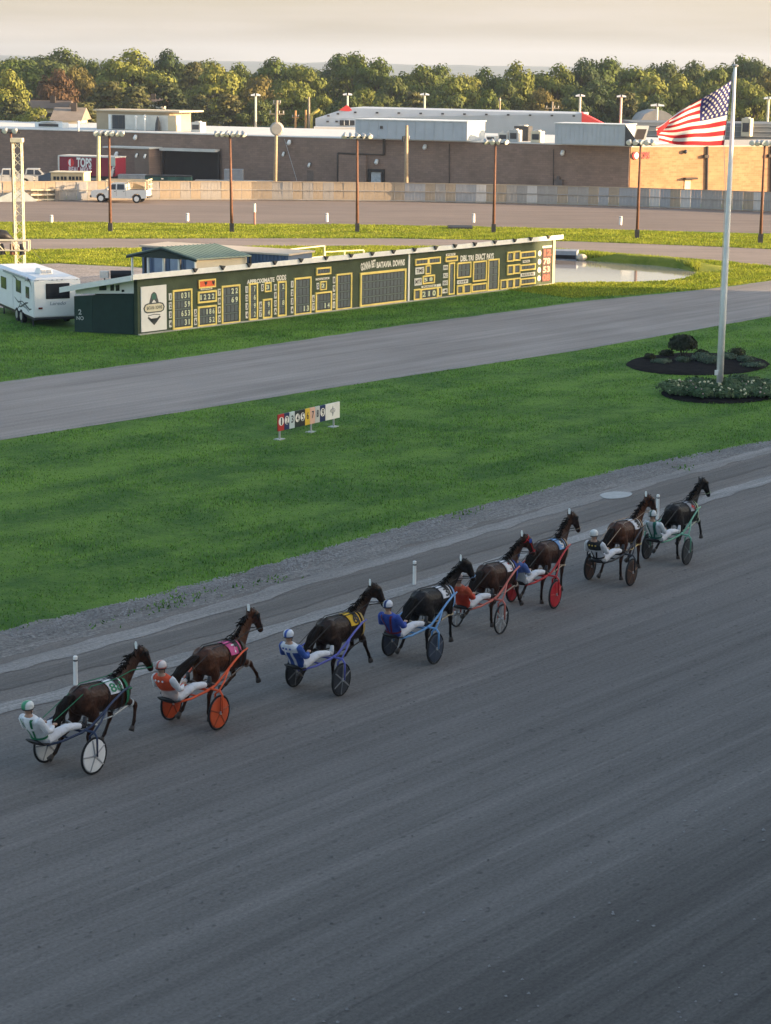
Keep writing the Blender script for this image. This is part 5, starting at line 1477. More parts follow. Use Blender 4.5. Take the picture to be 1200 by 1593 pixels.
# red digit column in the sunlit end
rd = mat('red_digit', (.80, .07, .05), .5, .1, 5); rb = mat('red_readout_back', (.045, .022, .02), .6, .2, 4)
ua, va, ub, vt_ = TW.rect(843, 386, 856.5, 438.5, .098)
q = MB(tb.location); TW.box(q, ua, va, ub, vt_, .002, .04); pn = q.build('red_readout', rb, tb)
for i, st in enumerate(('12', '78', '53', '08')):
    vc = vt_ - (vt_ - va) * (i + .5) / 4
    q = MB(tb.location); TW.text(q, st, (ua + ub) / 2, vc, .34, .046, wmax=(ub - ua) * .8, bold=.05); q.build('digits', rd if i in (0, 3) else mat('pale_red_digit', (.55, .30, .24), .5, .1, 5), pn)
    q = MB(tb.location); uc = ua - .28; q.loft([TW.pt(uc, vc, .004), TW.pt(uc, vc, .03)], .17, n=12); q.build('label_disc', tile_m, pn)
lett = mat('board_lettering_white', (.70, .70, .66), .6, .08, 5)
def sign_text(st, x0, y0, x1, y1, name='lettering', m=lett, bold=.04, tilt=0.0, k=.098):
    ua, va, ub, vt_ = TW.rect(x0, y0, x1, y1, k)
    q = MB(tb.location); TW.text(q, st, (ua + ub) / 2, (va + vt_) / 2, max(.12, vt_ - va), .02, wmax=ub - ua, bold=bold, tilt=tilt); q.build(name, m, tb)
sign_text('APPROXIMATE', 384, 431.5, 427, 442, bold=.06); sign_text('ODDS', 430, 427.5, 445, 436.5, bold=.06)
sign_text('GONNA BET', 561, 406, 584.5, 419, tilt=.12, bold=.06); sign_text('BATAVIA', 585.5, 406, 608.5, 416.5, bold=.07); sign_text('DOWNS', 611, 403.6, 629.5, 414, bold=.07)
sign_text('DBL', 716, 397, 727, 406.5, bold=.06); sign_text('TRI', 728, 397, 737, 405.5, bold=.06); sign_text('EXACT', 739.5, 394.5, 755, 404.5, bold=.07); sign_text('PAYS', 757, 394, 768, 403.5, bold=.07)
def plate(st, x0, y0, x1, y1, m=tile_m, tm=tile_t, h=.7):
    ua, va, ub, vt_ = TW.rect(x0, y0, x1, y1, .098)
    q = MB(tb.location); TW.box(q, ua, va, ub, vt_, .002, .03); pl_ = q.build('label_plate', m, tb)
    if st:
        q = MB(tb.location); TW.text(q, st, (ua + ub) / 2, (va + vt_) / 2, (vt_ - va) * .55, .036, wmax=(ub - ua) * .8, bold=.03); q.build('label_text', tm, pl_)
    return pl_
plate('TOTAL', 312, 447, 330, 451.5); plate('WIN', 491, 431, 512, 436); plate('TIME', 646, 415, 659.5, 427); plate('MTP', 644.5, 432, 656, 444.5); plate('RACE', 655.5, 442.6, 678, 448); plate('', 679, 441.5, 685.5, 446)
plate('PST', 693.5, 393.5, 708, 398.5); plate('WIN', 689.3, 412, 697, 420); plate('PLC', 689.3, 424.5, 697, 432.5); plate('SHO', 688.5, 436, 696.5, 444); plate('4', 688, 448.5, 696, 456.5)
plate('OFF', 711, 434.5, 728, 442); plate('POL', 813, 404, 824, 409); plate('RESULTS', 809.5, 423, 832, 430.6); plate('OFFICIAL', 844, 381.5, 858, 386)
# orange matrix readout
ua, va, ub, vt_ = TW.rect(308, 433, 334.5, 449, .098)
q = MB(tb.location); TW.box(q, ua, va, ub, vt_, .002, .06); pn = q.build('matrix_readout', mat('orange_matrix', (.75, .13, .05), .5, .12, 6), tb)
for (a, b, c, d_) in ((ua, va, ub, va + .07), (ua, vt_ - .07, ub, vt_), (ua, va + .07, ua + .06, vt_ - .07), (ub - .06, va + .07, ub, vt_ - .07)):
    q = MB(tb.location); TW.box(q, a, b, c, d_, .0, .085); q.build('frame_bar', yellow_trim, pn)
for k_ in (.42, .86):
    q = MB(tb.location); uc = ua + (ub - ua) * k_; vc = (va + vt_) / 2 + .03
    q.prism([TW.pt(uc + a, vc + b_, .061) for a, b_ in ((-.09, .1), (0, .05), (.09, .1), (.09, .0), (0, -.13), (-.09, .0))], TW.n * .01); q.build('dark_mark', tile_t, pn)
# crest poster
ua, va, ub, vt_ = TW.rect(219, 442.5, 258.5, 516.5, .098)
q = MB(tb.location); TW.box(q, ua, va, ub, vt_, .002, .045); ps_ = q.build('crest_poster', mat('poster_white', (.70, .70, .70), .6, .06, 2), tb)
uc = (ua + ub) / 2; hh = vt_ - va; ww = ub - ua
ink, pale_ink, teal = mat('poster_ink', (.06, .07, .08), .6, .15, 5), mat('poster_cream', (.62, .58, .44), .6, .08, 4), mat('poster_teal', (.04, .13, .11), .6, .15, 5)
def shape(pts, m, o0, nm='crest_shape'):
    q = MB(tb.location); q.prism([TW.pt(uc + a * ww, va + hh * b_, o0) for a, b_ in pts], TW.n * .004); q.build(nm, m, ps_)
shape([(-.20, .60), (-.10, .82), (-.03, .86), (.03, .86), (.10, .82), (.20, .60), (.12, .60), (0, .70), (-.12, .60)], ink, .046); shape([(-.09, .72), (-.06, .83), (.06, .83), (.09, .72), (0, .685)], teal, .051)
shape([(-.38, .44), (-.42, .52), (-.36, .60), (-.24, .625), (.24, .625), (.36, .60), (.42, .52), (.38, .44), (.28, .405), (-.28, .405)], ink, .0505, 'crest_border')
shape([(-.34, .455), (-.37, .52), (-.32, .58), (-.22, .60), (.22, .60), (.32, .58), (.37, .52), (.34, .455), (.26, .43), (-.26, .43)], pale_ink, .056, 'crest_plaque')
q = MB(tb.location); TW.text(q, 'BATAVIA', uc - ww * .14, va + hh * .517, .16, .063, wmax=ww * .30, bold=.04); TW.text(q, 'DOWNS', uc + ww * .18, va + hh * .517, .16, .063, wmax=ww * .26, bold=.04); q.build('poster_lettering', ink, ps_)
shape([(-.22, .33), (-.10, .27), (-.01, .13), (.01, .13), (.10, .27), (.22, .33), (.26, .30), (.20, .27), (.12, .28), (.05, .22), (0, .185), (-.05, .22), (-.12, .28), (-.20, .27), (-.26, .30)], ink, .046); shape([(-.24, .355), (0, .375), (.24, .355), (.24, .34), (0, .36), (-.24, .34)], ink, .046)

# ------------------------------------------------------------------ travel trailer
rvw = mat('trailer_white', (.80, .81, .82), .4, .04, 1.0); rvg = mat('trailer_swoosh', (.05, .06, .08), .4, .15, 4); rvg2 = mat('trailer_swoosh_grey', (.30, .33, .37), .4, .1, 4)
a, b = g(53, 495, .5), g(120, 496, .5)
rx = V((math.cos(R(25)), math.sin(R(25)), 0)); fw = V((-rx.y, rx.x, 0))        # fw points away from the camera
rw = 2.42; RL = 8.0; RH = 2.48
rv = thing('travel_trailer', 'white travel trailer with dark swooshes parked left of the green board', 'travel trailer', (a.x, a.y, 0))
def rp(x, y, z): return V((a.x, a.y, 0)) + rx * x + fw * y + V((0, 0, z))
O_ = rv.location
q = MB(O_); q.hexa([rp(0, 0, .5), rp(rw, 0, .5), rp(rw, RL, .5), rp(0, RL, .5)], [rp(.0, .0, RH - .12), rp(rw, .0, RH - .12), rp(rw, RL - .3, RH - .12), rp(0, RL - .3, RH - .12)]); q.build('body', rvw, rv, bevel=.06)
q = MB(O_); q.hexa([rp(.02, .02, RH - .119), rp(rw - .02, .02, RH - .119), rp(rw - .02, RL - .35, RH - .119), rp(.02, RL - .35, RH - .119)], [rp(.25, .1, RH + .0), rp(rw - .25, .1, RH), rp(rw - .25, RL - .5, RH), rp(.25, RL - .5, RH)]); q.build('roof', mat('trailer_roof', (.72, .73, .75), .6, .08, 1), rv)
q = MB(O_); q.hexa([rp(.1, .15, .36), rp(rw - .1, .15, .36), rp(rw - .1, RL, .36), rp(.1, RL, .36)], [rp(.1, .15, .499), rp(rw - .1, .15, .499), rp(rw - .1, RL, .499), rp(.1, RL, .499)]); q.build('chassis', black_paint, rv)
def rear(x0, z0, x1, z1, o0, o1, nm, m, bev=.0):
    q = MB(O_); q.hexa([rp(x0, -o1, z0), rp(x1, -o1, z0), rp(x1, -o0, z0), rp(x0, -o0, z0)], [rp(x0, -o1, z1), rp(x1, -o1, z1), rp(x1, -o0, z1), rp(x0, -o0, z1)]); return q.build(nm, m, rv, bevel=bev)
rear(rw * .26, 1.42, rw * .76, 2.18, .004, .025, 'rear_window_frame', black_paint, .01); rear(rw * .285, 1.50, rw * .735, 2.12, .026, .034, 'rear_window', glass_dark); rear(rw * .285, 1.60, rw * .735, 1.62, .035, .04, 'window_bar', black_paint)
for x in (.10, .86): rear(rw * x, .93, rw * x + .2, 1.02, .004, .04, 'tail_light', mat('tail_light_red', (.14, .02, .02), .3, .2, 6))
for x in (.08, .38, .48, .58, .90): rear(rw * x, 2.33, rw * x + .1, 2.37, .004, .03, 'marker_light', rvg2)
rear(-.02, .44, rw + .02, .52, -.02, .08, 'bumper', dark_steel)
q = MB(O_); put_text(q, 'Laredo', .17, rp(rw * .51, -.01, 1.20), rx, V((0, 0, 1)) + rx * .22, wmax=rw * .33, bold=.02); q.build('lettering', rvg2, rv)
def side(y0, z0, y1, z1, o0, o1, nm, m):
    q = MB(O_); q.hexa([rp(-o1, y0, z0), rp(-o0, y0, z0), rp(-o0, y1, z0), rp(-o1, y1, z0)], [rp(-o1, y0, z1), rp(-o0, y0, z1), rp(-o0, y1, z1), rp(-o1, y1, z1)]); return q.build(nm, m, rv)
side(.75, 1.38, 1.35, 1.95, .004, .03, 'side_window', glass_dark); side(2.3, 1.5, 3.2, 2.12, .004, .03, 'side_window', glass_dark); side(5.2, 1.4, 6.2, 2.0, .004, .03, 'side_window', glass_dark)
side(3.9, .62, 4.6, 2.3, .004, .02, 'door', rvw)
def swoosh(pts, w, m=rvg):
    n = len(pts); vs = []
    for i, (y, z) in enumerate(pts):
        k = w * math.sin(math.pi * (i + .35) / (n - .3)) ** .7
        vs += [(y, z + k), (y, z - k)]
    q = MB(O_)
    for i in range(n - 1):
        c4 = [vs[2 * i], vs[2 * i + 1], vs[2 * i + 3], vs[2 * i + 2]]
        q.add([rp(-.006, y, z) for y, z in c4], [(0, 1, 2, 3)])
    q.build('swoosh', m, rv)
def arc(cy, cz, ry, rz, a0, a1, w, m=rvg): swoosh([(cy + ry * math.cos(R(a0 + (a1 - a0) * i / 10)), cz + rz * math.sin(R(a0 + (a1 - a0) * i / 10))) for i in range(11)], w, m)
arc(1.0, 1.9, .7, .42, 200, 40, .07); arc(2.2, 2.0, 1.6, .35, 150, 60, .06, rvg2); arc(3.5, 1.45, 1.2, .85, 130, 250, .06); arc(4.2, 1.75, 1.6, .5, 100, 190, .05)
swoosh([(.4, .9), (.8, .84), (1.4, .98), (2.2, 1.12)], .05); swoosh([(.9, .72), (1.3, .85), (1.9, .9), (2.9, 1.05)], .06, rvg2); swoosh([(1.0, 1.15), (1.5, 1.08), (2.2, .86), (2.7, .78)], .05); swoosh([(2.2, 1.1), (2.9, 1.0), (3.6, 1.18)], .04)
for y in (2.35, 3.2):
    for x in (-.02, rw - .2):
        q = MB(O_); q.loft([rp(x, y, .34), rp(x + .22, y, .34)], .34, n=16, side=V((0, 0, 1))); wh = q.build('wheel', rubber, rv)
        if x < 0:
            q = MB(O_); q.loft([rp(x - .012, y, .34), rp(x - .002, y, .34)], .2, n=14, side=V((0, 0, 1))); q.build('rim', chrome, wh)
for y in (.7, RL - 1.6):
    q = MB(O_); q.bar(rp(.15, y, 0), rp(.15, y, .4), .04); q.build('jack', dark_steel, rv)
q = MB(O_); q.hexa([rp(.75, 1.5, RH), rp(1.45, 1.5, RH), rp(1.45, 2.5, RH), rp(.75, 2.5, RH)], [rp(.8, 1.55, RH + .28), rp(1.4, 1.55, RH + .28), rp(1.4, 2.35, RH + .28), rp(.8, 2.35, RH + .28)]); ac = q.build('air_conditioner', white_paint, rv, bevel=.03)
for k in (.85, 1.13):
    q = MB(O_); q.hexa([rp(k, 1.48, RH + .06), rp(k + .22, 1.48, RH + .06), rp(k + .22, 1.53, RH + .06), rp(k, 1.53, RH + .06)], [rp(k, 1.52, RH + .22), rp(k + .22, 1.52, RH + .22), rp(k + .22, 1.56, RH + .22), rp(k, 1.56, RH + .22)]); q.build('grille', rvg2, ac)
q = MB(O_); q.hexa([rp(-.12, .9, RH - .18), rp(.0, .9, RH - .18), rp(.0, 5.4, RH - .18), rp(-.12, 5.4, RH - .18)], [rp(-.12, .9, RH - .06), rp(.0, .9, RH - .06), rp(.0, 5.4, RH - .06), rp(-.12, 5.4, RH - .06)]); q.build('awning_roll', rvg2, rv)

# ------------------------------------------------------------------ pavilion and blue store behind the board
A, B, Cc = g(306, 404.5, 2.5), g(392, 399, 2.5), g(197, 398, 2.5)
D = Cc + (B - A)
pv = thing('pavilion', 'open sided pavilion with a green metal roof behind the betting board', 'pavilion', (A.x, A.y, 0)); O_ = pv.location
r0, r1 = (A + Cc) / 2, (B + D) / 2; r0.z = r1.z = 3.05
grn = mat('green_standing_seam', (.17, .235, .20), .45, .12, .8); off = V((0, 0, .06))
q = MB(O_); q.hexa([A, B, r1, r0], [A + off, B + off, r1 + off, r0 + off]); q.build('roof_slope', grn, pv)
q = MB(O_); q.hexa([Cc, D, r1 - V((0, 0, .001)), r0 - V((0, 0, .001))], [Cc + off, D + off, r1 + off, r0 + off]); q.build('roof_slope', grn, pv)
for i in range(13):
    k = (i + .3) / 13; q = MB(O_); q.loft([A.lerp(B, k) + off * 1.2, r0.lerp(r1, k) + off * 1.2], .022, n=4); q.build('seam', grn, pv)
for (p, q_) in ((A, r0), (Cc, r0)):
    m_ = MB(O_); m_.loft([p + V((0, 0, -.06)), q_ + V((0, 0, -.06))], .07, n=4); m_.build('barge_board', mat('dark_green_barge', (.02, .035, .03), .6, .15, 2), pv)
q = MB(O_); q.prism([A.lerp(Cc, .04) + V((0, 0, -.02)), r0 + V((0, 0, -.08)), Cc.lerp(A, .04) + V((0, 0, -.02))], (B - A).normalized() * .05); q.build('gable_board', mat('dark_green_barge', (.02, .035, .03)), pv)
pst = [A.lerp(Cc, k) + (B - A).normalized() * .15 for k in (.05, .28, .5, .72, .95)] + [Cc.lerp(D, k) for k in (.33, .66, .96)] + [A.lerp(B, .97)]
for p in pst:
    q = MB(O_); q.loft([V((p.x, p.y, 0)), V((p.x, p.y, 2.5))], .065, n=4); q.build('post', black_paint if random.random() < .6 else white_paint, pv)
Wv = (B - A); n_ = V((Wv.y, -Wv.x, 0)).normalized()
q = MB(O_); i_ = A.lerp(B, .04) - n_ * .25; j_ = A.lerp(B, .96) - n_ * .25
q.hexa([V((i_.x, i_.y, 0)), V((j_.x, j_.y, 0)), V((j_.x, j_.y, 0)) - n_ * .12, V((i_.x, i_.y, 0)) - n_ * .12], [V((i_.x, i_.y, 2.44)), V((j_.x, j_.y, 2.44)), V((j_.x, j_.y, 2.44)) - n_ * .12, V((i_.x, i_.y, 2.44)) - n_ * .12]); q.build('cream_wall', mat('cream_board', (.68, .60, .46), .8, .1, 1), pv)
Pa, Pb = g(221, 381, 2.6), g(449, 395, 2.6); SWl = Wall((Pa.x, Pa.y, 0), (Pb.x, Pb.y, 0))
st = thing('storage_shed', 'long blue grey ribbed metal shed with a tan roof behind the pavilion', 'shed', tuple(SWl.P0)); O_ = st.location
blu = mat('blue_ribbed_sheet', (.10, .14, .22), .6, .12, .8)
q = MB(O_); SWl.box(q, 0, 0, SWl.len, 2.5, -2.6, 0); q.build('wall', blu, st)
for i in range(40):
    q = MB(O_); SWl.box(q, .1 + i * (SWl.len - .2) / 40, .05, .2 + i * (SWl.len - .2) / 40, 2.48, .0, .045); q.build('rib', blu, st)
q = MB(O_); SWl.box(q, -.1, 2.502, SWl.len + .1, 2.6, -2.8, .12); q.build('roof', mat('tan_sheet_roof', (.55, .46, .36), .7, .1, .8), st)
for i in range(4):
    q = MB(O_); u_ = .9 + i * 1.1; SWl.box(q, u_, 1.0, u_ + .75, 2.1, .046, .06); q.build('arched_panel', mat('light_blue_panel', (.25, .31, .40), .6, .12, 2), st)
# white pipe pens
def pen(label, x0, y0, x1, y1, zt):
    p0, p1 = g(x0, y0, zt), g(x1, y1, zt); w_ = Wall((p0.x, p0.y, 0), (p1.x, p1.y, 0))
    t = thing('pipe_gate', label, 'gate', tuple(w_.P0)); wm_ = mat('cream_pipe', (.68, .62, .46), .6, .1, 3)
    for u_ in (0, w_.len / 2, w_.len):
        q = MB(t.location); q.bar(w_.pt(u_, 0), w_.pt(u_, zt), .06); q.build('post', wm_, t)
    for z_ in (zt, zt * .66, zt * .33):
        q = MB(t.location); q.bar(w_.pt(0, z_), w_.pt(w_.len, z_), .04); q.build('rail', wm_, t)
    for i in range(14):
        q = MB(t.location); u_ = w_.len * (.1 + .4 * i / 14); q.bar(w_.pt(u_, zt * .33), w_.pt(u_, zt * .66), .025); q.build('bar', galv, t)
pen('cream pipe railing pen behind the middle of the betting board', 421, 391, 505, 382.5, 1.9)
pen('lower cream pipe railing right of the first pen behind the board', 506, 392, 566, 389, 1.3)
# black grill / bench by the pavilion
p = g(186, 450); t = thing('smoker_grill', 'black barrel grill and white tank beside the pavilion posts', 'grill', tuple(p))
q = MB(p); q.loft([p + V((-.5, 0, .85)), p + V((.7, .2, .85))], .24, n=10); q.build('barrel', black_paint, t)
q = MB(p); q.box(p + V((-.85, 0, .85)), (.5, .4, .4)); q.build('white_box', off_white, t)
for x in (-.85, -.3, .5):
    q = MB(p); q.bar(p + V((x, 0, 0)), p + V((x, 0, .7)), .04); q.build('leg', dark_steel, t)

# ------------------------------------------------------------------ lattice tower with a light truss
tp = g(32, 418); zt = atY(31, 221, tp.y).z
tw = thing('truss_tower', 'pale lattice tower holding a horizontal truss of lamps at the left edge', 'tower', (tp.x, tp.y, 0)); O_ = tw.location
tm = mat('cream_truss', (.66, .60, .44), .5, .12, 3)
hw = .27
cs = [V((tp.x + sx * hw, tp.y + sy * hw, 0)) for sx, sy in ((-1, -1), (1, -1), (1, 1), (-1, 1))]
for c in cs:
    q = MB(O_); q.bar(c, c + V((0, 0, zt)), .045, 6); q.build('chord', tm, tw)
n = 15
for i in range(n):
    for k in range(4):
        z0_, z1_ = zt * i / n, zt * (i + 1) / n
        if (i + k) % 2: z0_, z1_ = z1_, z0_
        q = MB(O_); q.bar(cs[k] + V((0, 0, z0_)), cs[(k + 1) % 4] + V((0, 0, z1_)), .026, 5); q.build('brace', tm, tw)
q = MB(O_); q.box((tp.x, tp.y, zt + .12), (.74, .74, .26)); q.build('head_block', tm, tw)
q = MB(O_); q.box((tp.x, tp.y, .06), (1.0, 1.0, .12)); q.build('base_plate', galv, tw)
h0_, h1_ = atY(-60, 392, tp.y - .5), atY(47, 389, tp.y - .5); zc = h1_.z
for dz in (0, .62):
    for dy in (-.0, .55):
        q = MB(O_); q.bar(V((h0_.x - 3, h1_.y - dy, zc + dz)), V((h1_.x, h1_.y - dy, zc + dz)), .05, 6); q.build('truss_chord', tm, tw)
L_ = h1_.x - h0_.x + 3; nb = 14
for i in range(nb + 1):
    x = h1_.x - L_ * i / nb
    for dy in (0, .55):
        q = MB(O_); q.bar(V((x, h1_.y - dy, zc)), V((x - (L_ / nb if i < nb and i % 2 else 0), h1_.y - dy, zc + .62)), .035, 5); q.build('truss_brace', tm, tw)
for i in range(6):
    x = h1_.x - .5 - i * .62
    q = MB(O_); q.loft([V((x, h1_.y - .3, zc + .4)), V((x + .05, h1_.y - .36, zc + .1)), V((x + .08, h1_.y - .4, zc - .28))], [.1, .15, .19], n=8); q.build('stage_lamp', mat('stage_lamp_rust', (.14, .06, .03), .6, .2, 5) if i % 2 else black_paint, tw)
q = MB(O_); a_ = g(68, 409); q.bar(V((h1_.x, h1_.y, zc + .2)), V((a_.x, a_.y, 0.02)), .018, 4); q.build('guy_wire', dark_steel, tw)
p = g(6, 376); t = thing('tarp_heap', 'dark tarpaulin heap on the service road at the left edge', 'tarp', tuple(p))
q = MB(p); q.loft([p + V((-3, 0, .2)), p + V((-1.2, 0, .55)), p + V((.1, 0, .45)), p + V((.7, .1, .12))], [.5, .6, .5, .1], [.3, .5, .4, .1], n=10); q.build('cover', black_paint, t, smooth=True)

# culvert by the pond
c0 = g(868, 404); c1 = g(897, 405)
cw = Wall((c0.x - .4, c0.y, 0), (c1.x, c1.y, 0)); cv = thing('culvert', 'grey culvert box at the pond edge with a dark opening', 'culvert', tuple(cw.P0))
q = MB(cv.location); cw.box(q, 0, .0, cw.len, .62, -1.6, .0); q.build('box', mat('culvert_grey', (.27, .30, .35), .7, .15, 2), cv)
q = MB(cv.location); cw.box(q, .05, .08, cw.len - .05, .34, .002, .03); q.build('opening', black_paint, cv)
q = MB(cv.location); q.sph(V((cw.pt(cw.len + .35, .22, .0))), (.38, .3, .24), nu=9, nv=6); q.build('end_stone', mat('pale_rock', (.50, .45, .36), .9, .2, 3), cv)
p0 = g(716, 356); t = thing('drain_grate', 'low dark timber drain cover in the far grass strip', 'drain', tuple(p0))
for i in range(4):
    q = MB(p0); q.box(p0 + V((0, -.6 + i * .4, .12 + .02 * i)), (2.0, .3, .14)); q.build('plank', dark_steel, t)

# ------------------------------------------------------------------ vehicles
car_white = mat('car_white', (.74, .73, .70), .3, .04, 2, spec=.5)
car_grey = mat('car_silver', (.42, .42, .41), .35, .06, 2, spec=.5)
def pickup(label, loc, rz, rack=True, paint=car_white, grp=None):
    t = thing('pickup_truck', label, 'pickup truck', loc, rz, grp)
    Lh = 2.75
    def arch(cx, r, z=.42): return [(cx + r * math.cos(R(a)), z + r * math.sin(R(a))) for a in range(180, -1, -20)]
    lower = [(-2.7, .48)] + arch(-1.72, .46) [::1] + arch(1.75, .46) + [(2.7, .5), (2.72, .95), (2.62, 1.10), (1.42, 1.18), (-.75, 1.20), (-.76, 1.22), (-2.68, 1.22), (-2.72, .8)]
    q = MB(); q.prism([V((x, -.95, z)) for x, z in lower], V((0, 1.9, 0))); q.build('body', paint, t, bevel=.04)
    q = MB(); b4 = [V((-.74, -.90, 1.19)), V((1.45, -.90, 1.17)), V((1.45, .90, 1.17)), V((-.74, .90, 1.19))]
    t4 = [V((-.62, -.72, 1.86)), V((.72, -.72, 1.86)), V((.72, .72, 1.86)), V((-.62, .72, 1.86))]
    q.hexa(b4, t4); q.build('cab', paint, t, bevel=.05)
    def pane(pts, nm):
        q = MB(); q.add(pts, [tuple(range(len(pts)))]); q.build(nm, glass_dark, t)
    for s in (-1, 1):
        f_ = lambda z: s * (.905 - (z - 1.18) * .262 + .008)
        pane([V((x, f_(z), z)) for x, z in ((.30, 1.24), (1.12, 1.24), (.66, 1.72), (.30, 1.74))], 'side_window')
        pane([V((x, f_(z), z)) for x, z in ((-.56, 1.25), (.18, 1.24), (.18, 1.74), (-.48, 1.74))], 'side_window')
        for x in (.22, -.68): 
            q = MB(); q.box((x, s * .952, .92), (.015, .012, .6)); q.build('door_seam', dark_steel, t)
        for x in (.36, -.50):
            q = MB(); q.box((x, s * .965, 1.06), (.16, .03, .04)); q.build('door_handle', dark_steel, t)
        q = MB(); q.box((1.05, s * 1.05, 1.26), (.12, .2, .17)); q.build('mirror', paint, t, bevel=.02)
        q = MB(); q.box((2.705, s * .72, .92), (.06, .34, .2)); q.build('headlight', mat('headlight_glass', (.55, .56, .58), .15, .1, 3), t)
        q = MB(); q.box((-2.72, s * .84, .95), (.05, .16, .04)); q.build('tail_light', mat('tail_light_red', (.14, .02, .02)), t)
    pane([V((1.40, -.80, 1.22)), V((1.40, .80, 1.22)), V((.80, .66, 1.80)), V((.80, -.66, 1.80))], 'windscreen')
    q = MB(); q.box((2.72, 0, .84), (.05, 1.0, .04)); q.build('grille', black_paint, t)
    q = MB(); q.box((2.74, 0, .56), (.16, 1.92, .22)); q.build('bumper', mat('bumper_dark', (.10, .10, .11), .4, .1, 3), t)
    q = MB(); q.box((-2.76, 0, .58), (.14, 1.8, .18)); q.build('bumper', dark_steel, t)
    q = MB(); q.box((-1.72, 0, 1.21), (1.85, 1.5, .035)); q.build('bed_floor', dark_steel, t)
    for x in (1.75, -1.72):
        for s in (-1, 1):
            q = MB(); q.loft([V((x, s * .72, .39)), V((x, s * .93, .39))], .39, n=18, side=V((0, 0, 1))); wh = q.build('wheel', rubber, t)
            q = MB(); q.loft([V((x, s * .931, .39)), V((x, s * .95, .39)), V((x, s * .93, .39))], [.25, .22, .05], n=14, side=V((0, 0, 1))); q.build('rim', white_paint, wh)
    if rack:
        rk = thing('ladder_rack', 'cream ladder rack loaded with timber on the white pickup', 'rack', t.location, rz)
        rm_ = mat('rack_cream', (.66, .58, .42), .6, .1, 3)
        for s in (-1, 1):
            for x in (-2.55, -.85, 1.25):
                q = MB(); q.bar((x, s * .86, 1.24 if x < 1 else 1.2), (x, s * .84, 2.05), .045); q.build('upright', rm_, rk)
            q = MB(); q.bar((-2.75, s * .84, 2.06), (1.7, s * .84, 2.02), .05); q.build('side_rail', rm_, rk)
        for x in (-2.5, -.85, 1.2):
            q = MB(); q.bar((x, -.84, 2.06), (x, .84, 2.06), .04); q.build('cross_bar', rm_, rk)
        for y in (-.3, .1, .45):
            q = MB(); q.box((-.6, y, 2.13), (3.9, .16, .09)); q.build('timber', mat('plank_tan', (.55, .42, .26), .8, .15, 3), rk)
        for y in (-.6, 0, .6):
            q = MB(); q.box((-2.8, y, 1.72), (.08, .10, .98)); q.build('rear_slat', rm_, rk)
        for z in (1.3, 1.75, 2.2):
            q = MB(); q.box((-2.84, 0, z), (.06, 1.5, .09)); q.build('rear_bar', rm_, rk)
        q = MB(); q.prism([V((-.9, -.80, 1.25)), V((-1.0, -.80, 1.85)), V((-2.2, -.80, 1.42)), V((-2.3, -.80, 1.25))], V((0, .04, 0))); q.build('side_board', mat('plank_tan', (.55, .42, .26)), rk)
    return t
pl = g(189, 314.5); pickup('white crew cab pickup parked on the far turn by the fence', (pl.x, pl.y, 0), math.pi + R(-7))
p = atY(14, 300, 219); pickup('pale pickup mostly hidden behind the fence at the left edge', (p.x, 219, .04), R(8), False, car_grey, grp='pale pickups behind the fence')
p = atY(52, 300, 220); pickup('pale pickup half behind the lattice tower beyond the fence', (p.x, 220, .04), R(4), False, car_grey, grp='pale pickups behind the fence')
# ground behind the fence lies a little higher: service apron
apron = mat('apron_concrete', (.30, .28, .26), .9, .15, .3)
q = MB(); q.prism([V((-70, 204, 0)), V((70, 204, 0)), V((70, 250, 0)), V((-70, 250, 0))], V((0, 0, .04))); tag(q.build('service_apron', apron), kind='structure')
# red semi trailer
pa, pb = atY(92.5, 290, 231), atY(180, 290, 228.5)
RWl = Wall((pa.x, 231, 0), (pb.x, 228.5, 0))
tr = thing('semi_trailer', 'dark red semi trailer with white grocery lettering against the brown wall', 'trailer', (pa.x, 231, .04)); O_ = V((pa.x, 231, .04))
zt0, zb0 = atY(100, 243, 231).z, atY(100, 272, 231).z
mar = mat('maroon_trailer', (.22, .012, .035), .5, .1, .6)
q = MB(O_); RWl.box(q, 0, zb0, RWl.len, zt0, -2.5, 0); q.build('box_body', mar, tr)
q = MB(O_); RWl.box(q, -.05, zt0 - .02, RWl.len + .05, zt0 + .12, -2.55, .06); q.build('top_rail', off_white, tr)
q = MB(O_); RWl.box(q, -.08, zb0, .1, zt0 - .021, .0, .07); q.build('corner_post', off_white, tr)
q = MB(O_); RWl.box(q, RWl.len - .5, zt0 - .9, RWl.len + .02, zt0 - .03, .0, .07); q.build('pale_corner', mat('pale_green_corner', (.45, .52, .45), .6, .1, 2), tr)
pd = RWl
u_, v_ = RWl.uv(130, 255); q = MB(O_); RWl.text(q, 'TOPS', u_ + .1, v_ + .15, .95, .03, wmax=1.9, bold=.06, tilt=-.03); q.build('lettering', white_paint, tr)
u_, v_ = RWl.uv(125, 264); q = MB(O_); RWl.text(q, 'REAL MEAT', u_, v_, .52, .03, wmax=2.9, bold=.05, tilt=-.03); q.build('lettering', mat('pink_white_letter', (.74, .62, .63), .6, .08, 4), tr)
u_, v_ = RWl.uv(110.5, 253); q = MB(O_); q.loft([RWl.pt(u_, v_, .012), RWl.pt(u_, v_, .03)], [.42, .42], [.5, .5], n=16, side=RWl.u); em = q.build('emblem', mat('sign_red', (.62, .03, .04)), tr)
q = MB(O_); q.prism([RWl.pt(u_ + x, v_ + z, .031) for x, z in ((-.30, 0), (-.2, .32), (-.02, .42), (.0, .1), (-.02, -.4), (-.2, -.3))], RWl.n * .01); q.build('emblem_mark', white_paint, em)
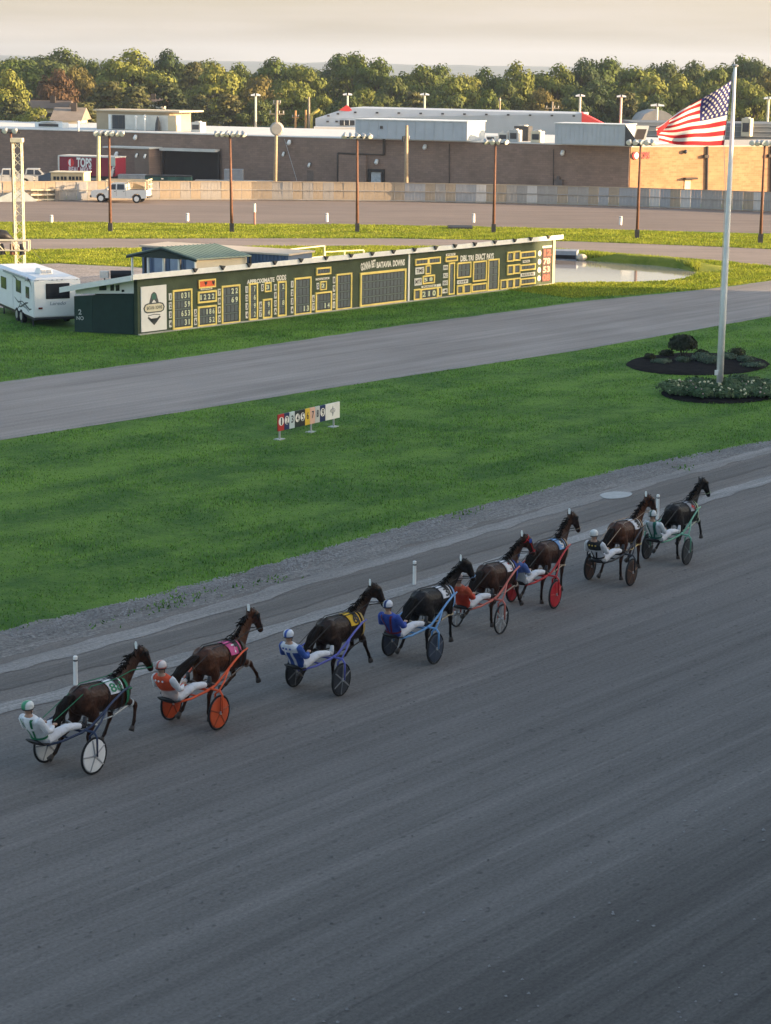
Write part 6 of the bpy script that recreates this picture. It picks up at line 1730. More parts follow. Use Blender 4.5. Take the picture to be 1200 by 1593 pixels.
q = MB(O_); q.prism([RWl.pt(RWl.len - .75, zb0, .02), RWl.pt(RWl.len - .3, zt0 - .95, .02), RWl.pt(RWl.len - .02, zt0 - .95, .02), RWl.pt(RWl.len - .35, zb0, .02)], RWl.n * .02); q.build('pale_stripe', off_white, tr)
for i in range(5):
    z_ = zb0 + .2 + i * .3
    q = MB(O_); q.prism([RWl.pt(RWl.len - .2, z_, .021), RWl.pt(RWl.len, z_ + .12, .021), RWl.pt(RWl.len, z_ + .24, .021), RWl.pt(RWl.len - .2, z_ + .12, .021)], RWl.n * .02); q.build('chevron', tile_t, tr)
q = MB(O_); RWl.box(q, .3, .45, RWl.len - .2, zb0, -2.3, -.1); q.build('undercarriage', black_paint, tr)
for k in (1.2, 2.2, RWl.len - 1.3):
    q = MB(O_); q.loft([RWl.pt(k, .54, -.5), RWl.pt(k, .54, -.02)], .5, n=16, side=V((0, 0, 1))); q.build('wheel', rubber, tr)
# timber hut
pa, pb = atY(80, 300, 210), atY(131, 300, 209.5)
HWl = Wall((pa.x, 210, 0), (pb.x, 209.5, 0)); ht = thing('timber_hut', 'small tan timber hut with a row of dark windows behind the fence', 'hut', (pa.x, 210, .04)); O_ = V((pa.x, 210, .04))
z1 = HWl.uv(105, 269)[1]
tan_w = mat('hut_tan', (.62, .48, .30), .8, .12, 1.2)
q = MB(O_); HWl.box(q, 0, .04, HWl.len, z1, -2.4, 0); q.build('wall', tan_w, ht)
q = MB(O_); HWl.box(q, -.1, z1 + .001, HWl.len + .1, z1 + .1, -2.5, .15); q.build('roof', mat('hut_roof_cream', (.68, .58, .42), .8, .1, 1), ht)
for x0, x1 in ((83.5, 92.5), (95, 104), (107.5, 116.5), (118.5, 127.5)):
    q = MB(O_); wpx(q, HWl, x0, 274.5, x1, 280, .002, .04); w_ = q.build('window', glass_dark, ht)
    q = MB(O_); wpx(q, HWl, (x0 + x1) / 2 - .35, 274.5, (x0 + x1) / 2 + .35, 280, .041, .06); q.build('mullion', tan_w, w_)
q = MB(O_); q.prism([HWl.pt(-.02, .04, -.1), HWl.pt(-.02, z1 + .05, -.1), HWl.pt(-2.0, z1 - .5, -2.0), HWl.pt(-2.0, .04, -2.0)], V((0, .1, 0))); q.build('dark_side_screen', mat('side_screen_blue', (.06, .08, .11), .7, .15, 2), ht)
# dumpsters and crates by the dock
def dump(label, x0, x1, yt, Y, m, nm='dumpster', cat='dumpster', lids=True):
    pa, pb = atY(x0, 300, Y), atY(x1, 300, Y); w_ = Wall((pa.x, Y, 0), (pb.x, Y, 0)); zt_ = w_.uv((x0 + x1) / 2, yt)[1]
    t = thing(nm, label, cat, (pa.x, Y, .04)); o_ = V((pa.x, Y, .04))
    q = MB(o_); w_.box(q, 0, .06, w_.len, zt_ - .12, -1.6, 0); q.build('bin', m, t)
    if lids:
        n_ = max(2, int(w_.len / 1.6))
        for i in range(n_):
            q = MB(o_); w_.box(q, w_.len * i / n_ + .03, zt_ - .119, w_.len * (i + 1) / n_ - .03, zt_, -1.62, .04); q.build('lid', black_paint, t)
        q = MB(o_); w_.box(q, w_.len * .35, .8, w_.len * .40, zt_ - .3, .0, .05); q.build('sticker', off_white, t)
    for k in (.15, .5, .85):
        q = MB(o_); w_.box(q, w_.len * k - .05, .37, w_.len * k + .05, zt_ - .14, .0, .06); q.build('stiffener', m, t)
    return t
dgn = mat('dumpster_green', (.012, .055, .055), .5, .15, 1.5)
dump('row of dark green dumpsters in front of the dark loading dock', 226, 298, 273, 222, dgn)
gyc = mat('concrete_grey_block', (.36, .33, .30), .85, .15, .8)
dump('long low grey concrete barrier right of the dumpsters', 303, 428, 279.5, 222, gyc, 'concrete_barrier', 'barrier', False)
dump('grey metal bin standing up beside the loading dock', 349, 378, 262, 226, mat('bin_grey', (.30, .31, .33), .6, .15, 1), 'metal_bin', 'bin', False)
dump('pale blue pallet load behind the fence below the recessed wall', 503, 552, 283, 219, mat('pallet_blue_grey', (.33, .38, .43), .7, .15, 1.5), 'pallet_load', 'pallet', False)
dump('low dark pallet stack behind the fence right of the tall pole', 452, 470, 281, 220, mat('pallet_dark', (.10, .10, .11), .8, .2, 1.5), 'pallet_load', 'pallet', False)
dump('rough grey heap of salvaged sheets between trailer and dumpsters', 184, 226, 270, 228, mat('sheet_heap_grey', (.27, .28, .29), .8, .3, 1.2), 'sheet_stack', 'sheets', False)
# grey trailer standing on the far turn by the fence at the left
pa, pb = g(-20, 313.5), g(90, 312.0)
q0 = (pa + pb) / 2
ft_ = thing('flatbed_frame', 'low grey frame and ramp lying by the fence at the left edge', 'frame', tuple(q0)); fwl = Wall(tuple(g(0, 313.5)), tuple(g(90, 312.3)))
q = MB(q0); q.prism([fwl.pt(-1, .0, .2), fwl.pt(.0, .5, .2), fwl.pt(1.4, 1.05, .2), fwl.pt(2.2, 1.0, .2), fwl.pt(3.4, .1, .2), fwl.pt(3.4, 0, .2)], fwl.n * .4); q.build('ramp', mat('frame_blue_grey', (.27, .31, .34), .6, .15, 1.5), ft_)
for z in (.15, .62, 1.08):
    q = MB(q0); fwl.box(q, 2.9, z - .07, 5.4, z + .07, .2, .5); q.build('rail', mat('frame_cream', (.62, .54, .40), .6, .15, 2), ft_)
for u_ in (3.6, 4.5):
    q = MB(q0); fwl.box(q, u_, .0, u_ + .1, 1.1, .15, .22); q.build('stay', mat('frame_cream', (.62, .54, .40)), ft_)
q = MB(q0); fwl.box(q, 5.2, .0, 5.6, 1.15, .1, .6); q.build('end_board', mat('end_board_grey', (.20, .18, .16), .8, .15, 2), ft_)

# ------------------------------------------------------------------ horses, sulkies and drivers
TRUNK = [(-.80, 1.20, .09, .13), (-.73, 1.21, .20, .24), (-.58, 1.22, .265, .31), (-.32, 1.20, .265, .305), (0, 1.16, .28, .31), (.25, 1.135, .275, .325), (.45, 1.135, .25, .34), (.60, 1.13, .225, .30), (.74, 1.13, .17, .235), (.82, 1.13, .09, .13)]
def trunk_at(x):
    xs = [t[0] for t in TRUNK]
    return tuple(np.interp(x, xs, [t[k] for t in TRUNK]) for k in (1, 2, 3))
def surf(x, ang, off=.012):
    """point on the barrel; ang measured from straight up, positive to the horse's right (-y)"""
    z, ry, rz = trunk_at(x)
    return V((x, -math.sin(ang) * (ry + off), z + math.cos(ang) * (rz + off)))
def leg_pts(root, angs, lens):
    p = [V(root)]
    for a, l_ in zip(angs, lens):
        q = p[-1] + V((math.sin(R(a)) * l_, 0, -math.cos(R(a)) * l_)); p.append(q)
    return p
black_leather = mat('black_harness', (.014, .013, .013), .5, .2, 6)
hoof_m = mat('hoof', (.06, .05, .045), .6, .2, 8)
eye_m = mat('animal_eye', (.008, .006, .005), .1, .1, 5, spec=.8)

HSC = .925
def horse(i, base, yaw, coat, points, pose, head_yaw, neck_up, pad, num, numcol, accent, label, wraps=None, plate_=True, strap=black_leather, tail_len=.9, dirtx=0, brow=None, hop=(.62, .58, .50), tail_sw=0.0):
    # pose: dict of leg angles; FR/FL: upper, cannon, pastern; HR/HL: thigh, gaskin, cannon, pastern
    H_ = MB()
    H_.loft([V((x, 0, z)) for x, z, a, b in TRUNK], [a for x, z, a, b in TRUNK], [b for x, z, a, b in TRUNK], side=V((0, 1, 0)), n=18)
    H_.sph((-.56, .11, 1.25), (.20, .16, .27), nu=12, nv=9); H_.sph((-.56, -.11, 1.25), (.20, .16, .27), nu=12, nv=9)      # haunches
    H_.sph((.50, .13, 1.12), (.19, .12, .28), nu=12, nv=9); H_.sph((.50, -.13, 1.12), (.19, .12, .28), nu=12, nv=9)        # shoulders
    legs = {}
    low = 9
    for nm in ('FR', 'FL', 'HR', 'HL'):
        s = -1 if nm[1] == 'R' else 1
        if nm[0] == 'F':
            p = leg_pts((.50, s * .145, 1.02), pose[nm], (.46, .32, .13)); root = V((.52, s * .13, 1.16))
            pts = [root, p[0], p[0].lerp(p[1], .45), p[1] + V((0, 0, .05)), p[1] - (p[1] - p[2]) * .0, p[1].lerp(p[2], .35), p[1].lerp(p[2], .85), p[2], p[2].lerp(p[3], .6), p[3]]
            ra = [.13, .105, .078, .05, .052, .037, .036, .045, .034, .045]; rb = [.17, .125, .085, .055, .058, .041, .042, .052, .038, .048]
        else:
            p = leg_pts((-.52, s * .15, 1.12), pose[nm], (.30, .44, .36, .13)); root = V((-.52, s * .11, 1.24))
            pts = [root, p[0], p[1], p[1].lerp(p[2], .4), p[2] + (p[1] - p[2]).normalized() * .06, p[2], p[2].lerp(p[3], .3), p[2].lerp(p[3], .85), p[3], p[3].lerp(p[4], .6), p[4]]
            ra = [.15, .135, .105, .075, .05, .048, .039, .037, .045, .035, .045]; rb = [.24, .225, .145, .10, .065, .064, .047, .043, .052, .038, .048]
        H_.loft(pts, ra, rb, side=V((0, 1, 0)), n=10)
        legs[nm] = p
        low = min(low, p[-1].z - .085)
    # neck and head
    def nrot(v, k):
        c = V((.62, 0, 1.3)); d = v - c; a = head_yaw * k; return c + V((d.x * math.cos(a) - d.y * math.sin(a), d.x * math.sin(a) + d.y * math.cos(a), d.z))
    nu_ = neck_up
    N = [V((.46, 0, 1.24)), V((.62, 0, 1.34 + .02 * nu_)), V((.80 - .05 * nu_, 0, 1.52 + .05 * nu_)), V((.95 - .10 * nu_, 0, 1.70 + .08 * nu_)), V((1.05 - .13 * nu_, 0, 1.84 + .11 * nu_))]
    K = [0, .1, .35, .65, .9]
    NP = [nrot(p, k) for p, k in zip(N, K)]
    H_.loft(NP, [.19, .15, .105, .085, .075], [.27, .245, .19, .155, .125], side=V((0, 1, 0)), n=14)
    poll = N[-1]
    hd = [poll + V((-.07, 0, .05)), poll + V((.04, 0, .07)), poll + V((.145, 0, -.02)), poll + V((.235, 0, -.16)), poll + V((.305, 0, -.29)), poll + V((.35, 0, -.385)), poll + V((.37, 0, -.43))]
    HP = [nrot(p, 1.0) for p in hd]
    sv = V((-math.sin(head_yaw), math.cos(head_yaw), 0)); fv = V((math.cos(head_yaw), math.sin(head_yaw), 0))
    H_.loft(HP, [.06, .095, .105, .078, .062, .062, .04], [.07, .125, .145, .105, .075, .075, .045], side=sv, n=14)
    H_.sph(HP[2] - V((0, 0, .075)) - fv * .04, (.10, .085, .10))          # jowl
    for s in (-1, 1):     # ears
        e0 = HP[0] + fv * .05 + sv * (s * .055) + V((0, 0, .055)); H_.loft([e0 - V((0, 0, .05)), e0 + V((0, 0, .06)) + sv * s * .012, e0 + V((0, 0, .15)) + fv * .02 + sv * s * .012], [.035, .032, .006], [.025, .02, .006], side=sv, n=7)
    me_ = remeshed(H_, .021, 5, 'body')
    t = thing('racehorse', label, 'horse', (base.x, base.y, -low * HSC), yaw, 'racing horses pulling two wheeled carts'); t.scale = (HSC,) * 3
    cm = zone_mat('coat_%s' % points[0], coat, [('Z', -2, .50, tuple(c * .30 for c in coat), False, .16), ('X', .95, 9, tuple(c * .75 for c in coat), False, .08)], r=.5, dirt=.28)
    bd = mesh_obj('body', me_, cm, t)
    # hooves
    for nm, p in legs.items():
        d = (p[-1] - p[-2]).normalized()
        q = MB(); q.loft([p[-1] - d * .03, p[-1] + d * .03, p[-1] + d * .085], [.046, .052, .060], [.048, .058, .068], side=V((0, 1, 0)), n=10); q.build('hoof', hoof_m, t, smooth=True)
        if wraps and nm in wraps:
            a, b = (p[1], p[2]) if nm[0] == 'F' else (p[2], p[3])
            q = MB(); q.loft([a.lerp(b, .30), a.lerp(b, .6), a.lerp(b, .98)], [.050, .048, .054], [.054, .052, .060], side=V((0, 1, 0)), n=10); q.build('leg_wrap', wraps[nm], t, smooth=True)
    # mane: overlapping dark locks along the crest
    rr = random.Random(i + 40)
    q = MB()
    for k in range(46):
        f = k / 45 * 3.6 + .3; j = min(3, int(f)); c = NP[j].lerp(NP[j + 1], f - j); tn = (NP[j + 1] - NP[j]).normalized()
        up = (V((-tn.z, 0, tn.x))); rad = np.interp(f, [0, 1, 2, 3, 4], [.27, .245, .19, .155, .125])
        b0 = c + up * (rad * .93); s = rr.choice((-1, 1, -1))
        d_ = V((rr.uniform(-.16, -.04), s * rr.uniform(.05, .12), rr.uniform(-.10, .02)))
        q.loft([b0, b0 + d_ * .5 + up * .035, b0 + d_], [.03, .026, .004], [.018, .015, .003], n=5)
    for k in range(7):
        b0 = HP[0] + V((0, 0, .05)) + sv * rr.uniform(-.03, .03); q.loft([b0, b0 + fv * .10 + V((0, 0, .02)), b0 + fv * .2 - V((0, 0, .10))], [.022, .02, .003], n=5)
    q.build('mane', mat('mane_hair_%d' % (0 if coat[0] < .03 else 1), (.008, .007, .006) if coat[0] < .03 else (.012, .008, .006), .75, .3, 20, spec=.1), t, smooth=True)
    # tail
    q = MB()
    for k in range(16):
        y0 = rr.uniform(-.035, .035); sp = rr.uniform(-.10, .10) + tail_sw; L_ = tail_len * rr.uniform(.75, 1.1)
        q.loft([V((-.76, y0, 1.36)), V((-.90, y0 * 1.6, 1.33 + rr.uniform(-.03, .03))), V((-.95 - L_ * .30, y0 * 2 + sp * .4, 1.18 + rr.uniform(-.04, .04))), V((-.98 - L_ * .58, sp * .8, .98 + rr.uniform(-.06, .06))), V((-1.02 - L_ * .72, sp, .78 + rr.uniform(-.10, .08)))], [.045, .06, .07, .055, .008], [.04, .055, .06, .045, .008], n=6)
    q.build('tail', MATS['mane_hair_%d' % (0 if coat[0] < .03 else 1)], t, smooth=True)
    for s in (-1, 1):
        q = MB(); q.sph(HP[2] + sv * (s * .088) + fv * .02 + V((0, 0, .035)), .024, nu=8, nv=6); q.build('eye', eye_m, t, smooth=True)
        q = MB(); c = HP[2] + sv * (s * .118) + V((0, 0, .03)); q.loft([c - fv * .03, c + fv * .0, c + fv * .05], [.045, .06, .05], [.008, .012, .008], side=V((0, 0, 1)), n=10); q.build('blinker', accent if brow else black_leather, t)
    # saddle pad with number
    x0, x1 = .04, .44
    q = MB(); vs, fs = [], []
    na = 17; nx = 7; A1 = 1.28
    for a in range(na):
        for k in range(nx):
            ang = -A1 + 2 * A1 * a / (na - 1); x = x0 + (x1 - x0) * k / (nx - 1)
            vs.append(surf(x, ang, .020 + .004 * math.sin(k * 2.2 + a)))
    for a in range(na - 1):
        for k in range(nx - 1): fs.append((a * nx + k, a * nx + k + 1, (a + 1) * nx + k + 1, (a + 1) * nx + k))
    q.add(vs, fs); vs2 = [surf(x0 + (x1 - x0) * k / (nx - 1), -A1 + 2 * A1 * a / (na - 1), .005) for a in range(na) for k in range(nx)]
    q.add(vs2, [f[::-1] for f in fs])
    pd_ = q.build('saddle_cloth', pad, t, smooth=True)
    if num:
        for s in (-1, 1):
            vs_, fs_ = text_mesh(num, .25, .03); q = MB()
            q.add([surf((x0 + x1) / 2 + (v.x if s > 0 else -v.x), s * (.86 - v.y * 2.3), .030) for v in vs_], fs_); q.build('number', numcol, pd_)
    # harness: girth, back strap, breast strap, hopples, bridle
    def ring(x, off, w, nm, m, a0=-math.pi, a1=math.pi):
        q = MB(); n = 22; vs, fs = [], []
        for j in range(n + 1):
            a = a0 + (a1 - a0) * j / n
            vs += [surf(x - w, a, off), surf(x + w, a, off)]
        fs = [(2 * j, 2 * j + 1, 2 * j + 3, 2 * j + 2) for j in range(n)]
        q.add(vs, fs); q.build(nm, m, t, smooth=True)
    ring(.36, .032, .035, 'girth', strap); ring(.55, .040, .045, 'collar', accent, -2.3, 2.3); ring(.30, .036, .05, 'saddle', black_leather, -.8, .8)
    q = MB(); q.loft([surf(x, 0.0, .015) for x in (-.74, -.55, -.3, 0, .3)], .014, n=5); q.build('back_strap', strap, t)
    q = MB(); q.loft([surf(.36, 1.2, .03), surf(.55, 1.25, .035), V((.83, -.10, 1.16)), V((.86, 0, 1.15)), V((.83, .10, 1.16)), surf(.55, -1.25, .035), surf(.36, -1.2, .03)], [.022] * 7, n=6); q.build('breast_strap', accent, t)
    for s in (-1, 1):
        f_, h_ = (legs['FR'], legs['HR']) if s < 0 else (legs['FL'], legs['HL'])
        a, b = f_[0].lerp(f_[1], .62), h_[1].lerp(h_[2], .38)
        q = MB(); m1 = a.lerp(b, .5) - V((0, 0, .05)); q.loft([a + V((-.06, s * .03, 0)), m1 + V((0, s * .04, 0)), b + V((.09, s * .03, 0))], .016, n=5)
        for c, d, r_ in ((a, (f_[1] - f_[0]).normalized(), (.085, .095)), (b, (h_[2] - h_[1]).normalized(), (.11, .13))): q.loft([c - d * .018, c + d * .018], r_[0], r_[1], side=V((0, 1, 0)), n=12)
        q.build('hopple', mat('hopple_tan_%d' % i, hop, .6, .15, 6), t, smooth=True)
        q = MB(); q.loft([a.lerp(b, .5) + V((0, s * .05, -.04)), surf(-.05, -s * 1.9, .02), surf(0, -s * 1.2, .018), surf(.02, 0, .02)], .009, n=4); q.build('hopple_hanger', strap, t)
    def hring(k, sc, nm, m, r_=.014):
        c = HP[0].lerp(HP[-1], k); j = k * (len(HP) - 1); j0 = min(len(HP) - 2, int(j)); c = HP[j0].lerp(HP[j0 + 1], j - j0)
        ra = np.interp(j, range(7), [.06, .095, .105, .078, .062, .062, .04]) + .012; rb = np.interp(j, range(7), [.07, .125, .145, .105, .075, .075, .045]) + .012
        tn = (HP[j0 + 1] - HP[j0]).normalized(); up = tn.cross(sv)
        q = MB(); q.loft([c - tn * r_, c + tn * r_], [ra, ra], [rb, rb], side=sv, n=16, cap=False); q.build(nm, m, t)
        return c
    hring(.68, 1, 'noseband', brow or accent, .018); hring(.20, 1, 'browband', brow or strap, .016)
    for s in (-1, 1):
        q = MB(); q.loft([HP[1] + sv * s * .10, HP[2] + sv * s * .112, HP[3] + sv * s * .088, HP[4] + sv * s * .074 - V((0, 0, .01))], .011, n=5); q.build('cheek_strap', brow or strap, t)
        # rein from the bit through the saddle ring back to the driver
        bit = HP[4] + sv * s * .08 - V((0, 0, .03))
        q = MB(); q.loft([bit, NP[2] + V((0, s * .14, .05)), surf(.34, -s * .45, .055), surf(-.4, -s * .55, .05), V((-.95, s * .16 - .04, 1.31)), V((-1.53, s * .155 - .08, 1.10))], .011, n=4); q.build('rein', accent if hop[0] > .55 else black_leather, t)
    q = MB(); q.loft([HP[4] + V((0, 0, .07)), HP[1] + V((0, 0, .12)), NP[3] + V((-.02, 0, .19)), surf(.30, 0, .05)], .009, n=4); q.build('overcheck', strap, t)
    if plate_:
        c = HP[0] + V((0, 0, .17)) + fv * .03; q = MB(); q.loft([c - V((0, 0, .10)), c, c + V((0, 0, .06))], [.035, .045, .03], [.008, .010, .008], side=sv, n=8); q.build('head_number', white_paint, t)
    return t

def sulky(i, base, yaw, frame, disc, spokes, label, seat=black_paint, spoke_m=None, hub=None):
    t = thing('sulky', label, 'racing cart', (base.x, base.y, 0), yaw, 'two wheeled racing carts')
    WY = .575
    for s in (-1, 1):
        q = MB(); n = 28; vs, fs = [], []
        ringp = [(.355, 0.0), (.348, .018), (.328, .020), (.318, .012), (.318, -.012), (.328, -.020), (.348, -.018)]
        for j in range(n):
            a = 2 * math.pi * j / n
            for r_, y in ringp: vs.append(V((r_ * math.cos(a), s * WY + y, .355 + r_ * math.sin(a))))
        m_ = len(ringp)
        for j in range(n):
            for k in range(m_): fs.append((j * m_ + k, j * m_ + (k + 1) % m_, ((j + 1) % n) * m_ + (k + 1) % m_, ((j + 1) % n) * m_ + k))
        q.add(vs, fs); wh = q.build('wheel', rubber, t, smooth=True)
        if disc is not None:
            q = MB(); q.loft([V((0, s * WY - .012, .355)), V((0, s * WY - .022, .355)), ], [.31, .30], n=28, side=V((1, 0, 0))); q.loft([V((0, s * WY - .0225, .355)), V((0, s * WY - .034, .355))], [.30, .06], n=28, side=V((1, 0, 0)))
            q.loft([V((0, s * WY + .012, .355)), V((0, s * WY + .034, .355))], [.31, .06], n=28, side=V((1, 0, 0))); q.build('disc', disc, wh, smooth=False)
        for k in range(spokes):
            a = 2 * math.pi * k / spokes + .5 + i
            q = MB(); e = V((math.cos(a) * .32, 0, math.sin(a) * .32)); c0_ = V((0, s * WY, .355))
            off_ = V((0, -.036, 0)) if disc is not None else V((0, 0, 0))
            q.loft([c0_ + e * .1 + off_, c0_ + e * .98 + off_ * .75], [.022, .014] if disc is not None else [.042, .030], [.010, .006], side=V((-math.sin(a), 0, math.cos(a))), n=5); q.build('spoke', spoke_m or dark_steel, wh)
        q = MB(); q.loft([V((0, s * WY - .06, .355)), V((0, s * WY + .06, .355))], .035, n=10); q.build('hub', hub or chrome, wh)
        # fork on both sides of the wheel
        q = MB(); 
        for y in (s * (WY - .085), s * (WY + .085)):
            q.loft([V((.02, s * WY, .80)), V((.0, y, .72)), V((.0, y, .355))], [.024, .022, .018], n=7)
        q.build('wheel_fork', frame, t, smooth=True)
        # shaft: from the seat rail forward past the footrest and up along the horse
        q = MB(); q.loft([V((-.80, s * .17, .70)), V((-.45, s * .24, .70)), V((-.05, s * .34, .77)), V((.18, s * .38, .84)), V((.45, s * .39, .98)), V((.80, s * .375, 1.15)), V((1.16, s * .345, 1.27)), V((1.34, s * .335, 1.30))], [.022, .024, .026, .027, .026, .024, .022, .018], n=8); q.build('shaft', frame, t, smooth=True)
        q = MB(); q.loft([V((.02, s * .575, .80)), V((.30, s * .50, .90)), V((.62, s * .385, 1.06))], .018, n=7); q.build('stay', frame, t, smooth=True)
        q = MB(); q.bar((.13, s * .38, .84), (.15, s * .26, .86), .016); q.bar((.15, s * .26, .80), (.17, s * .26, .98), .016); q.build('foot_rest', dark_steel, t)
    q = MB(); q.loft([V((.02, -.60, .79)), V((.02, -.36, .80)), V((.0, -.30, .77)), V((.0, .30, .77)), V((.02, .36, .80)), V((.02, .60, .79))], .025, n=8); q.build('arch', frame, t, smooth=True)
    q = MB(); q.loft([V((-.30, -.26, .72)), V((-.30, .26, .72))], .018, n=7); q.build('cross_bar', frame, t)
    q = MB(); q.loft([V((-.98, 0, .80)), V((-.90, 0, .735)), V((-.75, 0, .715)), V((-.56, 0, .735))], [.19, .21, .21, .15], [.03, .028, .026, .02], side=V((0, 1, 0)), n=12); q.build('seat', seat, t, smooth=True)
    return t

skin_m = mat('skin', (.40, .25, .18), .6, .08, 8)
boot_m = mat('driving_boot', (.03, .028, .03), .5, .2, 6); boot_w = mat('pale_boot', (.55, .55, .56), .6, .1, 6)
eye_w = mat('eye_white', (.7, .7, .68), .3, .05, 4)
def driver(i, base, yaw, label, helmet, jacket, trousers, boots, lean=0.0, head_turn=0.0, straps=None, vest=None, goggles=None, badge=None):
    t = thing('person', label, 'person', (base.x - .03 * math.cos(yaw), base.y - .03 * math.sin(yaw), .03), yaw, 'drivers seated on the racing carts'); t.scale = (.96, .98, .925)
    lx = -math.sin(lean) ; 
    def T(x, y, z):     # extra lean of the torso about the seat
        dz = z - .78
        if dz <= 0: return V((x, y, z))
        return V((x + lx * dz, y, .78 + dz * math.cos(lean)))
    spine = [T(-.74, 0, .80), T(-.80, 0, .90), T(-.86, 0, 1.03), T(-.93, 0, 1.17), T(-.985, 0, 1.30), T(-1.01, 0, 1.37), T(-1.01, 0, 1.42)]
    sw = [.165, .165, .150, .185, .185, .10, .058]; sd_ = [.12, .115, .105, .12, .105, .075, .058]
    neck0, headc = T(-1.01, 0, 1.40), T(-1.0, 0, 1.545)
    arms = {}; legs = {}
    for s in (-1, 1):
        arms[s] = [T(-.975, s * .17, 1.315), T(-.955, s * .215, 1.27), T(-.86, s * .285, 1.06), T(-.72, s * .24, 1.03), T(-.56, s * .15, 1.075)]
        legs[s] = [V((-.74, s * .09, .80)), V((-.55, s * .13, .86)), V((-.28, s * .20, .945)), V((-.05, s * .235, .915)), V((.09, s * .255, .89))]
    # body, one continuous surface
    q = MB(); q.loft(spine, sw, sd_, side=V((0, 1, 0)), n=16)
    fd = V((math.cos(head_turn), math.sin(head_turn), 0)); sdv = V((-fd.y, fd.x, 0))
    q.loft([neck0 - V((0, 0, .06)), neck0 + V((0, 0, .05)), headc - V((0, 0, .08))], .056, n=10)
    q.loft([headc - V((0, 0, .125)) + fd * .03, headc - V((0, 0, .09)) + fd * .025, headc - V((0, 0, .02)) + fd * .01, headc + V((0, 0, .06)), headc + V((0, 0, .115)), headc + V((0, 0, .13))], [.04, .062, .075, .078, .05, .02], [.05, .078, .095, .098, .065, .02], side=sdv, n=14)
    q.loft([headc + fd * .088 + V((0, 0, .012)), headc + fd * .112 - V((0, 0, .028)), headc + fd * .09 - V((0, 0, .036))], [.011, .017, .012], n=6)
    q.sph(headc + fd * .078 - V((0, 0, .066)), (.022, .022, .011), nu=8, nv=5)
    for s in (-1, 1):
        q.sph(headc + sdv * s * .080, (.016, .016, .03), nu=7, nv=5)
        q.loft(arms[s], [.062, .060, .046, .042, .030], n=10)
        q.loft(legs[s], [.10, .092, .066, .056, .042], n=10)
        w = arms[s][-1]; d = V((1, -s * .30, .12)).normalized(); up = V((0, 0, 1)); sd2 = d.cross(up).normalized()
        q.loft([w - d * .02, w + d * .04, w + d * .085], [.028, .040, .040], [.022, .022, .018], side=sd2, n=9)
        for k in range(4):
            b0 = w + d * .08 + sd2 * ((k - 1.5) * .021); ln = (.032, .038, .036, .028)[k]
            q.loft([b0 - d * .02, b0 + d * ln, b0 + d * (ln + .012) - up * .026, b0 + d * ln * .4 - up * .042], [.0105, .010, .0095, .008], n=6)
        b0 = w + d * .035 - sd2 * (.034 * (1 if s > 0 else -1)) ; q.loft([b0, b0 + d * .035 - up * .012, b0 + d * .055 - up * .03], [.012, .011, .009], n=6)
        q.loft([legs[s][-1], V((.125, s * .26, .865)), V((.15, s * .265, .93)), V((.165, s * .268, 1.04))], [.042, .042, .04, .028], [.042, .045, .034, .022], side=V((0, 1, 0)), n=9)
    me_ = remeshed(q, .0095, 3, 'body'); mesh_obj('body', me_, skin_m, t)
    # jacket
    q = MB(); q.loft(spine[:6] + [spine[6] - V((0, 0, .03))], [a + .018 for a in sw[:6]] + [.066], [a + .020 for a in sd_[:6]] + [.066], side=V((0, 1, 0)), n=16)
    for s in (-1, 1): q.loft(arms[s][:4] + [arms[s][3].lerp(arms[s][4], .85)], [.080, .078, .062, .056, .042], n=10)
    jm = mesh_obj('jacket', remeshed(q, .017, 3, 'jacket'), jacket, t)
    q = MB(); q.loft([spine[0] + V((.03, 0, -.02)), spine[0], spine[1]], [.16, .185, .178], [.12, .14, .13], side=V((0, 1, 0)), n=14)
    for s in (-1, 1): q.loft(legs[s][:4] + [legs[s][3].lerp(legs[s][4], .75)], [.125, .112, .086, .076, .058], n=11)
    mesh_obj('trousers', remeshed(q, .017, 3, 'trousers'), trousers, t)
    for s in (-1, 1):
        q = MB(); q.loft([legs[s][3].lerp(legs[s][4], .7), legs[s][-1] + V((.01, 0, -.005)), V((.13, s * .26, .86)), V((.155, s * .265, .94)), V((.172, s * .268, 1.055))], [.058, .056, .056, .052, .036], [.058, .058, .060, .046, .03], side=V((0, 1, 0)), n=10); q.build('boot', boots, t, smooth=True)
        q = MB(); q.sph(headc + fd * .089 + sdv * s * .031 + V((0, 0, .018)), .013, nu=8, nv=6); ew = q.build('eye', eye_w, t, smooth=True)
        q = MB(); q.sph(headc + fd * .099 + sdv * s * .031 + V((0, 0, .018)), .006, nu=6, nv=4); q.build('pupil', eye_m, ew)
    # helmet with brim and chin strap
    q = MB(); hc = headc + V((0, 0, .035)); prof = [(-.055, .104), (-.03, .112), (.02, .117), (.06, .108), (.095, .080), (.115, .040), (.12, .006)]
    q.loft([hc + V((0, 0, z)) - fd * .008 for z, r_ in prof], [r_ * .92 for z, r_ in prof], [r_ * 1.08 for z, r_ in prof], side=sdv, n=20)
    q.M = None
    hm_ = q.build('helmet', helmet, t, smooth=True)
    q = MB(); q.loft([hc + fd * .09 - V((0, 0, .035)), hc + fd * .155 - V((0, 0, .052))], [.075, .05], [.010, .006], side=sdv, n=10); q.build('peak', black_paint, hm_)
    q = MB(); q.loft([hc + V((0, 0, -.058)) - fd * .008, hc + V((0, 0, -.035)) - fd * .008], [.100, .107], [.116, .124], side=sdv, n=20); q.build('helmet_rim', goggles or dark_steel, hm_)
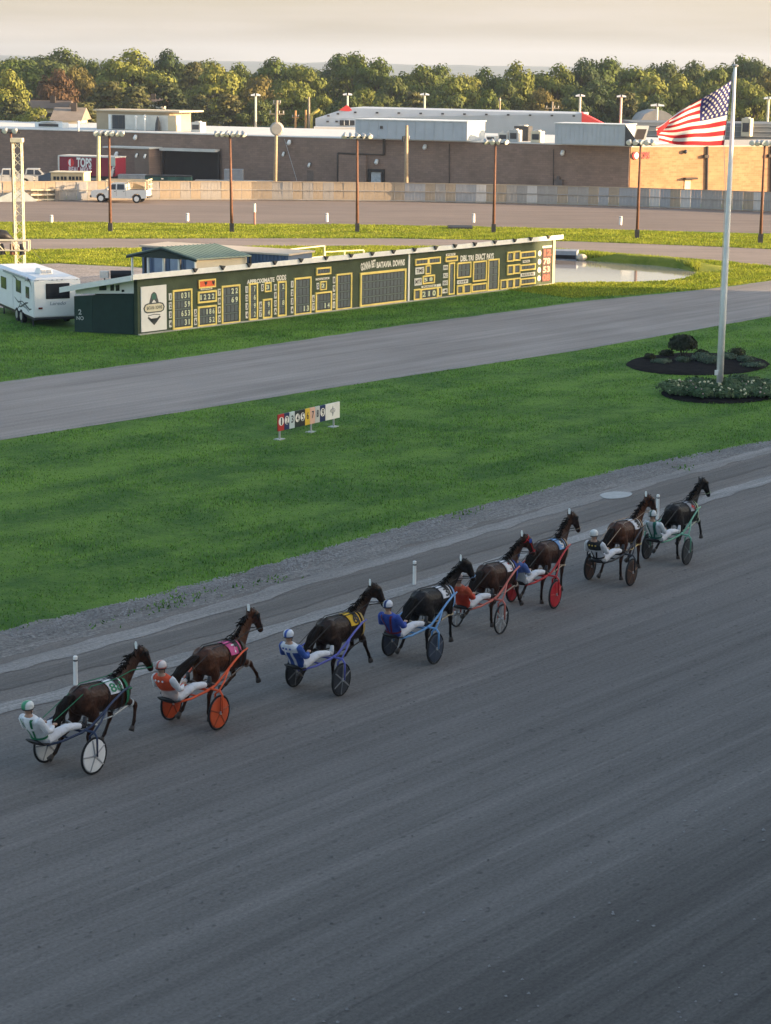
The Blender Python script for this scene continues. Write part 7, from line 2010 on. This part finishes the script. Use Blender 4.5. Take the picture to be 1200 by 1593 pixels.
    q = MB(); q.loft([hc + sdv * .088 - V((0, 0, .04)), headc + sdv * .055 + fd * .03 - V((0, 0, .115)), headc + fd * .05 - V((0, 0, .14)), headc - sdv * .055 + fd * .03 - V((0, 0, .115)), hc - sdv * .088 - V((0, 0, .04))], .007, n=5); q.build('chin_strap', black_leather, t)
    def band(pts, w, nm, m):        # strap lying on the back of the jacket
        q = MB(); vs = []
        for (y, k) in pts:
            j = min(4, int(k)); c = spine[j].lerp(spine[j + 1], k - j)
            a = np.interp(k, range(7), sw) + .026; b = np.interp(k, range(7), sd_) + .046
            for dy in (-w, w):
                yy = max(-a * .98, min(a * .98, y + dy)); vs.append(c + V((-b * math.sqrt(max(0, 1 - (yy / a) ** 2)), yy, -.03 * b)))
        q.add(vs, [(2 * j, 2 * j + 1, 2 * j + 3, 2 * j + 2) for j in range(len(pts) - 1)]); q.build(nm, m, jm)
    if straps:
        for s in (-1, 1): band([(s * .125, 4.6), (s * .118, 4), (s * .10, 3.3), (s * .075, 2.5), (s * .05, 1.6), (s * .035, .9)], .021, 'shoulder_strap', straps)
        q = MB(); q.loft([spine[1] - V((0, 0, .02)), spine[1] + V((-.012, 0, .025))], [.189, .189], [.141, .141], side=V((0, 1, 0)), n=18, cap=False); q.build('waist_band', straps, jm)
    if badge:
        for y in (-.085, 0, .085):
            q = MB(); k = 3.75; j = 3; c = spine[3].lerp(spine[4], .75); b = np.interp(k, range(7), sd_) + .046; a = np.interp(k, range(7), sw) + .022
            pc = c + V((-b * math.sqrt(1 - (y / a) ** 2) - .002, y, 0)); q.loft([pc, pc - V((.006, 0, 0))], .023, n=8); q.build('badge', badge, jm)
    return t

ROAD_YAW = R(58.5)
# wheel contact pixels: left, right
RIGS = [((68, 1190), (152, 1200)), ((265, 1123), (343, 1132)), ((457, 1071), (533, 1080)), ((605, 1020), (679, 1033)), ((711, 976), (780, 985)), ((797, 937), (863, 946)), ((916, 904), (983, 909)), ((1006, 872), (1069, 876))]
def cloth_c(n, c): return mat(n, c, .75, .10, 9)
grnS, orgS, bluS, ltb = cloth_c('emerald_cloth', (.02, .16, .08)), cloth_c('orange_cloth', (.62, .09, .03)), cloth_c('royal_blue_cloth', (.03, .07, .32)), cloth_c('light_blue_cloth', (.20, .36, .62))
wc, yc, pc_, rc = cloth_c('white_cloth', (.70, .70, .72)), cloth_c('yellow_cloth', (.70, .42, .03)), cloth_c('pink_cloth', (.62, .10, .26)), cloth_c('red_cloth', (.45, .025, .03))
blk, gry = cloth_c('black_cloth', (.02, .02, .022)), cloth_c('grey_cloth', (.30, .31, .33))
maro = cloth_c('maroon_cloth', (.16, .03, .05)); limeg = cloth_c('pale_green_cloth', (.30, .42, .25))
frames = [mat('cart_dark_blue', (.03, .045, .09), .35, .1, 4), mat('cart_orange', (.72, .10, .03), .35, .08, 4), mat('cart_royal_blue', (.12, .13, .42), .35, .1, 4), mat('cart_sky_blue', (.16, .34, .60), .35, .1, 4),
          mat('cart_salmon_red', (.55, .15, .11), .35, .1, 4), mat('cart_red', (.50, .035, .035), .35, .1, 4), mat('cart_black', (.03, .03, .035), .35, .1, 4), mat('cart_mint_green', (.16, .38, .26), .35, .1, 4)]
discs = [mat('disc_white', (.84, .84, .82), .4, .08, 3), mat('disc_orange', (.60, .10, .035), .4, .12, 3), mat('disc_charcoal', (.035, .04, .048), .35, .25, 4), mat('disc_slate_blue', (.04, .055, .085), .35, .25, 4), None,
         mat('disc_red', (.48, .02, .03), .4, .12, 3), mat('disc_brown', (.06, .036, .026), .4, .3, 4), mat('disc_dark_grey', (.045, .048, .05), .4, .25, 4)]
bay, dbay, brn, blkc = (.075, .027, .012), (.050, .020, .011), (.032, .017, .011), (.016, .012, .011)
P1 = dict(FR=(58, -8, -25), FL=(-8, -30, -42), HR=(38, -22, 2, 22), HL=(-10, -52, -36, -60))
P2 = dict(FR=(62, 40, 20), FL=(22, -62, -80), HR=(30, -28, -4, 12), HL=(-8, -52, -34, -55))
P3 = dict(FR=(34, 30, 25), FL=(20, -58, -85), HR=(36, -22, 4, 20), HL=(-6, -56, -58, -75))
P4 = dict(FR=(8, 2, 12), FL=(-14, -40, -70), HR=(38, -20, 6, 22), HL=(-10, -50, -36, -62))
P5 = dict(FR=(34, 26, 40), FL=(-12, -52, -75), HR=(36, -24, 2, 18), HL=(-6, -54, -60, -78))
P6 = dict(FR=(-6, -6, 10), FL=(36, -14, -30), HR=(22, -34, -6, 12), HL=(-10, -50, -40, -65))
P7 = dict(FR=(6, 0, 15), FL=(28, -30, -60), HR=(32, -24, 2, 18), HL=(-12, -50, -30, -52))
P8 = dict(FR=(56, 26, 10), FL=(-4, -44, -60), HR=(36, -22, 4, 22), HL=(-10, -56, -50, -70))
ink_k = mat('number_black', (.02, .02, .02), .6, .1, 5); ink_w = mat('number_white', (.74, .74, .72), .6, .06, 5); ink_g = mat('number_green', (.03, .20, .10), .6, .1, 5)
HS = [dict(coat=dbay, pose=P1, hy=-.12, nu=-.25, pad=wc, num='88', nc=ink_g, acc=grnS, lab='dark bay horse at the rear of the line with a white number cloth', tl=.45, wraps=None, hop=(.60, .60, .58)),
      dict(coat=bay, pose=P2, hy=-.10, nu=.30, pad=pc_, num='7', nc=ink_w, acc=black_leather, lab='bay horse with a pink number cloth and a long streaming tail', tl=1.15, wraps=None, hop=(.20, .15, .12)),
      dict(coat=brn, pose=P3, hy=-.42, nu=.30, pad=yc, num='6', nc=ink_k, acc=mat('gold_strap', (.45, .32, .10), .6, .1, 5), lab='dark brown horse with a yellow number cloth', tl=.5, wraps=None, hop=(.05, .04, .035)),
      dict(coat=blkc, pose=P4, hy=-.45, nu=.15, pad=wc, num='3', nc=ink_k, acc=ltb, lab='black horse with light blue harness pulling the sky blue cart', tl=.5, wraps=None, hop=(.42, .34, .22)),
      dict(coat=dbay, pose=P5, hy=-.40, nu=.20, pad=wc, num='1', nc=rc, acc=bluS, lab='bay horse with red bridle and blue collar over a white cloth', tl=.55, wraps=None, hop=(.40, .34, .28), brow=rc),
      dict(coat=dbay, pose=P6, hy=-.25, nu=.65, pad=ltb, num='5', nc=ink_w, acc=mat('tan_strap', (.34, .24, .16), .6, .12, 5), lab='upright dark bay horse with a light blue number cloth', tl=.35, wraps=None, hop=(.55, .42, .28)),
      dict(coat=bay, pose=P7, hy=-.35, nu=.40, pad=wc, num='3', nc=ink_k, acc=mat('tan_strap', (.34, .24, .16)), lab='chestnut necked horse with a white cloth second from the front', tl=.35, wraps=None, hop=(.60, .45, .20)),
      dict(coat=blkc, pose=P8, hy=-.30, nu=.55, pad=gry, num='4', nc=rc, acc=limeg, lab='black horse leading the line at the far right', tl=.40, wraps=None, plate=False, hop=(.45, .48, .36))]
white_tr = zone_mat('white_trousers', (.70, .71, .74), [], dirt=.06)
DR = [dict(lab='driver in white with green shoulder straps and a green and white helmet', h=zone_mat('helmet_green_white', (.70, .72, .70), [('Y', -.04, 9, (.06, .30, .16), False, .01)], .3), j=zone_mat('jacket_white', (.68, .70, .73), [], dirt=.07), st=grnS, lean=.14),
      dict(lab='driver in orange and white with a pale pink and white helmet', h=zone_mat('helmet_pink_white', (.70, .62, .60), [('Y', -.02, .02, (.58, .16, .12), False, .006), ('Z', 1.40, 1.565, (.52, .12, .09), False, .01)], .3), j=zone_mat('jacket_orange', (.60, .085, .035), [('Y', .20, 9, (.66, .67, .70), True), ('Z', .70, 1.02, (.62, .52, .50), False, .02)]), bd=wc, lean=.13),
      dict(lab='driver in blue and white with a blue and white helmet', h=zone_mat('helmet_blue_white', (.62, .66, .72), [('Y', -.03, .03, (.04, .10, .40), False, .008), ('Z', 1.40, 1.545, (.05, .12, .44), False, .01)], .3), j=zone_mat('jacket_white_blue', (.03, .075, .30), [('Z', 1.17, 9, (.66, .68, .72), False), ('Y', .05, .10, (.64, .66, .70), True), ('Y', .20, 9, (.05, .11, .38), True)]), bd=bluS, lean=.13),
      dict(lab='driver in royal blue with dark red shoulder straps on the sky blue cart', h=zone_mat('helmet_white_navy', (.66, .68, .74), [('Y', -.025, .025, (.03, .06, .22), False, .006), ('Z', 1.40, 1.55, (.05, .09, .26), False, .01)], .3), j=zone_mat('jacket_royal_blue', (.045, .085, .36), []), st=maro, lean=.10),
      dict(lab='driver in red half hidden behind the black horse', h=zone_mat('helmet_pale_pink', (.62, .48, .46), [('Y', -.02, .02, (.50, .12, .10), False, .006)], .3), j=zone_mat('jacket_red_orange', (.52, .06, .035), [('Z', 1.15, 9, (.56, .10, .05), False)]), lean=.10),
      dict(lab='driver mostly hidden behind the horse with the red bridle', h=zone_mat('helmet_navy', (.03, .05, .16), [], .3), j=zone_mat('jacket_light', (.55, .57, .60), [('Z', 1.1, 9, (.10, .16, .40), False)]), lean=.10),
      dict(lab='driver in white sleeves and a black vest with a white and gold helmet', h=zone_mat('helmet_white_gold', (.68, .69, .66), [('Z', 1.40, 1.53, (.50, .36, .12), False, .01)], .3), j=zone_mat('jacket_black_white', (.66, .67, .70), [('Z', 1.12, 9, (.022, .022, .024), False), ('Y', .185, 9, (.66, .67, .70), True)]), st=blk, bd=mat('gold_badge', (.55, .38, .08), .6, .1, 4), lean=.13),
      dict(lab='driver in white and green with a white helmet on the leading cart', h=zone_mat('helmet_white', (.66, .68, .68), [('Y', -.02, .02, (.10, .22, .18), False, .006)], .3), j=zone_mat('jacket_white_green', (.62, .66, .68), [('Y', -.12, -.05, (.03, .20, .15), False), ('Z', .7, .98, (.40, .52, .48), False)]), st=cloth_c('teal_cloth', (.02, .13, .10)), lean=.08)]
SL = ['racing cart with white disc wheels and a dark blue frame, last in line', 'racing cart with an orange frame and orange disc wheels', 'racing cart with charcoal disc wheels and royal blue shafts', 'racing cart with a sky blue frame and slate disc wheels',
      'racing cart with a salmon red frame and open spoked grey wheels', 'racing cart with bright red disc wheels', 'racing cart with dark brown disc wheels second from the front', 'leading racing cart with mint green shafts']
for i, (a, b) in enumerate(RIGS):
    pa, pb = g(*a), g(*b); c = (pa + pb) / 2
    yaw = ROAD_YAW + R((-1, 1, 0, 0, 1, 2, 1, 0)[i])
    fwd = V((math.cos(yaw), math.sin(yaw), 0))
    hb = c + fwd * .86
    h = HS[i]; d = DR[i]
    sulky(i, c, yaw, frames[i], discs[i], (5, 5, 6, 6, 6, 5, 5, 5)[i], SL[i], spoke_m=[mat('spoke_grey_pale', (.42, .42, .43), .4, .15, 4), mat('spoke_rust', (.34, .07, .03), .5, .1, 4), mat('spoke_grey', (.20, .21, .22), .4, .15, 4), mat('spoke_slate', (.10, .12, .15), .4, .15, 4), galv, mat('spoke_red', (.58, .08, .07), .4, .1, 4), mat('spoke_brown', (.20, .11, .07), .4, .15, 4), mat('spoke_dark', (.13, .14, .14), .4, .15, 4)][i])
    driver(i, c, yaw, d['lab'], d['h'], d['j'], white_tr, boot_w if i in (2, 7) else boot_m, d['lean'], (-.1, .0, .08, 0, -.1, 0, .05, -.05)[i], d.get('st'), None, None, d.get('bd'))
    horse(i, hb, yaw - R(3), h['coat'], ('%d' % i,), h['pose'], h['hy'], h['nu'], h['pad'], h['num'], h['nc'], h['acc'], h['lab'], h['wraps'], h.get('plate', True), tail_len=h['tl'], brow=h.get('brow'), hop=h['hop'])
print('objects', len(bpy.data.objects))
